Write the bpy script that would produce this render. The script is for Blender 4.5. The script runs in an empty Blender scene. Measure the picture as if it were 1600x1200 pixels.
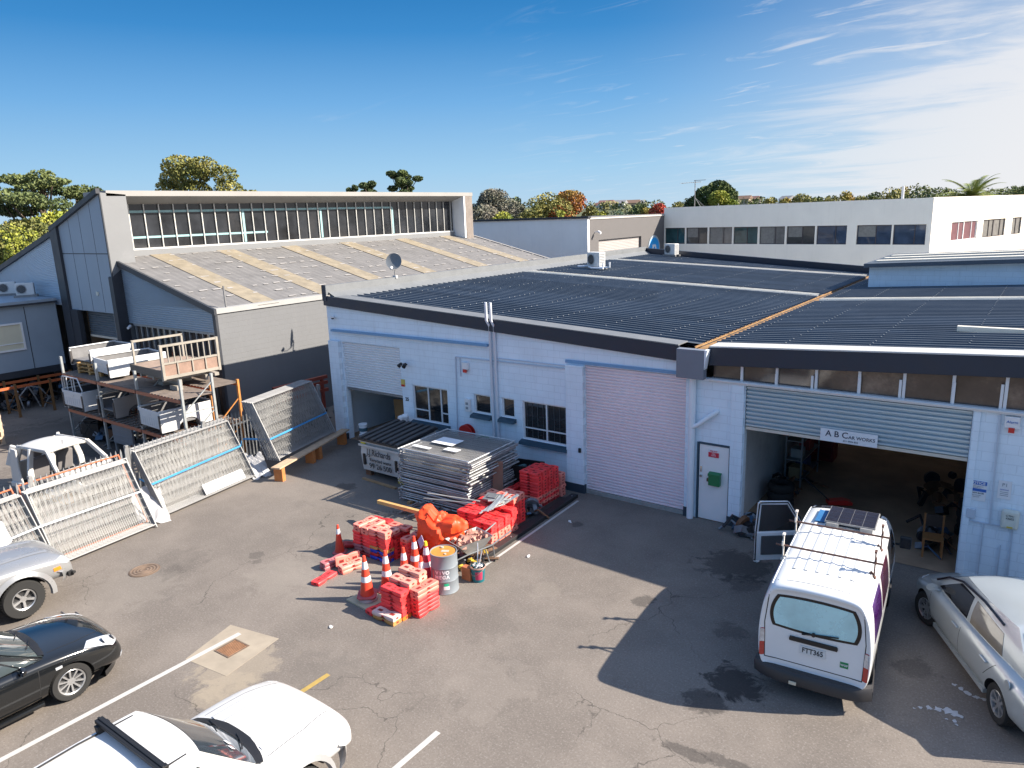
import bpy, bmesh, math, random
from mathutils import Vector, Matrix, Euler
from mathutils.bvhtree import BVHTree
S = bpy.context.scene
COL = S.collection
R = math.radians
random.seed(7)

# ------------------------------------------------------------------ camera
H = 7.7
def look(pitch, roll, yaw):
    cy, sy = math.cos(yaw), math.sin(yaw)
    f = Vector((sy*math.cos(pitch), cy*math.cos(pitch), -math.sin(pitch)))
    r = Vector((cy, -sy, 0)); u = r.cross(f)
    r2 = r*math.cos(roll) + u*math.sin(roll); u2 = u*math.cos(roll) - r*math.sin(roll)
    return Matrix((r2, u2, -f)).transposed()
cam = bpy.data.cameras.new('camera'); cam_o = bpy.data.objects.new('camera', cam); COL.objects.link(cam_o)
cam.sensor_width = 36; cam.lens = 1130.737/1600*36; cam.clip_start = .05; cam.clip_end = 5000
cam_o.matrix_world = Matrix.Translation((0, 0, H)) @ look(R(13.10115), R(-2.01407), R(-37.02776)).to_4x4()
S.camera = cam_o
S.render.resolution_x = 1024; S.render.resolution_y = 768

# ------------------------------------------------------------------ sky, sun, exposure
SUN = Vector((1.31, .74, 1)).normalized()
SUN_EL = math.asin(SUN.z); SUN_AZ = math.atan2(SUN.x, SUN.y)
w = bpy.data.worlds.new('World'); S.world = w; w.use_nodes = True
nt = w.node_tree; nt.nodes.clear()
def nd(t, tree=None, **kw):
    n = (tree or nt).nodes.new(t)
    for k, v in kw.items():
        setattr(n, k, v)
    return n
sky = nd('ShaderNodeTexSky', sky_type='NISHITA', sun_disc=False, sun_elevation=SUN_EL, sun_rotation=SUN_AZ,
         altitude=0, air_density=1.0, dust_density=.6, ozone_density=2.5)
hs = nd('ShaderNodeHueSaturation'); hs.inputs['Saturation'].default_value = .92; hs.inputs['Value'].default_value = .9
tc = nd('ShaderNodeTexCoord'); sx = nd('ShaderNodeSeparateXYZ'); nt.links.new(tc.outputs['Generated'], sx.inputs[0])
def mth(op, a, b=None, c=None, clamp=False, tree=None):
    t = tree or nt
    n = t.nodes.new('ShaderNodeMath'); n.operation = op; n.use_clamp = clamp
    for i, v in enumerate((a, b, c)):
        if v is None: continue
        if isinstance(v, (int, float)): n.inputs[i].default_value = v
        else: t.links.new(v, n.inputs[i])
    return n.outputs[0]
def mrange(v, a, b, c=0., d=1., tree=None, smooth=True):
    t = tree or nt
    n = t.nodes.new('ShaderNodeMapRange'); n.clamp = True
    n.interpolation_type = 'SMOOTHSTEP' if smooth else 'LINEAR'
    t.links.new(v, n.inputs[0])
    for i, x in enumerate((a, b, c, d)): n.inputs[i+1].default_value = x
    return n.outputs[0]
zc = mth('MAXIMUM', sx.outputs['Z'], .012)
den = mth('ADD', zc, .10)
px = mth('DIVIDE', sx.outputs['X'], den); py = mth('DIVIDE', sx.outputs['Y'], den)
cx = nd('ShaderNodeCombineXYZ'); nt.links.new(px, cx.inputs[0]); nt.links.new(py, cx.inputs[1])
mp = nd('ShaderNodeMapping'); mp.inputs['Rotation'].default_value = (0, 0, R(28)); mp.inputs['Scale'].default_value = (.75, 1.7, 1)
nt.links.new(cx.outputs[0], mp.inputs[0])
n1 = nd('ShaderNodeTexNoise'); n1.inputs['Scale'].default_value = 1.05; n1.inputs['Detail'].default_value = 9; n1.inputs['Roughness'].default_value = .62; n1.inputs['Distortion'].default_value = .5
nt.links.new(mp.outputs[0], n1.inputs['Vector'])
# more cloud toward the sun side (right of the yard) and low down
az = mth('ADD', mth('MULTIPLY', sx.outputs['X'], .80), mth('MULTIPLY', sx.outputs['Y'], .60))
side = mrange(az, .05, .82)
low = mrange(sx.outputs['Z'], .02, .30, 1., 0.)
cov = mth('ADD', mth('MULTIPLY', side, mth('ADD', mth('MULTIPLY', low, .60), .14)), .0)
cl = mrange(mth('ADD', n1.outputs['Fac'], cov), .63, .90)
cl = mth('MULTIPLY', cl, mth('ADD', mth('MULTIPLY', side, .75), .22), clamp=True)
tint = nd('ShaderNodeMixRGB'); tint.blend_type = 'MIX'
tint.inputs['Color2'].default_value = (2.5, 2.48, 2.52, 1)
ramp = nd('ShaderNodeValToRGB'); cr = ramp.color_ramp; cr.elements[0].position = 0; cr.elements[1].position = 1
cr.elements[0].color = (1.45, 1.96, 2.38, 1); cr.elements[1].color = (.05, .50, 1.36, 1)
for pos, c in ((.20, (1.02, 1.74, 2.42)), (.48, (.50, 1.24, 2.22)), (.75, (.15, .76, 1.76))): e = cr.elements.new(pos); e.color = (*c, 1)
nt.links.new(mrange(sx.outputs['Z'], 0, .30, smooth=False), ramp.inputs[0])
hz = nd('ShaderNodeMixRGB'); nt.links.new(mrange(sx.outputs['Z'], .30, .60, 1., 0.), hz.inputs['Fac']); nt.links.new(ramp.outputs[0], hz.inputs['Color2'])
hz2 = nd('ShaderNodeMixRGB'); hz2.inputs['Color2'].default_value = (2.32, 2.32, 2.38, 1)
wf = mth('MULTIPLY', mrange(az, .10, .86), mrange(sx.outputs['Z'], .0, .36, 1., .30))
nt.links.new(wf, hz2.inputs['Fac']); nt.links.new(hz.outputs[0], hz2.inputs['Color1'])
mp2 = nd('ShaderNodeMapping'); mp2.inputs['Rotation'].default_value = (0, 0, R(52)); mp2.inputs['Scale'].default_value = (.8, 2.6, 1); nt.links.new(cx.outputs[0], mp2.inputs[0])
n2 = nd('ShaderNodeTexNoise'); n2.inputs['Scale'].default_value = 1.9; n2.inputs['Detail'].default_value = 8; n2.inputs['Roughness'].default_value = .6; n2.inputs['Distortion'].default_value = 1.2; nt.links.new(mp2.outputs[0], n2.inputs['Vector'])
wisp = mth('MULTIPLY', mrange(n2.outputs['Fac'], .535, .72), mth('MULTIPLY', mrange(az, -.08, .45), .60))
cl = mth('MAXIMUM', cl, wisp)
nt.links.new(cl, tint.inputs['Fac']); nt.links.new(sky.outputs[0], hs.inputs['Color']); nt.links.new(hs.outputs[0], hz.inputs['Color1']); nt.links.new(hz2.outputs[0], tint.inputs['Color1'])
bg = nd('ShaderNodeBackground'); bg.inputs['Strength'].default_value = .15
wo = nd('ShaderNodeOutputWorld'); nt.links.new(tint.outputs[0], bg.inputs[0]); nt.links.new(bg.outputs[0], wo.inputs[0])
sun = bpy.data.lights.new('sun', 'SUN'); sun.energy = 5.0; sun.angle = R(.5); sun.color = (1, .90, .77)
sun_o = bpy.data.objects.new('sun', sun); COL.objects.link(sun_o)
sun_o.rotation_euler = SUN.to_track_quat('Z', 'Y').to_euler()
S.view_settings.view_transform = 'Standard'; S.view_settings.look = 'None'
S.view_settings.exposure = 1.25; S.view_settings.gamma = 1

# ------------------------------------------------------------------ materials
MATS = {}
def mat(name, col, rough=.6, metal=0., var=.12, vs=2.5, bump=0., bs=60., spec=.5, coat=0., rnd=0., grime=0., gcol=(.05,.045,.04), streak=False, trans=0., gs=1.2):
    if name in MATS: return MATS[name]
    m = bpy.data.materials.new(name); m.use_nodes = True; t = m.node_tree
    b = t.nodes['Principled BSDF']
    b.inputs['Roughness'].default_value = rough; b.inputs['Metallic'].default_value = metal
    b.inputs['Specular IOR Level'].default_value = spec
    b.inputs['Coat Weight'].default_value = coat; b.inputs['Coat Roughness'].default_value = .05
    if trans: b.inputs['Transmission Weight'].default_value = trans
    c = (*col, 1)
    tx = t.nodes.new('ShaderNodeTexCoord')
    if var or grime or rnd:
        nz = t.nodes.new('ShaderNodeTexNoise'); nz.inputs['Scale'].default_value = vs; nz.inputs['Detail'].default_value = 6; nz.inputs['Roughness'].default_value = .6
        t.links.new(tx.outputs['Object'], nz.inputs['Vector'])
        v = mrange(nz.outputs['Fac'], .25, .75, 1-var, 1+var, tree=t, smooth=False)
        if rnd:
            oi = t.nodes.new('ShaderNodeObjectInfo')
            v = mth('MULTIPLY', v, mrange(oi.outputs['Random'], 0, 1, 1-rnd, 1+rnd, tree=t, smooth=False), tree=t)
        mx = t.nodes.new('ShaderNodeVectorMath'); mx.operation = 'SCALE'; mx.inputs[0].default_value = col
        t.links.new(v, mx.inputs['Scale']); out = mx.outputs[0]
        if grime:
            n2 = t.nodes.new('ShaderNodeTexNoise'); n2.inputs['Scale'].default_value = gs; n2.inputs['Detail'].default_value = 8; n2.inputs['Roughness'].default_value = .7
            if streak:
                mpp = t.nodes.new('ShaderNodeMapping'); mpp.inputs['Scale'].default_value = (3.2, 3.2, .35)
                t.links.new(tx.outputs['Object'], mpp.inputs[0]); t.links.new(mpp.outputs[0], n2.inputs['Vector'])
            else: t.links.new(tx.outputs['Object'], n2.inputs['Vector'])
            g = mth('MULTIPLY', mrange(n2.outputs['Fac'], .5, .8, tree=t), grime, tree=t)
            mm = t.nodes.new('ShaderNodeMixRGB'); mm.inputs['Color2'].default_value = (*gcol, 1)
            t.links.new(g, mm.inputs['Fac']); t.links.new(out, mm.inputs['Color1']); out = mm.outputs[0]
        t.links.new(out, b.inputs['Base Color'])
        r = mrange(nz.outputs['Fac'], .3, .7, max(0, rough-.06), min(1, rough+.08), tree=t, smooth=False)
        if rough > .12: t.links.new(r, b.inputs['Roughness'])
    else: b.inputs['Base Color'].default_value = c
    if bump:
        nb = t.nodes.new('ShaderNodeTexNoise'); nb.inputs['Scale'].default_value = bs; nb.inputs['Detail'].default_value = 4
        t.links.new(tx.outputs['Object'], nb.inputs['Vector'])
        bp = t.nodes.new('ShaderNodeBump'); bp.inputs['Strength'].default_value = bump; bp.inputs['Distance'].default_value = .01
        t.links.new(nb.outputs['Fac'], bp.inputs['Height']); t.links.new(bp.outputs[0], b.inputs['Normal'])
    MATS[name] = m
    return m
def block_mat(name, col, mortar, bw=.4, bh=.2, axis='xz', strength=.5, var=.06, grime=.15, gcol=(.12,.11,.10)):
    """painted concrete block: brick pattern in metres, shallow joints"""
    m = mat(name, col, .75, var=var, vs=1.2, grime=grime, gcol=gcol, streak=True)
    t = m.node_tree; b = t.nodes['Principled BSDF']
    tx = t.nodes.new('ShaderNodeTexCoord'); sp = t.nodes.new('ShaderNodeSeparateXYZ'); t.links.new(tx.outputs['Object'], sp.inputs[0])
    cb = t.nodes.new('ShaderNodeCombineXYZ')
    t.links.new(sp.outputs['X' if axis[0] == 'x' else 'Y'], cb.inputs[0]); t.links.new(sp.outputs['Z'], cb.inputs[1])
    br = t.nodes.new('ShaderNodeTexBrick'); br.inputs['Scale'].default_value = 1; br.inputs['Brick Width'].default_value = bw; br.inputs['Row Height'].default_value = bh
    br.inputs['Mortar Size'].default_value = .006; br.inputs['Mortar Smooth'].default_value = .3
    t.links.new(cb.outputs[0], br.inputs['Vector'])
    src = b.inputs['Base Color'].links[0].from_socket
    mm = t.nodes.new('ShaderNodeMixRGB'); mm.inputs['Color2'].default_value = (*mortar, 1)
    t.links.new(mth('MULTIPLY', br.outputs['Fac'], strength, tree=t), mm.inputs['Fac']); t.links.new(src, mm.inputs['Color1']); t.links.new(mm.outputs[0], b.inputs['Base Color'])
    bp = t.nodes.new('ShaderNodeBump'); bp.inputs['Strength'].default_value = .5; bp.inputs['Distance'].default_value = .006; bp.invert = True
    t.links.new(br.outputs['Fac'], bp.inputs['Height']); t.links.new(bp.outputs[0], b.inputs['Normal'])
    return m
def glass_mat(name, col=(.02,.025,.03), rough=.04, spec=.8):
    m = mat(name, col, rough, var=0, spec=spec)
    return m
def leaf_mat(name, c1, c2, sc=.6):
    if name in MATS: return MATS[name]
    m = bpy.data.materials.new(name); m.use_nodes = True; t = m.node_tree; b = t.nodes['Principled BSDF']
    tx = t.nodes.new('ShaderNodeTexCoord'); nz = t.nodes.new('ShaderNodeTexNoise'); nz.inputs['Scale'].default_value = sc; nz.inputs['Detail'].default_value = 5
    t.links.new(tx.outputs['Object'], nz.inputs['Vector'])
    mm = t.nodes.new('ShaderNodeMixRGB'); mm.inputs['Color1'].default_value = (*(q*1.3 for q in c1), 1); mm.inputs['Color2'].default_value = (*(q*1.4 for q in c2), 1)
    t.links.new(mrange(nz.outputs['Fac'], .35, .65, tree=t), mm.inputs['Fac']); t.links.new(mm.outputs[0], b.inputs['Base Color'])
    b.inputs['Roughness'].default_value = .6; b.inputs['Specular IOR Level'].default_value = .25
    MATS[name] = m
    return m

# ------------------------------------------------------------------ mesh helpers
class MB:
    def __init__(s): s.v = []; s.f = []; s.mi = []; s.cur = 0
    def add(s, vs, fs):
        o = len(s.v); s.v += [tuple(v) for v in vs]
        for f in fs: s.f.append([i+o for i in f]); s.mi.append(s.cur)
        return s
    def box(s, x0, x1, y0, y1, z0, z1, M=None):
        vs = [Vector((x, y, z)) for z in (z0, z1) for y in (y0, y1) for x in (x0, x1)]
        if M is not None: vs = [M @ v for v in vs]
        return s.add(vs, [(0,2,3,1),(4,5,7,6),(0,1,5,4),(2,6,7,3),(0,4,6,2),(1,3,7,5)])
    def obox(s, c, size, rz=0, rx=0, ry=0):
        M = Matrix.Translation(c) @ Euler((rx, ry, rz)).to_matrix().to_4x4()
        a, b, d = (q/2 for q in size)
        return s.box(-a, a, -b, b, -d, d, M)
    def bar(s, p, q, w=.04, h=None, up=(0,0,1)):
        p = Vector(p); q = Vector(q); d = q-p; L = d.length
        if L < 1e-6: return s
        d /= L; up = Vector(up)
        if abs(d.dot(up)) > .98: up = Vector((1,0,0)) if abs(d.x) < .9 else Vector((0,1,0))
        x = d.cross(up).normalized(); z = x.cross(d); h = h or w
        vs = [p + x*a*w/2 + z*b*h/2 + d*L*c for c in (0,1) for b in (-1,1) for a in (-1,1)]
        return s.add(vs, [(0,2,3,1),(4,5,7,6),(0,1,5,4),(2,6,7,3),(0,4,6,2),(1,3,7,5)])
    def cyl(s, p, q, r0, r1=None, n=12, caps=True):
        p = Vector(p); q = Vector(q); d = (q-p).normalized(); r1 = r0 if r1 is None else r1
        u = d.orthogonal().normalized(); v = d.cross(u)
        vs = []
        for c, r in ((p, r0), (q, r1)):
            for i in range(n):
                a = 2*math.pi*i/n; vs.append(c + u*r*math.cos(a) + v*r*math.sin(a))
        fs = [(i, (i+1) % n, n+(i+1) % n, n+i) for i in range(n)]
        if caps: fs += [tuple(range(n))[::-1], tuple(range(n, 2*n))]
        return s.add(vs, fs)
    def tube(s, pts, r, n=8, r1=None):
        pts = [Vector(p) for p in pts]; k = len(pts); vs = []; fs = []
        u = None
        for i, p in enumerate(pts):
            d = (pts[min(i+1, k-1)] - pts[max(i-1, 0)]).normalized()
            if u is None: u = d.orthogonal().normalized()
            u = (u - d*u.dot(d)).normalized(); v = d.cross(u)
            rr = r if r1 is None else r + (r1-r)*i/(k-1)
            for j in range(n):
                a = 2*math.pi*j/n; vs.append(p + u*rr*math.cos(a) + v*rr*math.sin(a))
        for i in range(k-1):
            for j in range(n): fs.append((i*n+j, i*n+(j+1) % n, (i+1)*n+(j+1) % n, (i+1)*n+j))
        fs += [tuple(range(n))[::-1], tuple(range((k-1)*n, k*n))]
        return s.add(vs, fs)
    def prism(s, poly, axis, a, b):
        def P(u, v, w): return {'x': (w, u, v), 'y': (u, w, v), 'z': (u, v, w)}[axis]
        n = len(poly)
        vs = [P(u, v, a) for u, v in poly] + [P(u, v, b) for u, v in poly]
        return s.add(vs, [(i, (i+1) % n, n+(i+1) % n, n+i) for i in range(n)] + [tuple(range(n))[::-1], tuple(range(n, 2*n))])
    def lathe(s, prof, n=24, M=None, caps=True):
        vs = []; k = len(prof)
        for r, z in prof:
            for i in range(n):
                a = 2*math.pi*i/n; v = Vector((r*math.cos(a), r*math.sin(a), z)); vs.append(M @ v if M is not None else v)
        fs = [(i*n+j, i*n+(j+1) % n, (i+1)*n+(j+1) % n, (i+1)*n+j) for i in range(k-1) for j in range(n)]
        if caps: fs += [tuple(range(n))[::-1], tuple(range((k-1)*n, k*n))]
        return s.add(vs, fs)
    def grid(s, P, nu, nv, closed=False):
        """P[i][j]"""
        vs = [p for row in P for p in row]; fs = []
        for i in range(nu-1):
            for j in range(nv-1 if not closed else nv):
                j2 = (j+1) % nv; fs.append((i*nv+j, i*nv+j2, (i+1)*nv+j2, (i+1)*nv+j))
        return s.add(vs, fs)
    def quad(s, a, b, c, d): return s.add([a, b, c, d], [(0, 1, 2, 3)])
    def xform(s, M):
        s.v = [tuple(M @ Vector(v)) for v in s.v]; return s
    def mesh(s, name, mats, smooth=None, weld=False):
        me = bpy.data.meshes.new(name); me.from_pydata(s.v, [], s.f)
        if not isinstance(mats, (list, tuple)): mats = [mats]
        for m in mats: me.materials.append(m)
        if len(mats) > 1: me.polygons.foreach_set('material_index', [min(i, len(mats)-1) for i in s.mi])
        bm = bmesh.new(); bm.from_mesh(me)
        if weld: bmesh.ops.remove_doubles(bm, verts=bm.verts, dist=1e-4)
        bmesh.ops.recalc_face_normals(bm, faces=bm.faces); bm.to_mesh(me); bm.free()
        if smooth is not None:
            me.polygons.foreach_set('use_smooth', [True]*len(me.polygons)); me.set_sharp_from_angle(angle=R(smooth))
        me.update()
        return me
    def build(s, name, mats, parent=None, smooth=None, weld=False, bevel=0, loc=None):
        o = bpy.data.objects.new(name, s.mesh(name, mats, smooth, weld)); COL.objects.link(o)
        if parent is not None: o.parent = parent
        if loc is not None: o.location = loc
        if bevel:
            b = o.modifiers.new('bevel', 'BEVEL'); b.width = bevel; b.segments = 2; b.limit_method = 'ANGLE'; b.angle_limit = R(40)
        return o
def pieces(mb, name, m, parent=None, **kw):
    """each separate piece of mb becomes its own object of that name"""
    n = len(mb.v); par = list(range(n))
    def fd(a):
        while par[a] != a: par[a] = par[par[a]]; a = par[a]
        return a
    for f in mb.f:
        for k in f[1:]: par[fd(k)] = fd(f[0])
    grp = {}
    for i, f in enumerate(mb.f): grp.setdefault(fd(f[0]), []).append(i)
    out = []
    for fs in grp.values():
        q = MB(); mp_ = {}
        for i in fs:
            for k in mb.f[i]:
                if k not in mp_: mp_[k] = len(q.v); q.v.append(mb.v[k])
            q.f.append([mp_[k] for k in mb.f[i]]); q.mi.append(mb.mi[i])
        out.append(q.build(name, m, parent, **kw))
    return out
def tag(o, label=None, cat=None, group=None, kind=None):
    if label: o['label'] = label
    if cat: o['category'] = cat
    if group: o['group'] = group
    if kind: o['kind'] = kind
    return o
def thing(name, label, cat, loc=(0,0,0), rz=0, group=None):
    o = bpy.data.objects.new(name, None); o.empty_display_size = .2; COL.objects.link(o)
    o.location = loc; o.rotation_euler = (0, 0, rz)
    return tag(o, label, cat, group)
def copy_tree(o, parent=None):
    c = o.copy(); COL.objects.link(c); c.parent = parent
    for ch in list(o.children):
        copy_tree(ch, c)
    return c
def place(o, loc, rz=0, label=None, rx=0, ry=0):
    o.location = loc; o.rotation_euler = (rx, ry, rz)
    if label: o['label'] = label
    return o
def text(body, size, loc, rot, m, parent, name='lettering', align='CENTER', ext=.002, bold=0., sx=1., space=1.):
    cu = bpy.data.curves.new(name, 'FONT'); cu.body = body; cu.size = size; cu.align_x = align; cu.align_y = 'CENTER'
    cu.extrude = ext; cu.offset = bold; cu.resolution_u = 3; cu.space_character = space
    tmp = bpy.data.objects.new('tmp', cu)
    me = bpy.data.meshes.new_from_object(tmp); bpy.data.objects.remove(tmp); bpy.data.curves.remove(cu)
    me.materials.clear(); me.materials.append(m)
    o = bpy.data.objects.new(name, me); COL.objects.link(o); o.parent = parent; o.location = loc; o.rotation_euler = rot; o.scale = (sx, 1, 1)
    return o
FRONT = (R(90), 0, 0)
def wall_holes(mb, xs, zs, ztop, holes, y0, y1, axis='x'):
    """vertical wall with rectangular openings between planes y0 and y1, top edge given by ztop(x)"""
    X = sorted(set([xs[0], xs[1]] + [h[0] for h in holes] + [h[1] for h in holes] + list(xs[2:])))
    Z = sorted(set([zs] + [h[2] for h in holes] + [h[3] for h in holes])) + [None]
    def P(x, y, z): return (x, y, z) if axis == 'x' else (y, x, z)
    nx, nz = len(X)-1, len(Z)-1
    def solid(i, j):
        if i < 0 or j < 0 or i >= nx or j >= nz: return False
        xm = (X[i]+X[i+1])/2; zm = (Z[j]+Z[j+1])/2 if Z[j+1] is not None else 1e6
        return not any(h[0] < xm < h[1] and h[2] < zm < h[3] for h in holes)
    for i in range(nx):
        for j in range(nz):
            if not solid(i, j): continue
            xa, xb = X[i], X[i+1]
            za = zb = Z[j]; ta, tb = (Z[j+1], Z[j+1]) if Z[j+1] is not None else (ztop(xa), ztop(xb))
            for y in (y0, y1): mb.quad(P(xa, y, za), P(xb, y, zb), P(xb, y, tb), P(xa, y, ta))
            if not solid(i-1, j): mb.quad(P(xa, y0, za), P(xa, y1, za), P(xa, y1, ta), P(xa, y0, ta))
            if not solid(i+1, j): mb.quad(P(xb, y0, zb), P(xb, y1, zb), P(xb, y1, tb), P(xb, y0, tb))
            if not solid(i, j-1): mb.quad(P(xa, y0, za), P(xb, y0, zb), P(xb, y1, zb), P(xa, y1, za))
            if not solid(i, j+1): mb.quad(P(xa, y0, ta), P(xb, y0, tb), P(xb, y1, tb), P(xa, y1, ta))
    return mb

# common materials
WHITEP = block_mat('white_painted_block', (.74,.84,.92), (.50,.58,.65), strength=.45, grime=.42, gcol=(.50,.54,.58))
WHITE = mat('white_paint', (.76,.80,.84), .45, var=.05)
TRIMBLUE = mat('bluegrey_trim', (.025,.06,.09), .5, var=.08)
CHAR = mat('charcoal_fascia', (.016,.025,.045), .45, var=.1)
DARK = mat('dark_interior', (.012,.011,.010), .9, var=.3)
BLACK = mat('black_plastic', (.012,.012,.013), .5, var=.1)
RUBBER = mat('rubber', (.018,.018,.018), .85, var=.2, bump=.3)
GALV = mat('galvanised', (.20,.21,.22), .45, metal=.45, var=.18, vs=6, rnd=.1)
GALVW = mat('galvanised_pale', (.26,.26,.26), .5, metal=.35, var=.15, vs=5, rnd=.12)
STEEL = mat('grey_steel', (.25,.27,.29), .45, metal=.6, var=.15)
SILVER = mat('silver_alloy', (.62,.63,.64), .3, metal=.85, var=.04)
CHROME = mat('chrome', (.75,.76,.78), .12, metal=1., var=0)
GLASS = glass_mat('dark_glass')
WOOD = mat('raw_timber', (.33,.21,.11), .7, var=.25, vs=8, bump=.2)
ORANGEP = mat('orange_rack_paint', (.42,.10,.03), .5, var=.2, vs=6, grime=.3)
RUST = mat('rusty_steel', (.16,.075,.04), .8, var=.35, vs=9, bump=.2)
RED = mat('red_paint', (.55,.02,.015), .4, var=.08)
# ------------------------------------------------------------------ ground
def ground_mat():
    m = bpy.data.materials.new('asphalt'); m.use_nodes = True; t = m.node_tree; b = t.nodes['Principled BSDF']
    tx = t.nodes.new('ShaderNodeTexCoord'); P = tx.outputs['Object']
    def noise(sc, det=6, rough=.6, dist=0., vec=None):
        n = t.nodes.new('ShaderNodeTexNoise'); n.inputs['Scale'].default_value = sc; n.inputs['Detail'].default_value = det
        n.inputs['Roughness'].default_value = rough; n.inputs['Distortion'].default_value = dist; t.links.new(vec or P, n.inputs['Vector']); return n.outputs['Fac']
    def mix(f, a, col):
        n = t.nodes.new('ShaderNodeMixRGB')
        if isinstance(f, (int, float)): n.inputs['Fac'].default_value = f
        else: t.links.new(f, n.inputs['Fac'])
        if isinstance(a, tuple): n.inputs['Color1'].default_value = (*a, 1)
        else: t.links.new(a, n.inputs['Color1'])
        n.inputs['Color2'].default_value = (*col, 1); return n.outputs[0]
    c = mix(mrange(noise(.35, 8, .65), .38, .64, tree=t), (.150,.131,.115), (.198,.173,.151))
    c = mix(mth('MULTIPLY', mrange(noise(.9, 7, .7, 1.), .55, .75, tree=t), .38, tree=t), c, (.100,.092,.085))
    c = mix(mth('MULTIPLY', mrange(noise(1.7, 6, .7), .58, .8, tree=t), .35, tree=t), c, (.26,.235,.21))
    # aggregate speckle
    c = mix(mth('MULTIPLY', mrange(noise(27, 4, .75), .50, .68, tree=t), .40, tree=t), c, (.36,.33,.30))
    c = mix(mth('MULTIPLY', mrange(noise(33, 4, .75), .52, .68, tree=t), .52, tree=t), c, (.07,.065,.06))
    # oil stains and wet patches: own ragged shapes
    ns = noise(2.6, 6, .7, .8); sp = t.nodes.new('ShaderNodeSeparateXYZ'); t.links.new(P, sp.inputs[0])
    def stain(c, x, y, r, k, col=(.022,.021,.022), asp=1., ragged=.9):
        dx = mth('SUBTRACT', sp.outputs['X'], x, tree=t); dy = mth('MULTIPLY', mth('SUBTRACT', sp.outputs['Y'], y, tree=t), asp, tree=t)
        d = mth('SQRT', mth('ADD', mth('MULTIPLY', dx, dx, tree=t), mth('MULTIPLY', dy, dy, tree=t), tree=t), tree=t)
        d = mth('ADD', mth('DIVIDE', d, r, tree=t), mth('MULTIPLY', mth('SUBTRACT', ns, .5, tree=t), -2.6*ragged, tree=t), tree=t)
        return mix(mth('MULTIPLY', mrange(d, .62, .95, 1., 0., tree=t), k, tree=t), c, col)
    for a in ((-3.55,10.55,.55,.8), (-3.75,9.85,.42,.6), (-5.0,14.6,.9,.55), (-4.6,13.9,.5,.4), (-6.0,12.1,.28,.5), (-9.1,14.6,.2,.45), (-4.2,12.0,.35,.35),
              (-2.9,8.75,.55,.5,(.022,.021,.022),4.), (-3.6,8.62,.5,.5,(.022,.021,.022),4.), (-2.2,8.9,.4,.4,(.022,.021,.022),3.), (-1.2,12.6,.4,.35), (-16.3,13.2,.35,.5), (-13.0,9.8,.8,.12), (-8.2,9.6,.8,.12), (-16.0,7.7,.9,.16), (-15.6,7.4,.4,.2),
              (-26.5,9.5,2.2,.3), (-31,11,2.5,.35), (-27,12,2.6,.5), (-14.6,9.0,.25,.3), (-14.3,8.8,.16,.3)):
        c = stain(c, *a)
    c = stain(c, -11.0, 6.1, .9, .45, (.33,.28,.21)); c = stain(c, -10.6, 5.6, .6, .4, (.33,.28,.21)); c = stain(c, -13.2, 8.7, 1.0, .3, (.25,.225,.195)); c = stain(c, -15.6, 6.4, 1.2, .25, (.25,.225,.195))
    c = stain(c, -7.9, 11.4, .45, .18, (.27,.24,.20)); c = stain(c, -6.9, 8.2, .9, .22, (.26,.23,.2)); c = stain(c, -9.6, 6.9, .7, .25, (.11,.10,.09)); c = stain(c, -14.2, 11.2, 1.1, .2, (.11,.10,.09)); c = stain(c, -1.1, 9.1, .25, .3, (.25,.225,.19))
    # hairline cracks, only in some areas
    ms = t.nodes.new('ShaderNodeVectorMath'); ms.operation = 'ADD'; nv = t.nodes.new('ShaderNodeTexNoise'); nv.inputs['Scale'].default_value = 1.6; nv.inputs['Detail'].default_value = 5
    t.links.new(P, nv.inputs['Vector']); sc = t.nodes.new('ShaderNodeVectorMath'); sc.operation = 'SCALE'; sc.inputs['Scale'].default_value = .9
    t.links.new(nv.outputs['Color'], sc.inputs[0]); t.links.new(P, ms.inputs[0]); t.links.new(sc.outputs[0], ms.inputs[1])
    vo = t.nodes.new('ShaderNodeTexVoronoi'); vo.feature = 'DISTANCE_TO_EDGE'; vo.inputs['Scale'].default_value = .42; t.links.new(ms.outputs[0], vo.inputs['Vector'])
    ck = mth('MULTIPLY', mrange(vo.outputs['Distance'], .001, .0065, 1., 0., tree=t), mrange(noise(.3, 3, .5), .50, .60, tree=t), tree=t)
    c = mix(mth('MULTIPLY', ck, .62, tree=t), c, (.05,.045,.04))
    t.links.new(c, b.inputs['Base Color']); b.inputs['Roughness'].default_value = .9; b.inputs['Specular IOR Level'].default_value = .25
    bp = t.nodes.new('ShaderNodeBump'); bp.inputs['Strength'].default_value = .35; bp.inputs['Distance'].default_value = .008
    t.links.new(noise(120, 3, .7), bp.inputs['Height']); t.links.new(bp.outputs[0], b.inputs['Normal'])
    return m
ASPHALT = ground_mat()
g = MB().quad((-900,-300,0), (700,-300,0), (700,1300,0), (-900,1300,0)).build('ground', ASPHALT); tag(g, kind='structure')
LINE = mat('road_paint', (.46,.45,.43), .8, var=.12, vs=7, grime=.55, gcol=(.22,.2,.18), gs=7)
YLINE = mat('yellow_road_paint', (.36,.25,.07), .8, var=.15, vs=9, grime=.6, gcol=(.2,.18,.15), gs=7)
CONC = mat('concrete', (.31,.265,.205), .85, var=.18, vs=2.2, bump=.2, grime=.3, gcol=(.2,.17,.14), gs=2.5)
def strip(name, p, q, wd, m, z, lab=None):
    p = Vector((*p, 0)); q = Vector((*q, 0)); d = (q-p).normalized(); n = Vector((-d.y, d.x, 0))*wd/2
    a = [p-n, q-n, q+n, p+n]
    o = MB().quad(*[(v.x, v.y, z) for v in a]).build(name, m); tag(o, kind='structure'); return o
strip('parking_line', (-11.92,-1.0), (-11.92,6.78), .11, LINE, .008)
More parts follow.
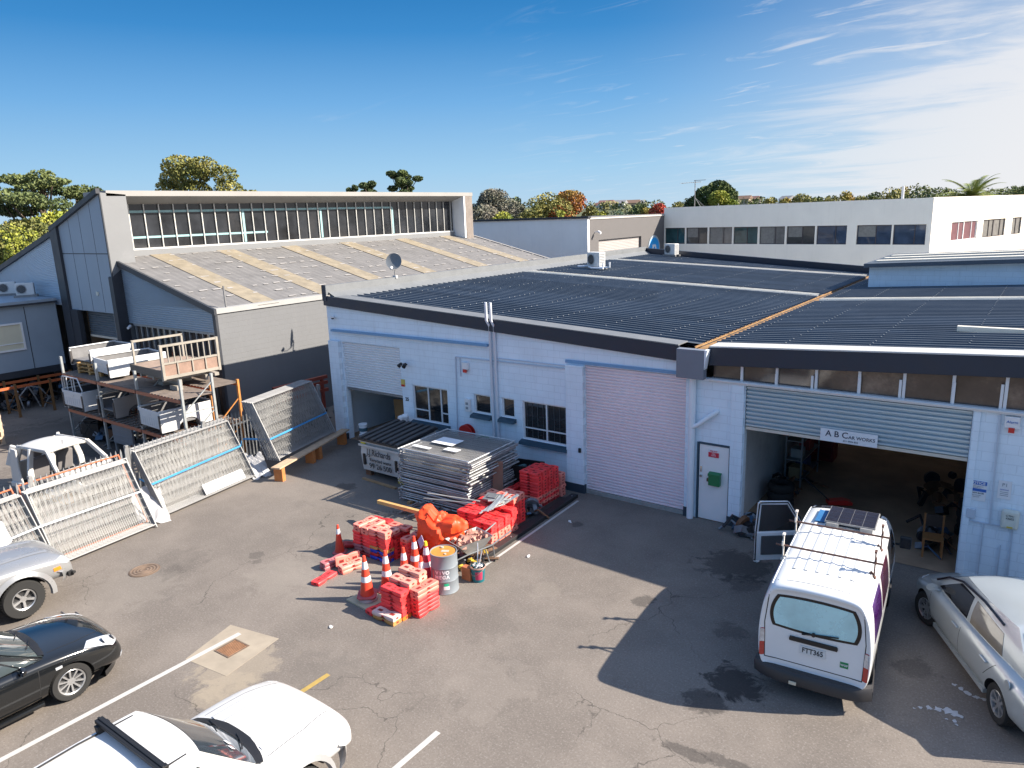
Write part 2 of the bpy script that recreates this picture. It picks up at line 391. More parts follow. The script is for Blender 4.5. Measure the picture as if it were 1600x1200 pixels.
strip('parking_line', (-6.86,2.0), (-6.86,6.9), .10, LINE, .008)
strip('parking_line', (-9.44,6.3), (-9.44,6.9), .10, YLINE, .008)
strip('parking_line', (-9.62,10.9), (-9.86,15.9), .07, LINE, .008)
pad = MB().prism([(-12.02,5.72),(-10.92,5.85),(-11.13,7.1),(-12.36,6.86)], 'z', -.05, .004).build('concrete_apron', CONC); tag(pad, kind='structure')
# manhole and drain grate
MANH = mat('cast_iron', (.20,.14,.10), .7, metal=.4, var=.25, vs=8)
mh = thing('manhole_cover', 'round rusty cast iron manhole cover with concentric rings in the asphalt', 'manhole', (-16.17,7.08,0))
MB().cyl((0,0,-.05), (0,0,.012), .33, n=40).build('frame', MANH, mh)
rings = MB()
for r in (.29,.22,.15,.08):
    rings.lathe([(r-.022,.012), (r-.022,.020), (r+.012,.020), (r+.012,.012)], 36, caps=False)
rings.build('lid', mat('cast_iron_worn', (.30,.22,.16), .55, metal=.5, var=.25, vs=8), mh)
gr = thing('drain_grate', 'rusty barred storm drain grate set in a pale concrete pad', 'drain grate', (-11.6,6.4,0), R(2))
fr = MB()
for a in ((-.22,.22,-.23,-.2),(-.22,.22,.2,.23),(-.22,-.19,-.2,.2),(.19,.22,-.2,.2)): fr.box(*a, -.04, .014)
fr.build('frame', MANH, gr)
MB().quad((-.19,-.2,.0055),(.19,-.2,.0055),(.19,.2,.0055),(-.19,.2,.0055)).build('pit', DARK, gr)
ba = MB()
for i in range(9): ba.box(-.175+i*.0415, -.155+i*.0415, -.2, .2, -.01, .012)
ba.build('bars', mat('grate_rust', (.33,.17,.09), .7, metal=.3, var=.3, vs=9), gr)
# splashes of spilled white paint
SPLASH = mat('spilled_paint', (.40,.42,.45), .5, var=.2, vs=14)
def splash(x, y, pts, lab):
    mb = MB()
    for a, b_, r in pts:
        n = 11; mb.add([(x+a+r*.62*(1+.55*random.uniform(-1,1))*math.cos(6.283*i/n), y+b_+r*.62*(1+.55*random.uniform(-1,1))*math.sin(6.283*i/n), .006+.0006*len(mb.f)) for i in range(n)], [tuple(range(n))])
    tag(mb.build('paint_splash', SPLASH), lab, 'paint splash')
splash(-.62,11.72, [(0,0,.13),(.11,-.03,.12),(-.12,-.05,.1),(-.24,-.1,.07),(-.34,-.17,.05),(-.42,-.24,.03),(.2,-.06,.08),(.12,-.22,.05),(.16,-.3,.035),(.02,-.24,.03)], 'white paint splash with runs on the shaded asphalt behind the silver hatchback')
splash(-.55,12.42, [(-.05,.06,.06),(.05,.0,.07),(.15,-.06,.08),(.26,-.1,.07),(.36,-.1,.06)], 'thin white paint trail beside the rear wheel of the silver hatchback')
random.seed(11)
LIT = mat('litter', (.7,.7,.68), .7)
for i, (x, y, s, l) in enumerate(((-9.08,12.44,.05,'crumpled white paper scrap on asphalt beside the black kerb rail'),(-9.3,14.6,.06,'small white litter scrap on shaded asphalt before the tall roller door'),(-4.66,15.0,.07,'pale plastic scrap on the asphalt below the open van door'),(-10.6,7.9,.045,'tiny white scrap on sunlit asphalt in front of the red block stack'))):
    mb = MB(); bmv = []
    for k in range(7): mb.obox((random.uniform(-s,s)*.6, random.uniform(-s,s)*.6, s*.35), (s*random.uniform(.5,1), s*random.uniform(.5,1), s*.25), random.uniform(0,3), random.uniform(-.6,.6), random.uniform(-.6,.6))
    tag(mb.build('litter', LIT, loc=(x,y,0)), l, 'litter')

# ------------------------------------------------------------------ white workshop (the main building)
YF = 16.56
RB = mat('roof_bluegrey', (.068,.088,.114), .6, metal=.1, var=.16, vs=1.2, grime=.25, gcol=(.12,.13,.14), gs=.6)
RLIGHT = mat('roof_skylight_sheet', (.80,.77,.68), .5, var=.1)
def translucent(m, f):
    t = m.node_tree; b = t.nodes['Principled BSDF']; o = [n for n in t.nodes if n.type == 'OUTPUT_MATERIAL'][0]
    tr = t.nodes.new('ShaderNodeBsdfTranslucent'); mx = t.nodes.new('ShaderNodeMixShader'); mx.inputs[0].default_value = f
    tr.inputs[0].default_value = (.8,.78,.7,1); t.links.new(b.outputs[0], mx.inputs[1]); t.links.new(tr.outputs[0], mx.inputs[2]); t.links.new(mx.outputs[0], o.inputs[0])
translucent(RLIGHT, .2)
def sheet_tone(m, step=.765, amt=.16):
    t = m.node_tree; b = t.nodes['Principled BSDF']; tx = t.nodes.new('ShaderNodeTexCoord'); sp = t.nodes.new('ShaderNodeSeparateXYZ'); t.links.new(tx.outputs['Object'], sp.inputs[0])
    f = mth('FLOOR', mth('DIVIDE', sp.outputs['Y'], step, tree=t), tree=t); wn = t.nodes.new('ShaderNodeTexWhiteNoise'); wn.noise_dimensions = '2D'; cb = t.nodes.new('ShaderNodeCombineXYZ')
    t.links.new(f, cb.inputs[0]); t.links.new(mth('FLOOR', mth('DIVIDE', mth('ADD', sp.outputs['X'], mth('MULTIPLY', f, .37, tree=t), tree=t), 6.5, tree=t), tree=t), cb.inputs[1]); t.links.new(cb.outputs[0], wn.inputs['Vector'])
    src = b.inputs['Base Color'].links[0].from_socket; sc = t.nodes.new('ShaderNodeVectorMath'); sc.operation = 'SCALE'; t.links.new(src, sc.inputs[0]); t.links.new(mrange(wn.outputs['Value'], 0, 1, 1-amt, 1+amt, tree=t, smooth=False), sc.inputs['Scale']); t.links.new(sc.outputs[0], b.inputs['Base Color'])
sheet_tone(RB)
FLASH = mat('zinc_flashing', (.165,.175,.185), .6, metal=.15, var=.1, vs=2)
WS = thing('workshop_building', 'white block workshop with charcoal fascia, three roller doors and a dark ribbed roof', 'building', (0,0,0))
def ztopL(x): return 4.98 + (x+20.6)*(4.12-4.98)/13.3       # underside of left fascia, roughly
def ztopA(x): return ztopL(x)+.12 if x < -6.9 else 3.66
holes = [(-19.93,-17.08,-1,3.58), (-16.6,-15.07,1.21,2.4), (-13.98,-13.33,1.80,2.41), (-12.9,-12.43,1.82,2.42), (-12.14,-10.6,1.25,2.42),
         (-9.99,-7.02,-1,3.68), (-6.72,-5.88,-1,2.04), (-5.58,-1.02,-1,3.62)]
mb = MB(); wall_holes(mb, (-20.6, -6.9), -.1, ztopA, holes[:6], YF, YF+.2)
mb.build('front_wall', WHITEP, WS)
mb = MB(); wall_holes(mb, (-6.9, 14), -.1, ztopA, holes[6:], YF, YF+.2)
mb.build('front_wall', WHITEP, WS)
# side, rear and inner walls (they keep the inside dark)
def roof_z(x): return 4.42+.05*(-6.8-x) if x < -6.8 else 4.43+.047*(x+6.8)
REAR = [(-20.5,41.3), (-6.8,37.3), (14,31.5)]
mb = MB()
MB().box(-20.395,-20.37,YF+.2,29.95,.0,4.9).build('inner_lining', WHITE, WS); mb.box(-20.6,-20.4,YF+.2,41.3,-.1,5.2)
mb.build('side_wall', mat('grey_wall_paint', (.33,.345,.36), .7, var=.08), WS)
mb = MB(); mb.box(-20.4,14,41.5,41.7,-.1,4.3); mb.box(13.8,14,YF+.2,41.5,-.1,4.9); pieces(mb, 'rear_wall', WHITEP, WS)
INW = mat('inner_wall', (.62,.62,.61), .8, var=.1, grime=.3, gs=.8)
mb = MB(); mb.box(-5.95,-5.75,YF+.2,23,0,4.4); mb.box(-.2,0,YF+.2,27,0,4.6); mb.box(-5.75,-.2,26.8,27,0,4.5); pieces(mb, 'inner_wall', INW, WS)
mb = MB(); mb.box(-20.35,-17.0,30,30.2,0,4.8); mb.box(-17.0,-16.85,YF+.2,30,0,4.75); mb.box(-10.35,-10.2,YF+.2,24,0,4.4); mb.box(-16.8,-10.4,20.5,20.7,0,4.4); mb.box(-10.15,-6.0,23,23.2,0,4.2); pieces(mb, 'inner_wall', INW, WS)
MB().quad((-20.4,YF+.01,.012),(13.8,YF+.01,.012),(13.8,41.4,.012),(-20.4,41.4,.012)).build('floor', mat('brown_floor', (.34,.23,.15), .9, var=.35, vs=.9, grime=.4, gcol=(.10,.07,.05)), WS)
# roof: trapezoid ribs along X
def roof_sheet(x0, x1, y0, y1, pitch, name, m, zoff=0., rearfn=None, under=True):
    mb = MB(); n = int((y1-y0)/pitch); prof = []
    for i in range(n+1):
        y = y0+i*pitch
        prof += [(y,0), (y+pitch*.60,0), (y+pitch*.70,.055), (y+pitch*.90,.055)]
    def trim(x):
        return rearfn(x) if rearfn else 1e9
    P = []
    for x in (x0, x1):
        P.append([(x, min(y, trim(x)), roof_z(x)+z+zoff) for y, z in prof])
    mb.grid(P, 2, len(prof))
    # closed underside a little below
    if under: mb.quad((x0,y0,roof_z(x0)-.06),(x1,y0,roof_z(x1)-.06),(x1,min(y1+pitch,trim(x1)),roof_z(x1)-.06),(x0,min(y1+pitch,trim(x0)),roof_z(x0)-.06))
    return mb.build(name, m, WS)
def rear(x):
    for (xa, ya), (xb, yb) in zip(REAR, REAR[1:]):
        if xa <= x <= xb or (x < xa and xa == -20.5): return ya+(x-xa)*(yb-ya)/(xb-xa)
    return 31.5
PT = .306
bands = [(17.0, 27.75, 0), (27.75+.0, 28.6, 1), (28.6, 36.0, 0), (36.0, 36.75, 1), (36.75, 42.0, 0)]
for a, b_, k in bands:
    if k == 0: roof_sheet(-20.02, -6.86, a, b_-PT, PT, 'roof', RB, rearfn=rear)
    else: roof_sheet(-19.9, -6.95, a, b_-PT, PT, 'skylight_strip', RLIGHT, zoff=.012, rearfn=rear, under=False)
for a, b_, k in [(16.95, 26.3, 0), (26.3, 27.1, 1), (27.1, 38.0, 0)]:
    if k == 0: roof_sheet(-6.55, 14, a, b_-PT, PT, 'roof', RB, rearfn=rear)
    else: roof_sheet(-6.5, 14, a, b_-PT, PT, 'skylight_strip', RLIGHT, zoff=.012, rearfn=rear, under=False)
# screw caps in rows across the ribs
SCREW = mat('screw_cap', (.26,.28,.30), .5, var=0)
mb = MB()
for x in (-18.9,-17.1,-15.3,-13.5,-11.7,-9.9,-8.1,-7.15):
    k = 0; y = 17.0+PT*.8
    while y < rear(x)-.2:
        if random.random() < .8: mb.box(x-.013,x+.013,y-.016,y+.016,roof_z(x)+.05,roof_z(x)+.068)
        y += PT
for x in (-6.2,-4.9,-3.1,-1.3,.5):
    y = 16.95+PT*.8
    while y < rear(x)-.2:
        if random.random() < .8: mb.box(x-.013,x+.013,y-.016,y+.016,roof_z(x)+.05,roof_z(x)+.068)
        y += PT
tag(mb.build('screw_cap', SCREW, WS), kind='stuff')
# lap line on the right roof
MB().box(-1.7,4,19.45,19.62,roof_z(0)-.02,roof_z(0)+.10).build('ridge_flashing', RLIGHT, WS)
# valley gutter (rusty)
mb = MB(); mb.quad((-6.86,16.6,roof_z(-6.8)-.07),(-6.54,16.6,roof_z(-6.8)-.07),(-6.54,37.3,roof_z(-6.8)-.07),(-6.86,37.3,roof_z(-6.8)-.07))
mb.box(-6.90,-6.87,16.6,37.4,roof_z(-6.8)-.05,roof_z(-6.8)+.0); mb.box(-6.55,-6.52,16.6,37.2,roof_z(-6.8)-.05,roof_z(-6.8)+.0)
mb.build('valley_gutter', mat('rusty_gutter', (.26,.15,.06), .8, var=.45, vs=3, grime=.7, gcol=(.06,.04,.025), gs=4), WS)
# barge capping and fascia, left part
def sl_box(mb, x0, x1, y0, y1, zb, zt):
    """box with sloped bottom/top given by functions of x"""
    vs = [(x, y, f(x)) for f in (zb, zt) for y in (y0, y1) for x in (x0, x1)]
    mb.add(vs, [(0,2,3,1),(4,5,7,6),(0,1,5,4),(2,6,7,3),(0,4,6,2),(1,3,7,5)])
ft = lambda x: 5.17+(x+20.6)*(4.45-5.17)/13.3
fb = lambda x: 4.84+(x+20.6)*(4.06-4.84)/13.3
mb = MB(); sl_box(mb, -20.62, -7.25, YF-.10, YF-.003, fb, ft); mb.build('fascia', CHAR, WS, bevel=.01)
mb = MB(); sl_box(mb, -20.0, -7.25, YF-.115, 17.02, lambda x: ft(x)+.002, lambda x: ft(x)+.03); mb.build('barge_capping', FLASH, WS)
fbR = lambda x: 4.03+.055*(x+6.4); ftR = lambda x: 4.47+.05*(x+6.4)
mb = MB(); sl_box(mb, -6.45, 14, YF-.12, YF-.02, fbR, ftR); mb.build('fascia', CHAR, WS, bevel=.01)
mb = MB(); sl_box(mb, -6.45, 14, YF-.135, 17.0, lambda x: ftR(x)+.002, lambda x: ftR(x)+.035); mb.build('barge_capping', mat('white_capping', (.52,.52,.51), .45, var=.05), WS)
# left parapet
mb = MB(); mb.box(-20.6,-20.42,YF-.1,41.3,5.2,5.54); mb.quad((-20.42,YF,5.30),(-19.95,YF,5.085),(-19.95,41.3,5.085),(-20.42,41.3,5.30)); mb.build('parapet', FLASH, WS)
MB().box(-20.63,-20.42,YF-.12,YF-.102,5.0,5.55).build('parapet_end', CHAR, WS)
# rear parapet
mb = MB()
for (xa, ya), (xb, yb) in zip(REAR, REAR[1:]):
    za, zb_ = roof_z(xa), roof_z(xb)
    for o_ in (0, .18): mb.quad((xa,ya+o_,za-.1),(xb,yb+o_,zb_-.1),(xb,yb+o_,zb_+.36),(xa,ya+o_,za+.36))
    mb.quad((xa,ya,za+.36),(xb,yb,zb_+.36),(xb,yb+.18,zb_+.36),(xa,ya+.18,za+.36))
mb.build('rear_parapet', CHAR, WS)
# pilasters, ledge, plinth, conduits
mb = MB()
mb.box(-20.52,-20.0,YF-.14,YF-.002,.22,3.6); mb.box(-10.56,-10.0,YF-.12,YF-.002,.25,3.66); mb.box(-5.9,-5.6,YF-.05,YF-.002,.24,3.62); mb.box(-1.0,-.88,YF-.05,YF-.002,0,3.62); mb.box(-7.05,-6.9,YF-.06,YF-.002,.25,3.66)
pieces(mb, 'pilaster', WHITEP, WS, bevel=.008)
mb = MB(); mb.box(-20.54,-19.98,YF-.15,YF-.004,-.02,.22); mb.box(-10.58,-9.98,YF-.13,YF-.004,-.02,.25); mb.box(-5.92,-5.59,YF-.06,YF-.004,-.02,.24); mb.box(-7.06,-6.9,YF-.07,YF-.004,-.02,.25); mb.box(-17.06,-10.6,YF-.015,YF-.004,-.02,.2); pieces(mb, 'plinth', mat('plinth_blue', (.03,.05,.07), .6), WS)
BLUE = mat('ledge_blue', (.16,.32,.52), .45, var=.05)
MB().box(-20.37,-13.3,YF-.10,YF-.002,3.93,4.0).build('ledge', BLUE, WS)
mb = MB(); mb.box(-10.6,-7.0,YF-.04,YF-.002,3.70,3.78); mb.build('door_head_trim', BLUE, WS)
mb = MB(); mb.bar((-14.62,YF-.03,3.5),(-10.3,YF-.03,3.52),.03); mb.bar((-14.7,YF-.03,1.0),(-14.62,YF-.03,3.5),.03); mb.bar((-14.45,YF-.03,2.9),(-14.45,YF-.03,3.5),.025); mb.bar((-13.0,YF-.03,3.6),(-10.0,YF-.03,3.60),.025)
mb.bar((-.57,YF-.03,3.6),(-.52,YF-.03,1.3),.03); mb.bar((-.9,YF-.03,1.3),(-.2,YF-.03,1.3),.025); mb.bar((-.62,YF-.03,.1),(-.62,YF-.03,1.3),.022); mb.bar((-.12,YF-.03,.1),(-.14,YF-.03,1.35),.03); mb.bar((-.3,YF-.03,.1),(-.3,YF-.03,.9),.022)
pieces(mb, 'conduit', mat('conduit_paint', (.50,.56,.64), .5, var=.05), WS)
# roller doors (ribbed curtains)
def roller(x0, x1, z0, z1, y, pitch, depth, m, name='roller_door', flat=False, parent=None):
    mb = MB(); P = [[], []]; n = max(2, int((z1-z0)/pitch)); prof = []
    for i in range(n):
        z = z0+i*(z1-z0)/n; h = (z1-z0)/n
        prof += [(z, 0), (z+h*.25, -depth), (z+h*.62, -depth), (z+h*.85, 0)]
    prof.append((z1, 0))
    mb.grid([[(x, y+d, z) for z, d in prof] for x in (x0, x1)], 2, len(prof))
    mb.quad((x0,y+.05,z0),(x1,y+.05,z0),(x1,y+.05,z1),(x0,y+.05,z1))
    return mb.build(name, m, parent or WS)
rA = roller(-19.93,-17.09,1.93,3.58,YF+.08,.085,.04, mat('roller_white', (.74,.76,.78), .45, var=.04))
MB().box(-19.9,-17.1,YF+.05,YF+.10,1.86,1.93).build('bottom_rail', GALVW, rA)
rBm = mat('roller_pink', (.82,.71,.73), .42, var=.08, vs=.5)
rB = roller(-9.99,-7.02,.10,3.68,YF+.06,.085,.042, rBm)
MB().box(-9.99,-7.02,YF-.02,YF+.12,.0,.10).build('sill', mat('sill_concrete', (.30,.30,.28), .85, var=.25, vs=5), WS)
rC = roller(-5.56,-1.03,2.6,3.62,YF+.07,.102,.06, mat('roller_galvanised', (.44,.54,.60), .38, metal=.4, var=.06))
MB().box(-5.56,-1.03,YF+.02,YF+.11,2.53,2.6).build('bottom_rail', mat('cream_rail', (.62,.56,.47), .5), rC)
# windows
FRAME = mat('window_frame_white', (.70,.71,.72), .4, var=.03)
INT = mat('shop_glass', (.018,.02,.022), .06, var=.6, vs=1.4, spec=.8)
def window(x0, x1, z0, z1, xm=(), zm=(), y=YF+.07, sill=True, part=WS, pane_m=None):
    f = MB(); t_ = .045
    f.box(x0,x1,y-.03,y+.03,z0,z0+t_); f.box(x0,x1,y-.03,y+.03,z1-t_,z1); f.box(x0,x0+t_,y-.03,y+.03,z0+t_,z1-t_); f.box(x1-t_,x1,y-.03,y+.03,z0+t_,z1-t_)
    for x in xm: f.box(x-.022,x+.022,y-.026,y+.026,z0+t_,z1-t_)
    for xa, xb, z in zm: f.box(xa,xb,y-.022,y+.022,z-.018,z+.018)
    o = f.build('window', FRAME, part)
    MB().quad((x0+.02,y+.005,z0+.02),(x1-.02,y+.005,z0+.02),(x1-.02,y+.005,z1-.02),(x0+.02,y+.005,z1-.02)).build('pane', pane_m or INT, o)
    if sill: MB().prism([(y-.25,z0-.13),(y-.05,z0-.13),(y-.05,z0),(y-.22,z0-.05)], 'x', x0-.06, x1+.06).build('sill', TRIMBLUE, o)
    return o
window(-16.6,-15.07,1.21,2.4,(-15.95,-15.4),((-16.56,-15.97,1.57),(-15.38,-15.1,1.57)))
window(-13.98,-13.33,1.80,2.41); window(-12.9,-12.43,1.82,2.42)
wn = window(-12.14,-10.6,1.25,2.42,(-11.32,),((-12.1,-11.34,1.6),(-11.3,-10.64,1.6)))
mb = MB()                                             # boxes and bars seen behind the right window
for x in [-12.02+i*.19 for i in range(8)]: mb.box(x-.004,x+.004,YF+.055,YF+.067,1.28,2.38)
mb.build('security_bars', mat('dark_bar', (.10,.11,.12), .5), wn)
# things standing in the left bay
# clerestory over the right door
CG = mat('clerestory_glass', (.085,.060,.048), .06, var=.7, vs=.8, spec=.7, grime=.8, gcol=(.34,.25,.18), gs=.8)  # pale brown blotches put reflections into the glass colour
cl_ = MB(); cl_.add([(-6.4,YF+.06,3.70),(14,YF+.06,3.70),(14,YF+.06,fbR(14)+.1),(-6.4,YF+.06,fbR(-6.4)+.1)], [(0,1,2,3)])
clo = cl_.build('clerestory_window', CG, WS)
mb = MB()
for x in (-5.69,-4.88,-4.02,-3.14,-2.28,-1.40,-.52,.38,1.28,2.2,3.1):
    mb.box(x-.028,x+.028,YF-.01,YF+.05,3.68,fbR(x)+.02)
for x in (-4.86,-4.07,-3.10,-2.32,-1.36,-.56,.42): mb.box(x-.05,x+.0,YF-.03,YF-.012,3.68,fbR(x)-.16)
pieces(mb, 'mullion', FRAME, clo)
mb = MB(); mb.box(-6.45,14,YF-.08,YF+.12,3.62,3.70); mb.box(-6.45,14,YF-.12,YF-.082,3.665,3.685); mb.build('sill', FRAME, clo)
# downpipe with rain head
HOP = mat('hopper_grey', (.17,.19,.23), .5, var=.06)
dp = MB(); dp.tube([(-6.86,YF-.1,3.7),(-6.86,YF-.1,0)], .085, 14); dpo = dp.build('downpipe', WHITE, WS, smooth=40)
mb = MB(); mb.prism([(-7.2,4.42),(-6.5,4.42),(-6.5,3.70),(-7.2,3.70)], 'y', YF-.34, YF-.14); mb.build('rain_head', HOP, dpo, bevel=.01)
MB().prism([(-6.495,4.43),(-6.42,4.43),(-6.495,3.95)], 'y', YF-.33, YF-.13).build('rain_head_flashing', WHITE, dpo)
MB().tube([(-6.86,YF-.12,2.42),(-6.7,YF-.12,2.5),(-6.32,YF-.10,2.83),(-6.25,YF+.02,2.88)], .06, 12).build('branch_pipe', WHITE, dpo, smooth=50)
# twin flue pipes
fl = MB()
for x in (-13.2,-13.03): fl.tube([(x,YF-.06,.9),(x,YF-.06,4.55),(x,YF-.2,4.75),(x,YF-.2,5.27)], .042, 10)
pieces(fl, 'vent_pipe', mat('pvc_pipe', (.66,.70,.76), .35, var=.04), WS, smooth=50)
# person door
dr = MB(); dr.box(-6.68,-5.93,YF-.0,YF+.045,.02,1.99); dro = dr.build('door', mat('door_white', (.80,.80,.79), .4, var=.03, grime=.15, gcol=(.5,.48,.45)), WS, bevel=.005)
mb = MB(); mb.box(-6.74,-6.69,YF-.02,YF+.1,0,2.04); mb.box(-5.92,-5.87,YF-.02,YF+.1,0,2.04); mb.box(-6.69,-5.92,YF-.02,YF+.1,1.995,2.05); pieces(mb, 'door_frame', TRIMBLUE, dro)
mb = MB(); mb.cyl((-6.62,YF-.04,1.16),(-6.62,YF,1.16),.035); mb.box(-6.64,-6.60,YF-.03,YF,1.27,1.42); pieces(mb, 'handle', CHROME, dro)
# raised plant room on the right roof
BX = MB(); BX.prism([(-5.8,4.3),(-5.8,5.28),(14,6.15),(14,4.9)], 'y', 30.86, 36.5); bxo = BX.build('roof_monitor', WHITEP, WS)
mb = MB(); sl_box(mb, -5.95, 14, 30.55, 36.6, lambda x: 5.29+.044*(x+5.8), lambda x: 5.44+.044*(x+5.8)); mb.build('monitor_roof', RB, bxo)
mb = MB()
for y in (31.4, 33.0, 34.6): sl_box(mb, -5.7, 14, y, y+.5, lambda x: 5.445+.044*(x+5.8), lambda x: 5.49+.044*(x+5.8))
pieces(mb, 'monitor_skylight', RLIGHT, bxo)
# the number and notices painted or fixed on the wall
INK = mat('black_ink', (.02,.02,.022), .6, var=0)
text('25', .16, (-16.88,YF-.003,1.86), FRONT, INK, WS, 'house_number', bold=.006)
# ------------------------------------------------------------------ things fixed to the workshop
PLATE = mat('sign_white', (.74,.75,.77), .4, var=.03)
def sign(name, label, x, z, wd, h, y=YF-.012, m=PLATE, cat='sign', border=None):
    t = thing(name, label, cat, (x, y, z))
    MB().box(-wd/2,wd/2,-.006,.006,-h/2,h/2).build('board', m, t, bevel=.002)
    return t
SY = -.0085
s = sign('door_sign', 'white car works name board hanging on the galvanised roller door', -3.27, 2.69, 1.17, .29, YF-.02)
INKB = mat('blue_black_ink', (.02,.03,.06), .5, var=0); BLUEI = mat('sign_blue', (.02,.12,.45), .5, var=0); REDI = mat('sign_red', (.60,.02,.05), .5, var=0)
text('A B C', .19, (-.24,SY,.035), FRONT, INKB, s, bold=.002); text('AR WORKS', .105, (.27,SY,.005), FRONT, INKB, s, bold=.001); text('021 0904 855', .055, (.05,SY,-.09), FRONT, INKB, s)
s = sign('notice_sign', 'blue and white NOTICE board on the white pier right of the open roller door', -.81, 1.96, .33, .42)
for z0, z1 in ((.13,.21),(-.01,.05)): MB().box(-.165,.165,-.0095,-.0065,z0,z1).build('blue_band', BLUEI, s)
text('NOTICE', .075, (0,-.011,.168), FRONT, PLATE, s, bold=.002); text('DO NOT ENTER', .036, (0,SY,-.045), FRONT, INKB, s, bold=.001); text('authorised persons only', .022, (0,SY,.10), FRONT, INKB, s); text('beyond this point', .022, (0,SY,.07), FRONT, INKB, s); text('report to the office', .022, (0,SY,-.09), FRONT, INKB, s); text('before entry', .022, (0,SY,-.125), FRONT, INKB, s)
s = sign('paper_notice', 'white paper notice taped to the wall right of the blue notice board', -.35, 2.07, .22, .38)
text('P1', .10, (0,SY,.10), FRONT, mat('grey_ink', (.25,.27,.3), .6, var=0), s); text('PARKING', .035, (0,SY,.0), FRONT, BLUEI, s)
for z in (-.05,-.085,-.12): MB().box(-.07,.07,-.0075,-.0062,z-.006,z+.006).build('text_line', mat('grey_ink', (.25,.27,.3)), s)
s = sign('door_label', 'small red and white sticker at head height on the white door', -6.31, 1.79, .28, .2, YF-.008)
text('FIRE EXIT', .045, (0,SY,.06), FRONT, REDI, s, bold=.001); MB().box(-.135,.135,-.0085,-.0062,-.095,.03).build('red_band', REDI, s); text('KEEP\nCLEAR', .042, (0,-.0095,-.03), FRONT, PLATE, s)
def box_thing(name, label, cat, x, z, wd, h, d, m, parts=None, bev=.012):
    t = thing(name, label, cat, (x, YF-.004, z)); MB().box(-wd/2,wd/2,-d,0,-h/2,h/2).build('case', m, t, bevel=bev); return t
LB = box_thing('letter_box', 'green metal letter box fixed to the white door', 'letter box', -6.25, 1.13, .29, .30, .12, mat('green_box', (.01,.17,.06), .4))
MB().prism([(-.13,.10),(-.13,.155),(0,.185),(0,.15)], 'x', -.155, .155).build('lid', MATS['green_box'], LB); MB().box(-.19,-.15,-.10,-.05,-.06,.02).build('lock', RUST, LB)
ALW = mat('alarm_white', (.74,.74,.75), .35, var=.02)
a = box_thing('alarm_box', 'white alarm siren box with red lamp above the meter on the left wall', 'alarm box', -14.22, 3.26, .24, .22, .09, ALW); MB().box(-.06,.06,-.11,-.05,-.20,-.10).build('lamp', RED, a)
a = box_thing('alarm_box', 'white alarm siren box with blue lettering on the pier beside the clerestory', 'alarm box', -.36, 3.47, .25, .24, .09, ALW); MB().box(-.05,.05,-.11,-.05,-.20,-.10).build('lamp', RED, a)
text('Alarm', .075, (0,-.094,.01), FRONT, BLUEI, a)
a = box_thing('meter_box', 'cream rounded meter box low on the wall at the right edge', 'meter box', -.2, 1.5, .30, .40, .14, mat('cream_plastic', (.62,.63,.56), .45), bev=.05); text('CTM1\n43602', .055, (0,-.1425,.06), FRONT, INK, a); MB().box(-.04,.06,-.145,-.13,-.16,-.13).build('label', mat('yellow_label', (.6,.45,.05)), a)
a = box_thing('meter_box', 'narrow white meter box between two windows on the left wall', 'meter box', -14.19, 2.02, .19, .40, .1, ALW); 
for z in (.06,-.08): MB().box(-.05,.05,-.106,-.098,z-.04,z+.04).build('dial_window', mat('dial_grey', (.25,.28,.3)), a)
a = box_thing('junction_box', 'white square junction box under the blue notice board', 'junction box', -.86, 1.47, .16, .20, .06, MATS['conduit_paint'])
a = box_thing('water_heater', 'white rounded electrical box beside the left of the tall roller door', 'electrical box', -10.3, .85, .14, .3, .1, ALW, bev=.03)
a = box_thing('door_control', 'black door control switch on the pilaster left of the tall roller door', 'switch', -10.1, 1.27, .07, .13, .06, BLACK); a.location.y = YF-.125
a = box_thing('warning_board', 'small yellow and red sign plate beside the left roller door', 'sign', -17.01, 2.41, .17, .24, .02, mat('yellow_plate', (.62,.48,.12)), bev=.002); MB().box(-.08,.08,-.024,-.018,-.12,-.05).build('red_band', RED, a)
def flood(name, label, x, z):
    t = thing(name, label, 'floodlight', (x, YF, z)); mb = MB(); mb.tube([(0,0,0),(0,-.12,.02),(0,-.18,.06)], .02); mb.build('bracket', BLACK, t)
    mb = MB()
    for q in (-.09,.09): mb.cyl((q,-.15,.06),(q*1.3,-.28,-.02),.045,.07,14)
    pieces(mb, 'lamp_head', BLACK, t)
flood('security_light', 'black twin floodlight between left roller door and first window', -16.78, 3.05)
t = thing('security_camera', 'small white dome camera high at the left end of the wall', 'camera', (-20.2,YF,4.42)); MB().cyl((0,-.10,.05),(0,-.10,.0),.07,n=16).build('mount', ALW, t); mb = MB(); mb.lathe([(.055,0),(.05,-.03),(.03,-.05),(.0,-.055)], 16, Matrix.Translation((0,-.1,0))); mb.build('dome', BLACK, t, smooth=40)
t = thing('hose_reel', 'red hose reel on the wall below the narrow white meter box', 'hose reel', (-14.25,YF-.1,1.12)); mb = MB(); mb.cyl((0,-.08,0),(0,-.05,0),.28,n=28); mb.cyl((0,.05,0),(0,.08,0),.28,n=28); pieces(mb, 'reel_flange', RED, t); MB().cyl((0,-.05,0),(0,.1,0),.2,n=24).build('hose', BLACK, t)
t = thing('garden_hose', 'green hose coil hanging on the wall behind the flat panel stack', 'hose', (-13.55,YF-.06,.98)); mb = MB(); 
for k in range(4): mb.tube([(.22*math.cos(a*.3)*(1+.05*k),-.02*k,.14*math.sin(a*.3)) for a in range(22)], .013, 6)
mb.build('coil', mat('green_hose', (.03,.25,.08), .5), t)
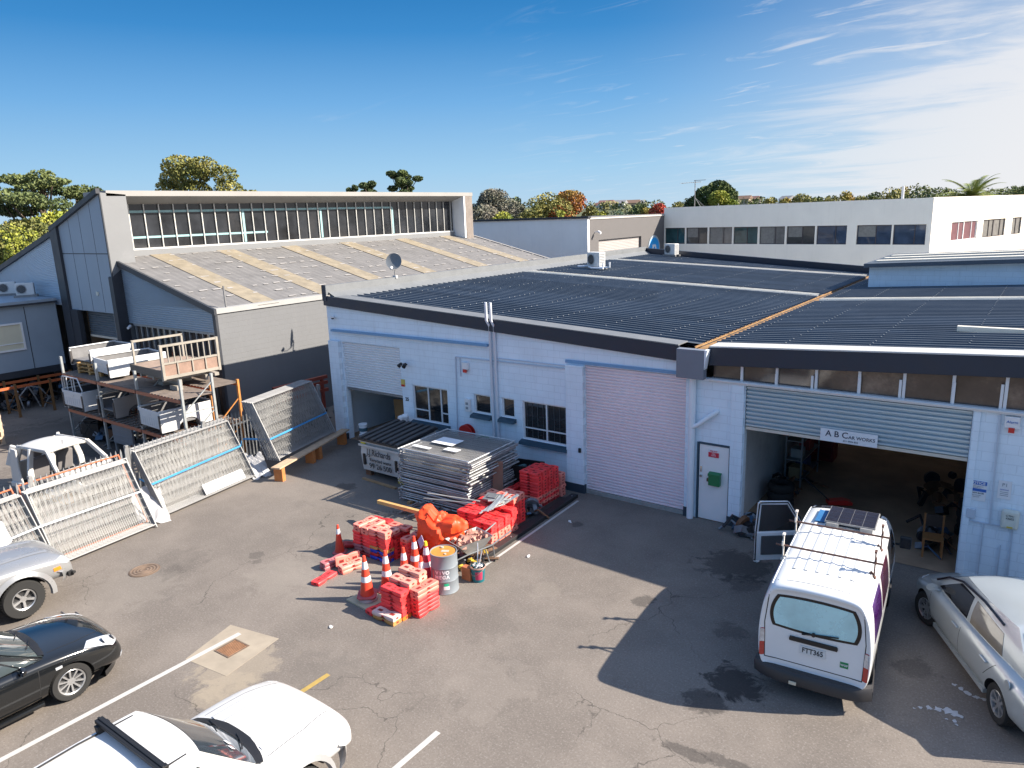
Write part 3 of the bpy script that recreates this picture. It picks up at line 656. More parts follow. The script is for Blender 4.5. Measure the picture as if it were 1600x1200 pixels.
# roof things
def ac(loc, rz, label, rails=True, s=1.):
    t = thing('air_conditioner', label, 'air conditioner', loc, rz); W, D, Hh = .82*s, .34*s, .62*s
    MB().box(-W/2,W/2,-D/2,D/2,.1,.1+Hh).build('case', mat('ac_white', (.66,.66,.64), .5, var=.05), t, bevel=.02)
    f = MB(); f.lathe([(.235*s,0),(.235*s,.02),(.21*s,.02),(.21*s,0)], 28, Matrix.Translation((-.14*s,-D/2-.002,.1+Hh/2)) @ Euler((R(90),0,0)).to_matrix().to_4x4(), caps=False)
    for k in range(9): f.box(-.14*s-.2*s,-.14*s+.2*s,-D/2-.016,-D/2-.01,.1+Hh/2-.2*s+k*.05*s-.006,.1+Hh/2-.2*s+k*.05*s+.006)
    f.build('fan_grille', mat('ac_grey', (.35,.36,.37), .5), t); MB().cyl((-.14*s,-D/2-.006,.1+Hh/2),(-.14*s,-D/2-.001,.1+Hh/2),.2*s,n=28).build('fan', DARK, t)
    l = MB(); 
    for k in range(8): l.box(W/2+.001,W/2+.008,-D/2+.04,D/2-.04,.16+k*.065*s,.19+k*.065*s)
    for k in range(8): l.box(-W/2-.008,-W/2-.001,-D/2+.04,D/2-.04,.16+k*.065*s,.19+k*.065*s)
    pieces(l, 'louvre_slat', mat('ac_louvre', (.12,.13,.15), .5), t)
    if rails:
        r = MB(); r.box(-W/2-.1,W/2+.1,-D/2-.04,-D/2+.04,0,.1); r.box(-W/2-.1,W/2+.1,D/2-.04,D/2+.04,0,.1); pieces(r, 'base_rail', GALVW, t)
    return t
a1 = ac((-18.0,31.0,roof_z(-18.0)+.06), R(-20), 'white air conditioner with white pipes on the dark ribbed roof by the left parapet', s=1.12)
mb = MB(); mb.tube([(-.4,-.1,.12),(-.9,-.15,.08),(-1.3,-.1,.06)], .05); mb.tube([(.4,-.15,.1),(.9,-.2,.1),(1.1,-.1,.12),(1.1,-.1,.35)], .04); mb.tube([(.75,-.2,.1),(.75,-.2,.3)], .035); mb.tube([(-.2,-.3,.1),(.3,-.55,.08),(1.0,-.4,.08)], .045); mb.build('pipe', mat('pvc_pipe', (.66,.7,.76)), a1, smooth=50)
ac((-18.25,40.2,roof_z(-18.25)+.06), R(-20), 'white air conditioner at the far dark rear parapet of the ribbed roof', s=1.0)
t = thing('satellite_dish', 'grey satellite dish on a bent arm above the left roof parapet', 'satellite dish', (-20.48,19.9,5.54)); DI = mat('dish_grey', (.15,.17,.19), .55, var=.08)
Md = Matrix.Translation((0,-.02,.60)) @ Vector((.46,-.84,.22)).to_track_quat('Z','Y').to_matrix().to_4x4()
MB().lathe([(.0,-.06),(.12,-.055),(.22,-.035),(.31,0),(.312,.012),(.22,-.02),(.0,-.045)], 32, Md, caps=False).build('dish', DI, t, smooth=50)
mb = MB(); mb.tube([(0,.0,-.15),(0,.0,.15),(.0,.06,.42),(0,.05,.52)], .025); mb.tube([(.0,.05,.35),(.14,-.2,.26),(.22,-.40,.34)], .014); mb.build('arm', GALVW, t); mb = MB(); mb.cyl((.22,-.42,.34),(.17,-.33,.40),.045,.06,12); mb.box(-.09,.09,-.05,.05,-.05,.06); mb.build('receiver', mat('lnb_white', (.5,.5,.5)), t)

# ------------------------------------------------------------------ grey factory on the left
OLDG = mat('grey_painted_wall', (.185,.192,.20), .8, var=.10, vs=.6, grime=.25, gcol=(.30,.305,.31), gs=.7)
GWALL = block_mat('grey_block_wall', (.150,.155,.163), (.14,.138,.136), axis='yz', strength=.35, grime=.22, gcol=(.24,.235,.23))
PANEL = mat('bluegrey_panel', (.30,.36,.42), .6, var=.07, vs=.7, grime=.12, gcol=(.15,.17,.19), streak=True)
CORR = mat('bluegrey_corrugated', (.28,.345,.41), .45, metal=.2, var=.07)
NAVY = mat('dark_navy_trim', (.032,.036,.045), .5, var=.12)
FB = thing('factory_building', 'grey saw-tooth factory with a long clerestory window band and yellow-striped fibre cement roof', 'building', (0,0,0))
XG, YG, YE = -24.35, 14.6, 38.0
ze, zr, xr = 4.70, 6.58, -32.0          # eave height, roof at the glass, glass plane x
zrf = lambda x: ze+(XG-x)*(zr-ze)/(XG-xr)
MB().box(XG-.2,XG,YG,YE,-.1,ze-.05).build('side_wall', GWALL, FB)
MB().box(XG-.25,XG+.06,YG-.05,YE,ze-.12,ze+.075).build('eave_capping', mat('pale_capping', (.33,.33,.325), .6, var=.06), FB)
MB().box(XG-.16,XG+.03,YG-.10,YG-.001,-.1,ze-.13).build('corner_pilaster', NAVY, FB)
MB().cyl((XG+.0,YG+.4,ze),(XG-.02,YG+.4,ze+.85),.035,n=8).build('mast', GALVW, FB)
OLDR = mat('fibre_cement_roof', (.150,.146,.145), .85, var=.2, vs=1.6, grime=.5, gcol=(.21,.205,.20), gs=.5, bump=.2, bs=20)
PATCH = mat('sealant_patch', (.33,.315,.30), .8, var=.1); YEL = mat('yellow_roof_sheet', (.245,.208,.15), .75, var=.25, vs=2.2, grime=.9, gcol=(.19,.175,.155), gs=1.5)
mb = MB(); P = [[], []]; n = 150
for i in range(n+1):
    y = YG-.1+(YE+.1-YG)*i/n; dz = .007*math.cos(i*math.pi)
    for k, x in enumerate((xr, XG-.03)): P[k].append((x, y, zrf(x)+dz))
mb.grid(P, 2, n+1)
mb.cur = 1; rp = random.Random(5)
for i in range(9):
    for j in range(42):
        x = XG-.5-i*.85; y = YG+.35+j*.56
        if rp.random() < .62:
            a, b_ = rp.uniform(.03,.07), rp.uniform(.08,.20); x += rp.uniform(-.05,.05); sk = rp.uniform(-.05,.05)
            mb.quad(*[(px_, py_, zrf(px_)+.028) for px_, py_ in ((x-a,y-b_+sk),(x+a,y-b_),(x+a*.8,y+b_),(x-a,y+b_-sk))])
mb.build('roof', [OLDR, PATCH], FB)
mb = MB()
for y in (16.3, 19.5, 23.1, 26.9, 31.2, 35.1):
    wd = .95; vs = []
    for x in (xr, XG+.08): vs += [(x,y,zrf(x)+.022), (x,y+wd,zrf(x)+.022)]
    mb.quad(vs[0],vs[1],vs[3],vs[2])
mb.build('roof_light_strip', YEL, FB)
mb = MB(); mb.box(xr,XG+.1,YE-.02,YE+.12,0,.1); mb.v = [(x,y,zrf(x)-.1+z*1.6) for x,y,z in mb.v]; mb.build('verge_trim', PATCH, FB)
# gable, right part: corrugated over a window band
mb = MB(); prof = []; k = 30
for i in range(k):
    z = 3.85+i*.085; prof += [(z,0),(z+.02,-.022),(z+.055,-.022),(z+.075,0)]
mb.grid([[(x, YG-.01+d, min(z, zrf(x)-.02)) for z, d in prof] for x in (-31.0, XG-.16)], 2, len(prof)); mb.build('corrugated_gable', CORR, FB)
mb = MB(); mb.prism([(-31.0,zrf(-31.0)-.12),(XG+.1,ze-.16),(XG+.1,ze+.06),(-31.0,zrf(-31.0)+.10)], 'y', YG-.16, YG-.06); mb.build('barge_board', NAVY, FB)
MB().quad((-30.6,YG+.05,0),(XG-.16,YG+.05,0),(XG-.16,YG+.05,3.85),(-30.6,YG+.05,3.85)).build('shopfront_glass', mat('shopfront_glass', (.07,.055,.045), .1, var=.5, vs=1.2, grime=.3, gcol=(.16,.12,.09)), FB)
mb = MB()
for i in range(14): x = -30.5+i*.46; mb.box(x-.03,x+.03,YG-.03,YG+.04,0,3.85)
mb.box(-30.6,XG-.16,YG-.05,YG+.05,3.78,3.86); mb.build('shopfront_mullion', STEEL, FB)
# tall front block with panels, roller door below
XL, YP = -35.3, 14.2; XC = -31.0
ztl = lambda x: 9.18+(x-XC)*.285
mb = MB(); mb.prism([(XL,4.28),(XC-.08,4.28),(XC-.08,ztl(XC)-.05),(XL,ztl(XL)-.05)], 'y', YP, YP+.3); mb.build('panel_wall', PANEL, FB)
mb = MB()
for x in (-34.25,-33.2,-32.1): mb.box(x-.012,x+.012,YP-.004,YP+.01,4.3,ztl(x)-.08)
mb.box(XL,XC,YP-.005,YP+.01,6.72,6.76); mb.build('panel_joint', NAVY, FB)
mb = MB(); mb.box(XC-.07,XC+.012,YP-.03,YP+.015,3.5,9.12); mb.build('edge_trim', NAVY, FB)
MB().prism([(YP+.02,-.1),(YP+1.02,-.1),(YP+1.02,9.08),(YP+.02,9.16)], 'x', XC-.5, XC).build('end_pier', OLDG, FB)
MB().prism([(YP-.05,-.1),(YG-.02,-.1),(YG-.02,zrf(XC)-.25),(YP-.05,zrf(XC)-.55)], 'x', XC-.3, XC+.02).build('pier_shade', NAVY, FB)  # dark slab paints the gable's shadow onto the pier's side face
rD = roller(-34.6,-31.3,3.15,4.28,YP+.35,.10,.03, mat('roller_grey', (.14,.165,.19), .5, metal=.3), parent=FB); MB().box(-34.6,-31.3,YP+.3,YP+.4,3.06,3.15).build('bottom_rail', mat('cream_rail', (.62,.56,.47)), rD)
mb = MB(); mb.box(-34.9,-31.3,YP+3.2,YP+3.3,0,4.3); mb.box(-34.9,-34.8,YP+.4,YP+3.2,0,4.3); pieces(mb, 'inner_wall', mat('tan_inner', (.30,.20,.12), .8, var=.3, vs=1.), FB)
mb = MB(); mb.prism([(-36.0,-.1),(XL,-.1),(XL,ztl(XL)-.0),(-36.0,ztl(-36.0)-.0)], 'y', YP-.12, YP+.1); mb.box(XL,-34.6,YP-.1,YP+.1,-.1,4.28); pieces(mb, 'pilaster', NAVY, FB)
mb = MB(); prof = []
for i in range(42):
    z = 4.4+i*.085; prof += [(z,0),(z+.02,-.022),(z+.055,-.022),(z+.075,0)]
ztl2 = lambda x: 7.6+(x+36)*.245
mb.grid([[(x, YP+.05+d, min(z, ztl2(x))) for z, d in prof] for x in (-47, -36.0)], 2, len(prof)); mb.build('corrugated_gable', mat('corrugated_pale', (.46,.54,.62), .4, metal=.3, var=.05), FB)
mb = MB(); mb.prism([(-47,ztl2(-47)-.08),(-36.0,ztl2(-36)-.08),(-36.0,ztl2(-36)+.14),(-47,ztl2(-47)+.14)], 'y', YP-.1, YP+.06); mb.prism([(-36.0,ztl(-36.0)-.06),(XC,ztl(XC)-.06),(XC,ztl(XC)+.14),(-36.0,ztl(-36.0)+.14)], 'y', YP-.14, YP+.02); pieces(mb, 'barge_board', NAVY, FB)
# roof falling to the left behind
mb = MB(); mb.quad((XC-.4,YP,ztl(XC-.4)+.1),(XC-.4,YE,ztl(XC-.4)+.1),(-36,YE,ztl(-36)+.1),(-36,YP,ztl(-36)+.1)); mb.quad((-36,YP,ztl2(-36)+.1),(-36,YE,ztl2(-36)+.1),(-47,YE,ztl2(-47)+.1),(-47,YP,ztl2(-47)+.1)); mb.build('roof', OLDR, FB)
mb = MB(); mb.box(-47,-31.5,YE-.3,YE,0,4.5); mb.box(-47,-46.8,YP+.3,YE,0,4.8); pieces(mb, 'rear_wall', OLDG, FB)
# clerestory: glass recessed under a hood
CLG = mat('band_glass', (.018,.020,.024), .05, var=.9, vs=.9, spec=.5, grime=.7, gcol=(.05,.047,.046), gs=.5)
cw = MB().quad((xr,YP+1.0,6.85),(xr,36.6,6.85),(xr,36.6,8.75),(xr,YP+1.0,8.75)).build('clerestory_window', CLG, FB)
mb = MB()
y = YP+1.5; i = 0
while y < 36.5:
    mb.box(xr+.002,xr+.07,y-.022,y+.022,6.87,8.72); y += .667
mb.build('mullion', mat('mullion_silver', (.52,.52,.50), .45, metal=.3), cw)
mb = MB(); mb.box(xr-.02,xr+.10,YP+1.0,36.6,6.80,6.87); mb.build('sill', mat('sill_white', (.55,.55,.54), .5), cw)
mb = MB()
for z in (7.35, 8.35): mb.box(xr-.25,xr-.18,YP+1,36.6,z-.05,z+.05)
TEAL = mat('teal_beam', (.25,.42,.44), .5)
mb = MB(); mb.box(xr+.003,xr+.02,YP+1.,31.2,8.36,8.46); mb.box(xr+.003,xr+.02,YP+1.,22.5,7.28,7.37); 
for y in (21.2, 25.9, 31.2): mb.box(xr+.003,xr+.03,y-.06,y+.06,6.9,8.4)
mb.build('inner_beam', TEAL, cw)
HOOD = mat('hood_paint', (.27,.265,.255), .6, var=.08, vs=.8, grime=.25, gcol=(.24,.23,.22))
mb = MB(); mb.prism([(XC+.0,9.02),(XC+.0,9.24),(-33.0,9.24),(-33.0,8.7),(xr,8.72)], 'y', YP+.25, 37.55); mb.build('hood', HOOD, FB)
mb = MB(); mb.box(xr-.3,XC-.02,36.65,36.78,6.4,9.0); mb.build('end_fin', WHITE, FB)
mb = MB(); prof = []
for i in range(16): prof += [(36.79+i*.045,0),(36.79+i*.045+.02,0),(36.79+i*.045+.022,-.015),(36.79+i*.045+.04,-.015)]
mb.grid([[(XC-.01+d, y, z) for y, d in prof] for z in (6.3, 9.03)], 2, len(prof)); mb.box(xr-.3,XC-.04,36.79,37.5,6.3,9.02); mb.build('fin_cladding', mat('weathered_boards', (.38,.33,.29), .8, var=.2, vs=2, grime=.3, streak=True), FB)
MB().box(xr-.3,xr+.12,YP+1.03,36.6,6.3,6.80).build('apron_flashing', OLDG, FB)
fl = MB(); fl.cyl((-30.75,YG-.12,3.75),(-30.6,YG-.3,3.7),.07,.05); fl.build('wall_lamp', PLATE, FB); MB().box(-32.6,-32.45,YP-.06,YP,5.0,5.16).build('wall_lamp', mat('cream_plastic', (.62,.63,.56)), FB)

# office annex jutting toward the yard
AN = thing('office_annex', 'blue-grey panelled upper-floor annex with one cream-blind window and a dark base', 'building', (0,0,0)); XA = -36.6
MB().box(-46,XA,2,YP-.15,1.72,4.62).build('wall', mat('annex_panel', (.27,.33,.39), .6, var=.07, vs=.7, grime=.12, gcol=(.2,.22,.24), streak=True), AN)
mb = MB(); mb.box(-46.1,XA+.14,1.9,YP-.13,4.62,4.76); mb.build('roof', mat('annex_roof', (.30,.36,.42), .4, metal=.2, var=.08), AN); MB().box(XA+.02,XA+.18,1.9,YP-.13,4.56,4.64).build('gutter', NAVY, AN)
MB().box(-46,XA+.03,2,YP-.15,1.42,1.72).build('floor_beam', NAVY, AN)
mb = MB()
for y in (8.6,10.7,12.75): mb.box(XA+.001,XA+.012,y-.015,y+.015,1.72,4.5)
mb.build('panel_joint', NAVY, AN)
f = MB(); z0,z1,ya,yb = 2.62,3.84,11.2,12.55
f.box(XA,XA+.07,ya,yb,z0,z0+.07); f.box(XA,XA+.07,ya,yb,z1-.07,z1); f.box(XA,XA+.07,ya,ya+.07,z0+.07,z1-.07); f.box(XA,XA+.07,yb-.07,yb,z0+.07,z1-.07); f.box(XA,XA+.05,ya+.07,yb-.07,z0+.30,z0+.34)
wn = f.build('window', FRAME, AN); MB().quad((XA+.02,ya,z0),(XA+.02,yb,z0),(XA+.02,yb,z1),(XA+.02,ya,z1)).build('blind', mat('cream_blind', (.58,.55,.42), .6, var=.05), wn)
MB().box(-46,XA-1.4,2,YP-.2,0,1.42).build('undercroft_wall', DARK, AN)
ac((-38.6,14.0-.35,4.76), R(60), 'white air conditioner on the annex roof beside the corrugated gable', s=.9); ac((-40.6,13.6,4.76), R(60), 'white air conditioner left of another on the annex roof', s=.9)

# ------------------------------------------------------------------ buildings behind
BW = thing('concrete_warehouse', 'windowless pale blue-grey concrete warehouse wall behind the grey factory', 'building', (0,0,0))
MB().box(-48,-26.2,44,44.25,0,7.33).build('wall', mat('weathered_concrete', (.92,.91,.88), .8, var=.06, vs=.5, grime=.4, gcol=(.66,.68,.70), streak=True), BW)
MB().box(-48,-26.1,43.9,44.3,7.33,7.48).build('roof_edge', NAVY, BW); MB().box(-48,-26.35,44.25,60,7.2,7.4).build('roof', OLDR, BW)
GW = thing('grey_warehouse', 'dark grey rendered warehouse with a white roller door and a round blue wall sign', 'building', (0,0,0)); XD = -26.2
mb = MB(); wall_holes(mb, (44.26, 60), 0, lambda y: 7.25, [(45.5,52.1,-1,5.8)], XD-.25, XD, axis='y'); mb.build('wall', mat('grey_render', (.118,.112,.112), .85, var=.08, bump=.2), GW)
MB().box(XD-.3,XD+.05,44.26,60,7.25,7.36).build('capping', mat('render_cap', (.42,.40,.38), .7), GW)
mb = MB(); prof = []
for i in range(40):
    z = 1.5+i*.108; prof += [(z,0),(z+.02,.03),(z+.07,.03),(z+.09,0)]
mb.grid([[(XD-.2+d, y, min(z,5.8)) for z, d in prof] for y in (45.5,52.1)], 2, len(prof)); mb.build('roller_door', mat('roller_cream', (.38,.355,.345), .5, var=.03), GW)
MB().box(-40,XD-.3,44.3,60,6.9,7.1).build('roof', OLDR, GW)
mb = MB(); mb.cyl((XD,44.95,6.35),(XD+.35,44.95,6.45),.03); mb.cyl((XD+.3,44.95,6.4),(XD+.55,44.85,6.3),.09,.09); mb.build('camera', PLATE, GW)
s = thing('round_wall_sign', 'round blue and white letter sign on the shaded grey warehouse wall', 'sign', (XD+.02,54.3,4.72)); SB = mat('sign_cyan', (.02,.32,.72), .5, var=.03)
Mx = Euler((0,R(90),0)).to_matrix().to_4x4()
MB().cyl((0,0,0),(.03,0,0),1.05,n=48).build('rim', mat('sign_rim', (.30,.36,.42)), s); MB().cyl((.02,0,0),(.04,0,0),.88,n=48).build('disc', SB, s); text('n', 1.7, (.045,0,.05), (R(90),0,R(90)), PLATE, s, bold=.03)
CB = thing('office_building', 'long cream two-storey office block with a strip of dark windows and flat parapet', 'building', (-26.2,56.2,0), math.atan2(-.167,.986))
CREAM = mat('cream_render', (.96,.88,.75), .7, var=.05, vs=.5, grime=.20, gcol=(.60,.50,.40), streak=True)
wins = [(.08,1.98),(2.09,4.04),(4.16,6.16),(6.27,8.25),(8.38,10.35),(10.48,12.54),(12.66,14.73),(15.38,17.58),(17.68,19.72)]
mb = MB(); wall_holes(mb, (-.02, 19.92), 0, lambda x: 7.89, [(a, b_, 5.0, 6.27) for a, b_ in wins], 0, .25); mb.build('wall', CREAM, CB)
BL = [mat('office_glass_teal', (.03,.075,.08), .05, var=.5, vs=1.), mat('office_glass_grey', (.07,.072,.07), .06, var=.5, vs=.9), mat('office_blind', (.17,.165,.155), .1, var=.3, vs=2.2), mat('office_glass_blue', (.05,.075,.12), .03, var=.5, vs=.8)]
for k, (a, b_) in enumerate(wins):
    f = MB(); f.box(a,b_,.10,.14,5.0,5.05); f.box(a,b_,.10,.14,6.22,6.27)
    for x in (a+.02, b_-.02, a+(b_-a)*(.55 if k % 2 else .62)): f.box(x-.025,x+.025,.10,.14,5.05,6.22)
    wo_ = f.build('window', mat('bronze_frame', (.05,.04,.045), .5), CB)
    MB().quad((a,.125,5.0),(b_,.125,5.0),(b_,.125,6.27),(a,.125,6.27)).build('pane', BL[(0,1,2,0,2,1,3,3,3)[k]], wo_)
    if k in (1,2,4,5,7): MB().quad((a+.08,.122,5.06+(.45 if k % 2 else 0)),(a+(b_-a)*.55,.122,5.06+(.45 if k % 2 else 0)),(a+(b_-a)*.55,.122,6.21),(a+.08,.122,6.21)).build('blind', mat('pane_reflection', (.20,.195,.18), .4, var=.25, vs=6, grime=.4, gcol=(.08,.08,.08), gs=3), wo_)  # no blinds here: pale quads paint reflections over parts of the panes
# second wing turned toward the sun
ang = math.atan2(math.cos(R(15.6)), math.sin(R(15.6)))
CW = bpy.data.objects.new('side_wing', None); COL.objects.link(CW); CW.parent = CB
CW.matrix_local = CB.matrix_basis.inverted() @ Matrix.Translation((-6.62,52.9,0)) @ Matrix.Rotation(ang, 4, 'Z')
w2 = [(3.1,7.25),(8.2,12.2),(13.5,15.35),(16.7,20.5)]
mb = MB(); wall_holes(mb, (0, 24), 0, lambda x: 7.90, [(a, b_, 5.06, 6.29) for a, b_ in w2], 0, .25); mb.build('wall', CREAM, CW)
for k, (a, b_) in enumerate(w2):
    f = MB(); n = 2 if b_-a > 3 else 1
    for x in [a+.02, b_-.02]+([(a+b_)/2] if n > 1 else []): f.box(x-.05,x+.05,.06,.12,5.06,6.29)
    for x in ([a+(b_-a)*.3, a+(b_-a)*.8] if n > 1 else [(a+b_)/2]): f.box(x-.03,x+.03,.06,.12,5.06,6.29)
    f.box(a,b_,.06,.12,5.06,5.11); f.box(a,b_,.06,.12,6.24,6.29); wo_ = f.build('window', MATS['bronze_frame'] if k else FRAME, CW)
    MB().quad((a,.1,5.06),(b_,.1,5.06),(b_,.1,6.29),(a,.1,6.29)).build('curtain', mat('maroon_curtain', (.13,.05,.06), .5, var=.2, vs=3) if k == 0 else BL[2], CW)
MB().box(0,24,-.012,.0,6.55,6.60).build('string_course', mat('stain_line', (.5,.46,.42), .7), CW)
mb = MB(); mb.prism([(.3,.3),(19.4,.3),(21.2,22),(.3,22)], 'z', 7.0, 7.2); mb.box(-.02,.23,.26,22,0,7.88); mb.build('roof', OLDR, CB)
MB().cyl((17.4,2,7.2),(17.4,2,8.7),.09,n=10).build('vent_pipe', PLATE, CB)
# television aerial on that roof
t = thing('tv_aerial', 'tall thin television aerial with crossbars on the cream office parapet', 'aerial', (-23.9,56.9,7.3)); mb = MB(); mb.cyl((0,0,0),(0,0,2.6),.035,n=6); mb.bar((0,0,1.3),(.7,.0,.3),.03); mb.bar((0,0,1.3),(.9,.6,.3),.03); mb.build('mast', GALVW, t)
mb = MB(); mb.bar((-1.2,.1,2.45),(.5,-.05,2.5),.03)
for i in range(9): x = -1.15+i*.2; mb.bar((x,-.3,2.47),(x,.35,2.47),.02)
mb.bar((-.1,.0,2.62),(.9,.0,2.62),.04); mb.build('elements', GALVW, t)
for k, (x, y) in enumerate(((-21.7,56.3),(-20.9,56.2),(-20.2,56.0))):
    tag(MB().cyl((0,0,0),(0,0,.75-.1*k),.03,n=6).build('roof_pole', GALVW, loc=(x,y,7.3)), ('tallest','middle','shortest')[k]+' of three thin roof poles standing behind the cream parapet', 'pole', 'poles on the cream roof')
# pale warehouse roof far left, houses on the skyline
t = thing('far_warehouse', 'white low-roofed warehouse beyond the factory at the left edge', 'building', (-80,36,0)); mb = MB(); mb.prism([(-22,4.6),(12,5.4),(12,0),(-22,0)], 'y', -14, 14); mb.build('wall', mat('far_wall', (.30,.33,.34), .8), t); mb = MB(); mb.prism([(-14.5,4.6),(14.5,4.6),(0,6.9)], 'x', -23, 13); mb.build('roof', mat('far_white_roof', (.72,.70,.67), .6), t)
# ------------------------------------------------------------------ vehicles
DG = bpy.context.evaluated_depsgraph_get
def bake(o):
    """replace modifiers by their result"""
    bpy.context.view_layer.update()
    dg = DG(); me = bpy.data.meshes.new_from_object(o.evaluated_get(dg)); old = o.data; o.modifiers.clear(); o.data = me; bpy.data.meshes.remove(old); return o
def winf(SF, face, name, m, parent, u=.92, t0=.06, t1=.93, off=.007, nu=14, nv=8):
    G = []
    for j in range(nv+1):
        row = []
        for i in range(nu+1):
            a = (2*i/nu-1)*u; b_ = t0+(t1-t0)*j/nv; p = SF(face, a, b_); d1 = SF(face, a+.01, b_)-p; d2 = SF(face, a, b_+.01)-p; n = d1.cross(d2).normalized()
            if n.z < 0: n = -n
            row.append(p+n*off)
        G.append(row)
    mb = MB(); mb.grid(G, nv+1, nu+1); return mb.build(name, m, parent, smooth=60)
def bvh_of(*obs):
    vs = []; fs = []
    for o in obs:
        k = len(vs); vs += [v.co.copy() for v in o.data.vertices]; fs += [[i+k for i in p.vertices] for p in o.data.polygons]
    return BVHTree.FromPolygons(vs, fs)
def proj_pt(bv, p, d, off):
    p = Vector(p); d = Vector(d).normalized()
    h = bv.ray_cast(p-d*4, d, 8)
    return (h[0]-d*off) if h[0] is not None else None
def patch(bv, c4, d, name, m, parent, nu=10, nv=8, off=.006, k=.25, skirt=.012, smooth=30):
    c4 = [Vector(c) for c in c4]; d = Vector(d).normalized(); G = []
    last = None
    for j in range(nv+1):
        row = []
        for i in range(nu+1):
            u = 2*i/nu-1; v = 2*j/nv-1
            uu = u*math.sqrt(1-k*v*v/2); vv = v*math.sqrt(1-k*u*u/2)
            a = (uu+1)/2; b_ = (vv+1)/2
            p = (c4[0]*(1-a)+c4[1]*a)*(1-b_) + (c4[3]*(1-a)+c4[2]*a)*b_
            row.append(proj_pt(bv, p, d, off))
        G.append(row)
    # fill misses with the nearest hit in the row/column
    for j in range(nv+1):
        for i in range(nu+1):
            if G[j][i] is None:
                best = None
                for jj in range(nv+1):
                    for ii in range(nu+1):
                        if G[jj][ii] is not None:
                            q = (ii-i)**2+(jj-j)**2
                            if best is None or q < best[0]: best = (q, G[jj][ii])
                if best is None: return None
                G[j][i] = best[1]
    mb = MB(); mb.grid(G, nv+1, nu+1)
    ring = [G[0][i] for i in range(nu+1)] + [G[j][nu] for j in range(1, nv+1)] + [G[nv][i] for i in range(nu-1, -1, -1)] + [G[j][0] for j in range(nv-1, 0, -1)]
    mb.grid([ring, [p+d*(skirt+off) for p in ring]], 2, len(ring), closed=True)
    return mb.build(name, m, parent, smooth=smooth, weld=True)
def seam(bv, pts, d, w_, name, m, parent, off=.0015, n=8):
    """narrow groove line laid on the surface through pts"""
    mb = MB(); P = []
    for a, b_ in zip(pts, pts[1:]):
        a = Vector(a); b_ = Vector(b_)
        for i in range(n): P.append(a.lerp(b_, i/n))
    P.append(Vector(pts[-1])); d = Vector(d).normalized(); A = []; B = []
    for i, p in enumerate(P):
        t_ = (P[min(i+1, len(P)-1)]-P[max(i-1, 0)]).normalized(); s_ = t_.cross(d).normalized()*w_/2
        a = proj_pt(bv, p+s_, d, off); b_ = proj_pt(bv, p-s_, d, off)
        if a is None or b_ is None: continue
        A.append(a); B.append(b_)
    if len(A) > 1: mb.grid([A, B], 2, len(A))
    return mb
def paint(name, col, metal=0., rough=.28):
    return mat(name, col, rough, metal=metal, var=.03, vs=1.5, coat=.8, spec=.5)
GAP = mat('panel_gap', (.010,.010,.011), .8, var=0)
def body(st, name, m, parent, lvl=2, arches=(), ar=.37, aw=.30, cutm=None):
    """st: y, zb, zsh, ztop, ws, wm, wt, crown — half sections, nose at +y"""
    mb = MB(); P = []
    for y, zb, zs, zt, ws, wm, wt, cr in st:
        h = [(0,zb),(ws*.75,zb),(ws,zb+.07),(wm,zb+(zs-zb)*.4),(wm,zb+(zs-zb)*.78),(wm-.035,zs),(wt,zt),(wt*.5,zt+cr*.8),(0,zt+cr)]
        P.append([(x,y,z) for x, z in h] + [(-x,y,z) for x, z in h[-2:0:-1]])
    n = len(P[0]); mb.grid(P, len(P), n, closed=True)
    for row, k in ((0, 0), (len(P)-1, (len(P)-1)*n)):
        c = Vector((0, P[row][0][1], sum(p[2] for p in P[row])/n)); mb.add([c], []); ci = len(mb.v)-1
        for j in range(n): mb.f.append([k+j, k+(j+1) % n, ci]); mb.mi.append(0)
    o = mb.build(name, [m, cutm or GAP], parent)
    s_ = o.modifiers.new('s', 'SUBSURF'); s_.levels = s_.render_levels = lvl
    cuts = []
    for y, z, sgn, w_ in arches:
        c = MB().cyl((sgn*(w_-aw),y,z),(sgn*(w_+.3),y,z),ar,n=40).build('cut', GAP, parent); cuts.append(c)
        b_ = o.modifiers.new('b', 'BOOLEAN'); b_.operation = 'DIFFERENCE'; b_.object = c; b_.solver = 'EXACT'; b_.material_mode = 'TRANSFER'
    bake(o)
    for c in cuts: bpy.data.objects.remove(c)
    o.data.polygons.foreach_set('use_smooth', [True]*len(o.data.polygons)); o.data.set_sharp_from_angle(angle=R(38))
    return o
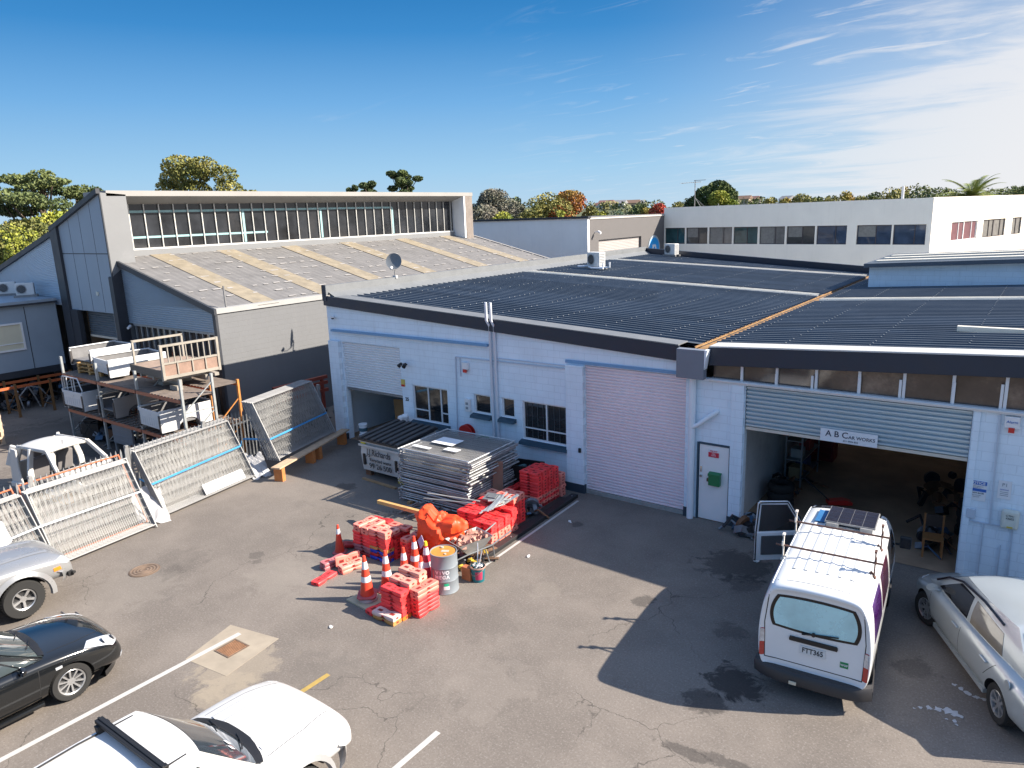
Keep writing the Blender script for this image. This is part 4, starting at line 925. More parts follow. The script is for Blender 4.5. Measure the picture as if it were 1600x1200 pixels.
def cabin(name, m, parent, base, top, dome, cf=.12, cr_=.06, bul=.05, mid=.5, inset=.03, ns=14, nf=10, nt_=6):
    """greenhouse shell: base/top = (y_front, y_rear, half_width_front, half_width_rear, z)"""
    def S(face, u, t):
        e = t**.92
        L = lambda i: base[i]+(top[i]-base[i])*e
        bow = math.sin(math.pi*t)*inset
        yf, yr, wf, wr, z = L(0)+bow*.6, L(1)-bow*.8, L(2)+bow, L(3)+bow, base[4]+(top[4]-base[4])*t
        if face == 's':
            w_ = wf+(wr-wf)*u + bul*math.sin(math.pi*u)**.8*(1-.3*t)
            return Vector((w_, yf+(yr-yf)*u, z))
        if face == 'f': return Vector((wf*u, yf+cf*(1-.55*t)*(1-abs(u)**2.2), z))
        return Vector((wr*u, yr-cr_*(1-abs(u)**2.2), z))
    mb = MB()
    mb.grid([[S('s',i/ns,j/nt_) for i in range(ns+1)] for j in range(nt_+1)], nt_+1, ns+1)
    mb.grid([[Vector((-p.x,p.y,p.z)) for p in (S('s',i/ns,j/nt_) for i in range(ns+1))] for j in range(nt_+1)], nt_+1, ns+1)
    for f in 'fr': mb.grid([[S(f,2*i/nf-1,j/nt_) for i in range(nf+1)] for j in range(nt_+1)], nt_+1, nf+1)
    G = []
    for j in range(ns+1):
        a = S('s', j/ns, 1); row = []
        for i in range(nf+1):
            u = 2*i/nf-1; y = a.y
            if j == 0: y = S('f',u,1).y
            elif j == ns: y = S('r',u,1).y
            else:
                yf = S('f',u,1).y; yr = S('r',u,1).y; y = yf+(yr-yf)*(j/ns)
            v = math.sin(math.pi*min(1,max(0,j/ns)))**.5
            row.append(Vector((a.x*u, y, a.z+dome*(1-abs(u)**2.4)*v)))
        G.append(row)
    mb.grid(G, ns+1, nf+1)
    o = mb.build(name, m, parent, weld=True)
    o.data.polygons.foreach_set('use_smooth', [True]*len(o.data.polygons)); o.data.set_sharp_from_angle(angle=R(50))
    return o, S
def wheel(parent, x, y, r, w_, spokes=5, style='alloy', rim_r=None, turn=0., rimm=None):
    sgn = 1 if x > 0 else -1; rim_r = rim_r or r*.68
    M = Matrix.Translation((x, y, r)) @ Matrix.Rotation(turn, 4, 'Z') @ Matrix.Rotation(R(90)*sgn, 4, 'Y')
    t = bpy.data.objects.new('wheel', None); COL.objects.link(t); t.parent = parent; t.matrix_local = M
    h = w_/2
    mb = MB(); mb.lathe([(rim_r-.01,-h*.9),(rim_r+.01,-h),(r*.93,-h),(r-.012,-h*.8),(r,-h*.5),(r,h*.5),(r-.012,h*.8),(r*.93,h),(rim_r+.01,h),(rim_r-.01,h*.86)], 44, caps=False)
    for i in range(44):
        a = 6.2832*i/44; c, s_ = math.cos(a), math.sin(a)
        mb.add([Vector((c*(r-.006)-s_*d, s_*(r-.006)+c*d, z)) for d in (-.006,.006) for z in (-h*.75, h*.75)] + [Vector((c*(r+.006)-s_*d, s_*(r+.006)+c*d, z)) for d in (-.006,.006) for z in (-h*.75, h*.75)], [(4,5,7,6),(0,1,5,4),(2,3,7,6)])
    mb.build('tyre', RUBBER, t, smooth=35)
    mb = MB(); rm = rimm or SILVER
    mb.lathe([(rim_r,-h*.8),(rim_r,h*.82),(rim_r-.012,h*.9),(rim_r-.03,h*.82),(rim_r-.035,h*.3)], 44, caps=False)
    mb.cyl((0,0,h*.3),(0,0,h*.62),.062,n=20)
    for i in range(spokes):
        a = 6.2832*i/spokes; ww = rim_r*(.20 if spokes <= 7 else .115)
        d = Vector((math.cos(a), math.sin(a), 0)); n = Vector((-d.y, d.x, 0)); p0 = d*.045; p1 = d*(rim_r-.015)
        vs = [p0-n*ww*.45, p0+n*ww*.45, p1+n*ww*.62, p1-n*ww*.62]
        mb.add([v+Vector((0,0,z0)) for z0, z1 in ((h*.30,h*.42),) for v in vs] + [v+Vector((0,0,z)) for v, z in zip(vs, (h*.62,h*.62,h*.78,h*.78))], [(4,5,6,7),(0,1,5,4),(1,2,6,5),(2,3,7,6),(3,0,4,7)])
    mb.build('rim', rm, t, smooth=30)
    mb = MB(); mb.cyl((0,0,h*.0),(0,0,h*.28),rim_r-.02,n=30); mb.build('brake_disc', mat('brake_dark', (.03,.03,.032), .6, metal=.4), t)
    return t
def mirror(parent, x, y, z, m, sgn, s=1., rot=0):
    mb = MB(); mb.lathe([(0,-.06),(.08,-.05),(.11,0),(.11,.015),(.0,.015)], 16, Matrix.Translation((x+sgn*.11*s, y, z)) @ Matrix.Diagonal((1.05*s,.9,.75*s,1)) @ Euler((R(90),0,0)).to_matrix().to_4x4())
    mb.bar((x-sgn*.05,y+.0,z-.05),(x+sgn*.08,y,z-.02),.05,.035)
    o = mb.build('wing_mirror', m, parent, smooth=45); return o
def handle(bv, parent, x, y, z, m, sgn, L=.20):
    p = proj_pt(bv, (sgn*2, y, z), (-sgn,0,0), .0)
    if p is None: return
    o = MB().box(-.012,.028,-L/2,L/2,-.018,.018).build('door_handle', m, parent, bevel=.012); o.location = (p.x+sgn*.012, y, z); o.rotation_euler = (0,0,0 if sgn > 0 else R(180))
def lamp(bv, c4, d, name, m, parent, **k):
    return patch(bv, c4, d, name, m, parent, **k)
LENS = mat('headlamp_lens', (.55,.57,.60), .08, metal=.3, var=.35, vs=14, coat=1.); AMBER = mat('amber_lens', (.75,.20,.02), .15, var=.1); TAIL = mat('red_lens', (.42,.012,.015), .12, var=.1, coat=1.)

# ---- white delivery van, rear toward the camera
def van():
    PW = paint('van_white', (.72,.74,.75), rough=.38)
    t = thing('delivery_van', 'white high-roofed van with solar panel and roof bars, seen from behind, front door open', 'van', (-2.62,13.06,0), R(5))
    st = []
    def sec(y, zb, zr_, wl, wm, wr, cr=.05): return (y, zb, zr_, wl, wm, wr, cr)
    rows = [(-2.25,.42,1.78,.74,.76,.60),(-2.31,.40,1.82,.78,.80,.63),(-2.30,.38,1.88,.80,.835,.65),(-2.16,.36,1.93,.81,.845,.665),(-1.2,.34,1.955,.815,.85,.67),(0,.34,1.965,.815,.85,.67),(.9,.34,1.96,.815,.85,.67),(1.42,.34,1.91,.815,.845,.655),(1.66,.34,1.70,.81,.845,.68),(2.04,.34,1.26,.81,.84,.72),(2.16,.36,1.08,.80,.83,.70),(2.29,.40,.92,.76,.79,.66),(2.34,.44,.78,.66,.70,.60)]
    mb = MB(); P = []
    for y, zb, zr_, wl, wm, wr in rows:
        k = zr_-zb; h = [(0,zb),(wl*.75,zb),(wl,zb+.06),(wm,zb+k*.30),(wm,zb+k*.46),(wm-.015,zb+k*.58),((wm+wr)/2+.035,zb+k*.80),(wr+.035,zr_-.10),(wr-.02,zr_-.012),(wr*.5,zr_+.022),(0,zr_+.03)]
        P.append([(x,y,z) for x, z in h] + [(-x,y,z) for x, z in h[-2:0:-1]])
    n = len(P[0]); mb.grid(P, len(P), n, closed=True)
    for row in (0, len(P)-1):
        c = Vector((0, P[row][0][1]-(.012 if row == 0 else -.012), sum(p[2] for p in P[row])/n)); mb.add([c], []); ci = len(mb.v)-1
        for j in range(n): mb.f.append([row*n+j, row*n+(j+1) % n, ci]); mb.mi.append(0)
    o = mb.build('body', [PW, GAP], t); s_ = o.modifiers.new('s', 'SUBSURF'); s_.levels = 2
    cuts = []
    for y in (-1.25, 1.45):
        for sg in (-1, 1):
            c = MB().cyl((sg*.55,y,.33),(sg*1.2,y,.33),.36,n=36).build('cut', GAP, t); cuts.append(c); b_ = o.modifiers.new('b','BOOLEAN'); b_.operation = 'DIFFERENCE'; b_.object = c; b_.material_mode = 'TRANSFER'
    bake(o)
    for c in cuts: bpy.data.objects.remove(c)
    o.data.polygons.foreach_set('use_smooth', [True]*len(o.data.polygons)); o.data.set_sharp_from_angle(angle=R(40))
    bv = bvh_of(o)
    # rear: window, surround, lights, handle, plate
    FWD = (0,1,0)
    BLK = mat('window_seal', (.010,.010,.012), .25, var=0)
    patch(bv, [(-.70,-3,1.13),(.70,-3,1.13),(.63,-3,1.755),(-.63,-3,1.755)], FWD, 'rear_window_seal', BLK, t, 16, 10, .004, k=.42)
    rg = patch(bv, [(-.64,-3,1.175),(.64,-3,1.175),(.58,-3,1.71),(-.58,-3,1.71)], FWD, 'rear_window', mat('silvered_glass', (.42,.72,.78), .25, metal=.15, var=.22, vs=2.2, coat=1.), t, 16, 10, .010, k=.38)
    for sg in (-1, 1):
        lp = patch(bv, [(sg*.725,-3,.60),(sg*.80,-3,.60),(sg*.80,-3,1.08),(sg*.735,-3,1.08)], (0,1,0), 'tail_light', TAIL, t, 4, 10, .012, k=.15)
        patch(bv, [(sg*.728,-3,.84),(sg*.80,-3,.84),(sg*.80,-3,1.07),(sg*.737,-3,1.07)], (0,1,0), 'reverse_lens', LENS, lp, 4, 6, .016, k=.1)
    patch(bv, [(-.36,-3,.98),(.36,-3,.98),(.355,-3,1.05),(-.355,-3,1.05)], FWD, 'tailgate_handle', BLACK, t, 10, 3, .03, k=.1, skirt=.04)
    pl = thing('number_plate', None, None); pl.parent = t; pp = proj_pt(bv, (-.0,-3,.86), FWD, .012); pl.location = pp; pl.rotation_euler = (R(-6),0,0)
    MB().box(-.19,.19,-.006,.006,-.068,.068).build('plate', mat('plate_white', (.62,.63,.62), .4, var=.05), pl, bevel=.003); text('FTT365', .115, (0,-.009,-.002), FRONT, INK, pl, sx=.86, bold=.002)
    mb = seam(bv, [(-.72,-3,.58),(-.74,-3,1.2),(-.68,-3,1.76)], FWD, .014, '', GAP, t); b2 = seam(bv, [(.72,-3,.58),(.74,-3,1.2),(.68,-3,1.76)], FWD, .014, '', GAP, t); mb.add(b2.v, b2.f); b2 = seam(bv, [(-.72,-3,.58),(.72,-3,.58)], FWD, .014, '', GAP, t); mb.add(b2.v, b2.f); mb.build('tailgate_seam', GAP, t)
    mb = MB(); q = proj_pt(bv, (.0,-3,1.17), FWD, .02); q2 = proj_pt(bv, (-.17,-3,1.14), FWD, .03); mb.bar(q, q2, .03, .02); mb.cyl(q+Vector((0,.03,0)), q-Vector((0,.03,0)), .03); q3 = proj_pt(bv, (.36,-3,1.22), FWD, .03); mb.bar(q, q3, .02, .015); mb.build('rear_wiper', BLACK, t)
    st_ = patch(bv, [(.40,-3,.72),(.52,-3,.72),(.52,-3,.82),(.40,-3,.82)], FWD, 'green_sticker', mat('sticker_green', (.01,.22,.08), .4, var=0), t, 3, 3, .004, k=0); 
    q = proj_pt(bv, (.46,-3,.77), FWD, .008); text('WOF', .045, q, FRONT, PLATE, st_, bold=.001)
    # bumper
    mb = MB(); B = []
    for i in range(17):
        u = 2*i/16-1; x = .875*u; yy = -2.40+.16*abs(u)**5; B.append([(x,yy+.12,.24),(x,yy,.27),(x,yy-.01,.42),(x,yy+.03,.475),(x,yy+.14,.48)])
    mb.grid(B, 17, 5)
    for sg in (-1, 1): mb.grid([[(sg*.875,-2.24,.25),(sg*.85,-1.63,.32)],[(sg*.885,-2.24,.42),(sg*.85,-1.62,.42)],[(sg*.86,-2.22,.48),(sg*.84,-1.62,.47)]], 3, 2)
    bp = mb.build('rear_bumper', mat('bumper_dark', (.035,.033,.034), .45, var=.2), t, smooth=45, weld=True)
    MB().box(-.30,-.19,-2.44,-2.42,.30,.35).build('tow_plate', mat('tow_cream', (.6,.55,.42)), bp)
    MB().box(-.70,.70,-2.2,2.1,.19,.50).build('chassis', GAP, t)
    # side windows (purple curtains behind glass) and seams
    PUR = mat('purple_window', (.085,.02,.16), .08, var=.5, vs=5, coat=1.); MAR = mat('maroon_window', (.10,.025,.05), .08, var=.5, vs=5, coat=1.); DKW = mat('van_glass', (.02,.022,.028), .05, var=0, spec=.8)
    for sg in (1, -1):
        D = (-sg,0,0)
        for a, b_, m_ in ((-2.05,-1.05,PUR),(-.93,.10,MAR),(.28,1.55,DKW)):
            if sg < 0 and a > .2: continue
            fr_ = 1.08 if a < .2 else .95
            patch(bv, [(sg*2,a,1.12),(sg*2,b_,1.12),(sg*2,b_-.02 if a < .2 else b_-.30,1.70),(sg*2,a+(.10 if a < -2 else .03),1.70)], D, 'side_window', m_, t, 10, 8, .006, k=.12)
        mb = MB()
        for pts in ([(sg*2,.17,.36),(sg*2,.17,1.82)], [(sg*2,1.80,.75),(sg*2,1.80,1.0)], [(sg*2,-1.0,1.0),(sg*2,.1,1.0)], [(sg*2,-.99,.36),(sg*2,-.99,1.82)]):
            b2 = seam(bv, pts, D, .012, '', GAP, t); mb.add(b2.v, b2.f)
        mb.build('door_seam', GAP, t)
        handle(bv, t, 0, .32, .98, BLACK, sg)
    patch(bv, [(-.66,1.42,3),(.66,1.42,3),(.70,2.02,3),(-.70,2.02,3)], (0,-.35,-1), 'windscreen', DKW, t, 12, 8, .006)
    # roof ribs, gutter, seam, bars and panel
    rb = MB()
    for x in (-.42,-.25,-.08,.09,.26,.43):
        A = [proj_pt(bv, (x, y, 4), (0,0,-1), .0) for y in [-1.75+i*.27 for i in range(11)]]
        A = [a for a in A if a is not None]
        if len(A) > 2:
            rb.grid([[a+Vector((dx,0,dz)) for a in A] for dx, dz in ((-.045,-.002),(-.018,.013),(.018,.013),(.045,-.002))], 4, len(A))
    rb.build('roof_ribs', PW, t, smooth=50)
    mb = MB()
    for sg in (-1, 1):
        A = []
        for i in range(24):
            y = -2.2+i*.148; q = proj_pt(bv, (sg*.665, y, 4), (0,0,-1), 0)
            if q is not None: A.append(q+Vector((0,0,.004)))
        mb.tube(A, .014, 6)
    mb.build('roof_gutter', PW, t, smooth=50)
    mb = seam(bv, [(-.6,-2.13,4),(.6,-2.13,4)], (0,0,-1), .014, '', GAP, t); mb.build('tailgate_hinge_seam', GAP, t)
    BR = mat('rusty_bar', (.13,.07,.055), .6, metal=.3, var=.4, vs=12); BK = mat('bracket_white', (.55,.52,.48), .5, var=.15)
    for y in (-1.27, -.18):
        r_ = MB(); r_.cyl((-.82,y,2.10),(.82,y,2.10),.018,n=10); ro = r_.build('roof_bar', BR, t)
        for sg in (-1, 1):
            k = MB(); k.bar((sg*.70,y,1.86),(sg*.70,y,2.30),.05,.02); k.bar((sg*.70,y-.05,2.30),(sg*.70,y+.05,2.30),.04,.03); k.bar((sg*.72,y,1.84),(sg*.64,y,1.93),.07,.04)
            k.lathe([(.035,-.01),(.06,-.01),(.06,.01),(.035,.01)], 14, Matrix.Translation((sg*.71,y,2.14)) @ Euler((0,R(90),0)).to_matrix().to_4x4(), caps=False); k.build('bar_bracket', BK if sg < 0 else BR, ro)
    q = proj_pt(bv, (.15,.56,4), (0,0,-1), 0)
    sp_ = bpy.data.objects.new('solar_panel', None); COL.objects.link(sp_); sp_.parent = t; sp_.location = (q.x, q.y, q.z+.05); sp_.rotation_euler = (R(-2),0,0)
    MB().box(-.42,.42,-.42,.42,.0,.035).build('panel_frame', GALVW, sp_, bevel=.004)
    mb = MB()
    for i in range(4):
        for j in range(6): mb.box(-.405+i*.204,-.405+i*.204+.196,-.405+j*.136,-.405+j*.136+.128,.0345,.0385)
    mb.build('solar_cells', mat('solar_cell', (.018,.014,.022), .15, var=.15, coat=.6), sp_)
    mb = MB(); 
    for x in (-.38,.18): mb.box(x,x+.2,-.48,-.42,-.05,.02)
    mb.box(-.40,.38,-.45,-.43,-.05,-.03); mb.build('mount', GALVW, sp_); MB().box(-.60,-.425,-.32,.30,-.045,-.035).build('blue_tarp', mat('blue_tarp', (.03,.14,.33), .5), sp_)
    mb = MB(); mb.box(.90,1.10,1.70,1.80,1.12,1.36); mb.bar((.82,1.80,1.16),(.94,1.76,1.18),.05); mo = mb.build('wing_mirror', BLACK, t, bevel=.025); MB().box(.92,1.08,1.693,1.699,1.14,1.34).build('mirror_glass', DKW, mo)
    for y in (-1.25, 1.45):
        for sg in (-1, 1): wheel(t, sg*.73, y, .32, .19, 5, rim_r=.19, rimm=STEEL)
    # open front door on the left
    d = bpy.data.objects.new('open_door', None); COL.objects.link(d); d.parent = t; d.location = (-.86,1.80,0); d.rotation_euler = (0,0,R(-58))
    P3 = [(0,.46),(0,1.10),(-.38,1.72),(-.98,1.74),(-1.03,1.10),(-1.03,.46),(-.75,.46),(-.62,.62),(-.38,.70),(-.18,.62),(-.1,.46)]
    lo = MB(); lo.prism([(y,z) for y, z in [(0,.46),(0,1.10),(-1.03,1.10),(-1.03,.46)]], 'x', -.03, .05)
    lo.build('door_panel', PW, d, bevel=.02)
    fr = MB()
    for a, b_ in (((0,1.1),(-.38,1.72)),((-.38,1.72),(-.96,1.74)),((-.96,1.74),(-1.0,1.1))): fr.bar((0,a[0],a[1]),(0,b_[0],b_[1]),.06,.06,up=(1,0,0))
    fr.build('door_frame', PW, d); MB().add([(.0,-.03,1.1),(.0,-.38,1.7),(.0,-.96,1.72),(.0,-.98,1.1)], [(0,1,2,3)]).build('door_glass', mat('door_glass_clear', (.03,.03,.032), .04, var=0, trans=.75), d)
    MB().box(.05,.08,-.92,-.10,.60,1.02).build('door_card', mat('grey_trim', (.07,.07,.075), .8, var=.2), d, bevel=.01)
    sl = MB()
    for a, b_ in (((-.01,.47),(-.01,1.1)),((-.02,1.12),(-.39,1.74)),((-.39,1.75),(-.97,1.76)),((-.98,1.74),(-1.03,1.1)),((-1.03,1.1),(-1.03,.47))): sl.bar((.056,a[0],a[1]),(.056,b_[0],b_[1]),.02,.02)
    sl.build('door_seal', RUBBER, d)
    m2 = MB(); m2.bar((-.02,-.08,1.14),(-.16,-.06,1.2),.03); m2.box(-.28,-.14,-.12,-.02,1.05,1.33); m2.build('wing_mirror', BLACK, d, bevel=.02)
    return t
van()

# ---- generic car with greenhouse
SFS = {}
def car(name, label, cat, loc, rz, P, st, base, top, dome, wheels, wr, ww, arches, ar, glass=None, spokes=10, rim=None, turn=0, cf=.14, win=(), ws_=(), rw=(), cabkw=None, cut_w=.8):
    t = thing(name, label, cat, loc, rz)
    b = body(st, 'body', P, t, arches=[(y, wr, sg, cut_w) for y in arches for sg in (-1, 1)], ar=ar)
    c, SF = cabin('roof_and_pillars', P, t, base, top, dome, cf=cf, **(cabkw or {}))
    for y in arches:
        for sg in (-1, 1): wheel(t, sg*wheels, y, wr, ww, spokes, rim_r=rim, turn=turn if y > 0 else 0)
    t['_'] = 0; del t['_']; SFS[t.name] = SF
    return t, b, c, bvh_of(b), bvh_of(c), bvh_of(b, c)

def scuttle(t, bc, bb, hw, w_, ylo, yhi):
    def top(bv, x, y):
        h = bv.ray_cast(Vector((x, y, 4)), Vector((0,0,-1)), 8); return h[0].z if h[0] is not None else -9
    ys = []
    N = 18
    for i in range(N+1):
        x = (2*i/N-1)*hw; y = ylo
        while y < yhi and top(bc, x, y) > top(bb, x, y): y += .01
        ys.append((x, y))
    rows = []
    for k in range(4):
        row = []
        for x, y in ys:
            yy = y-.05+w_*k/3*(1-.35*(x/hw)**2); row.append(Vector((x, yy, max(top(bb, x, yy), top(bc, x, yy))+.014+(.012 if k in (1,2) else 0))))
        rows.append(row)
    mb = MB(); mb.grid(rows, 4, N+1); mb.build('scuttle', BLACK, t, smooth=50)
    mb = MB()
    for a in (3, 10):
        P = []
        for k in range(6):
            x, y = ys[a+k]; yy = y+.02-.03*k; P.append(Vector((x, yy, max(top(bb, x, yy), top(bc, x, yy))+.035)))
        mb.tube(P, .009, 6)
    pieces(mb, 'wiper', BLACK, t)
# ---- silver hatchback (right edge)
def hatch():
    P = paint('hatch_silver', (.46,.50,.51), .45, .34)
    st = [(-2.16,.36,.80,.92,.66,.70,.55,.02),(-2.20,.30,.82,.95,.76,.80,.60,.02),(-1.95,.24,.86,.98,.82,.855,.66,.02),(-1.25,.22,.88,.96,.84,.865,.72,.0),(0,.20,.86,.92,.84,.862,.74,.0),(.85,.20,.86,.90,.84,.862,.74,.02),(1.30,.22,.84,.88,.83,.86,.70,.06),(1.75,.24,.74,.80,.80,.845,.64,.06),(2.05,.26,.62,.68,.70,.75,.54,.05),(2.19,.30,.54,.58,.54,.58,.44,.02)]
    t, b, c, bb, bc, ba = car('hatchback_car', 'silver hatchback with black wheels and weathered roof parked at the right edge beside the van', 'car', (.08,13.40,0), R(27.8), P, st,
        (1.48,-2.0,.72,.66,.86), (.42,-1.15,.58,.54,1.47), .05, .735, .31, .19, (-1.35,1.38), .355, spokes=7, rim=.205, turn=R(14), cut_w=.80)
    GL = mat('hatch_glass', (.022,.022,.024), .05, var=0, spec=.8); TAN = mat('hatch_rear_glass', (.23,.20,.155), .07, var=.25, vs=3, coat=1., spec=.8)
    for sg in (-1, 1):
        D = (-sg,0,0)
        patch(bc, [(sg*2,1.10,.93),(sg*2,-.02,.93),(sg*2,-.02,1.33),(sg*2,.45,1.33)], D, 'front_side_window', GL, t, 10, 6, .006, k=.08)
        patch(bc, [(sg*2,-.12,.93),(sg*2,-1.12,.95),(sg*2,-.98,1.26),(sg*2,-.12,1.33)], D, 'rear_side_window', TAN, t, 10, 6, .006, k=.08)
        mb = MB()
        for pts in ([(sg*2,1.08,.35),(sg*2,1.13,.84)], [(sg*2,-.07,.30),(sg*2,-.07,.86)], [(sg*2,-.95,.55),(sg*2,-1.2,.86)], [(sg*2,-.07,.30),(sg*2,1.08,.35)], [(sg*2,-.07,.30),(sg*2,-.9,.33)]):
            q = seam(bb, pts, D, .010, '', GAP, t); mb.add(q.v, q.f)
        mb.build('door_seam', GAP, t); handle(bb, t, 0, .08, .76, P, sg); handle(bb, t, 0, -.92, .78, P, sg)
        mirror(t, sg*.80, 1.0, .95, P, sg, .85)
        patch(ba, [(sg*.60,-2.0,.66),(sg*.80,-2.0,.66),(sg*.74,-2.0,.96),(sg*.60,-2.0,.96)], (-sg*.5,1,0), 'tail_light', TAIL, t, 5, 8, .01, k=.1)
        patch(bb, [(sg*.46,2.02,.60),(sg*.72,1.98,.62),(sg*.78,1.85,.76),(sg*.60,1.9,.76)], (-sg*.25,-1,-.5), 'headlight', LENS, t, 8, 6, .008)
        v = MB(); v.tube([(sg*.745,1.15,1.02),(sg*.70,.80,1.25),(sg*.655,.40,1.38),(sg*.63,-.3,1.41),(sg*.62,-.9,1.36)], .02, 6); v.build('weather_shield', mat('smoke_visor', (.02,.015,.02), .15), t, smooth=50)
        MB().cyl((sg*.858,-1.62,.82),(sg*.845,-1.62,.82),.07,n=20).build('fuel_flap', P, t) if sg < 0 else None
        MB().bar((sg*.80,-.95,.24),(sg*.80,.95,.24),.06,.07).build('sill_trim', P, t)
    winf(SFS[t.name], 'f', 'windscreen', GL, t)
    winf(SFS[t.name], 'r', 'rear_window', GL, t)
    MB().box(-.26,.26,-2.215,-2.20,.62,.74).build('number_plate', PLATE, t)
    return t
hatch()

# ---- black saloon (left)
def saloon():
    P = paint('saloon_black', (.008,.009,.010), .0, .12)
    st = [(-2.34,.40,.86,.98,.60,.66,.50,.02),(-2.38,.30,.88,1.00,.76,.80,.62,.02),(-1.9,.22,.90,1.02,.83,.87,.70,.02),(-1.2,.20,.90,.99,.84,.885,.74,.0),(0,.18,.87,.94,.84,.885,.75,.0),(.80,.18,.86,.92,.84,.885,.76,.02),(1.10,.19,.86,.90,.84,.885,.77,.06),(1.55,.20,.84,.88,.84,.89,.74,.07),(1.95,.20,.79,.84,.83,.885,.69,.07),(2.20,.20,.71,.77,.79,.84,.62,.06),(2.33,.20,.58,.66,.72,.76,.54,.04),(2.39,.24,.46,.54,.62,.66,.46,.02)]
    t, b, c, bb, bc, ba = car('saloon_car', 'glossy black saloon car with ten-spoke alloy wheels beside the white bay line', 'car', (-13.36,2.58,0), R(0), P, st,
        (1.22,-1.72,.74,.70,.86), (.20,-.95,.58,.55,1.45), .05, .745, .325, .22, (-1.40,1.46), .365, spokes=10, rim=.225, cut_w=.82)
    GL = mat('saloon_glass', (.05,.065,.07), .04, var=.3, vs=1.4, spec=.9, coat=1.)
    for sg in (-1, 1):
        D = (-sg,0,0)
        patch(bc, [(sg*2,.80,.92),(sg*2,-.10,.92),(sg*2,-.10,1.34),(sg*2,.25,1.34)], D, 'front_side_window', GL, t, 10, 6, .006, k=.06)
        patch(bc, [(sg*2,1.06,.91),(sg*2,.84,.91),(sg*2,.56,1.14),(sg*2,.60,1.14)], D, 'quarter_window', GL, t, 5, 5, .006, k=.0)
        patch(bc, [(sg*2,-.18,.92),(sg*2,-1.15,.94),(sg*2,-.92,1.28),(sg*2,-.18,1.34)], D, 'rear_side_window', GL, t, 10, 6, .006, k=.06)
        mb = MB()
        for pts in ([(sg*2,.98,.32),(sg*2,1.02,.85)], [(sg*2,-.15,.28),(sg*2,-.15,.86)], [(sg*2,-.15,.28),(sg*2,.98,.30)]):
            q = seam(bb, pts, D, .010, '', GAP, t); mb.add(q.v, q.f)
        mb.build('door_seam', GAP, t); handle(bb, t, 0, .03, .78, P, sg)
        mirror(t, sg*.82, .78, .94, P, sg, .9)
        hl = patch(bb, [(sg*.52,2.42,.62),(sg*.80,2.16,.60),(sg*.86,1.74,.83),(sg*.70,1.84,.86)], (-sg*.5,-.6,-.6), 'headlight', LENS, t, 8, 8, .008, k=.1)
        for q in ((.66,2.22,.68),(.76,2.02,.74)):
            h = proj_pt(bb, (sg*q[0],q[1],q[2]), (-sg*.5,-.6,-.6), .012)
            if h is not None: MB().cyl(h, h+Vector((sg*.2,1,.5)).normalized()*.012, .055, n=18).build('projector', mat('projector_dark', (.08,.085,.1), .05, metal=.6), hl)
        MB().prism([(sg*.87,-.95),(sg*.87,1.02),(sg*.78,1.04),(sg*.78,-.95)], 'z', .15, .22).build('side_skirt', P, t, bevel=.02)
        h = proj_pt(bb, (sg*2,1.30,.70), D, .006); 
        if h is not None: MB().box(-.01,.01,-.05,.05,-.02,.02).build('side_repeater', LENS, t, loc=h)
    winf(SFS[t.name], 'f', 'windscreen', GL, t)
    scuttle(t, bc, bb, .66, .13, .9, 1.5)
    patch(bb, [(-.36,3,.50),(.36,3,.50),(.40,3,.62),(-.40,3,.62)], (0,-1,-.15), 'grille', mat('grille_black', (.01,.01,.011), .3, metal=.5), t, 10, 4, .006)
    mb = MB(); L = []
    for i in range(21):
        u = 2*i/20-1; L.append([( .86*u, 2.40-.42*abs(u)**3, z) for z in (.14,.17,.24)])
    mb.grid(L, 21, 3); mb.grid([[ (p[0][0], p[0][1]-.2, p[0][2]) for p in L],[p[0] for p in L]], 2, 21); mb.build('front_lip', P, t, smooth=40)
    for sg in (-1, 1): patch(bb, [(sg*.58,2.3,.30),(sg*.72,2.22,.31),(sg*.72,2.22,.39),(sg*.60,2.3,.38)], (-sg*.4,-1,0), 'fog_light', LENS, t, 5, 4, .006)
    mb = seam(bb, [(-.62,1.25,3),(-.60,1.7,3),(-.48,2.12,3)], (0,0,-1), .010, '', GAP, t); q = seam(bb, [(.62,1.25,3),(.60,1.7,3),(.48,2.12,3)], (0,0,-1), .010, '', GAP, t); mb.add(q.v,q.f); q = seam(bb, [(-.48,2.12,3),(.48,2.12,3)], (0,0,-1), .010, '', GAP, t); mb.add(q.v,q.f); pieces(mb, 'bonnet_seam', GAP, t)
    return t
saloon()

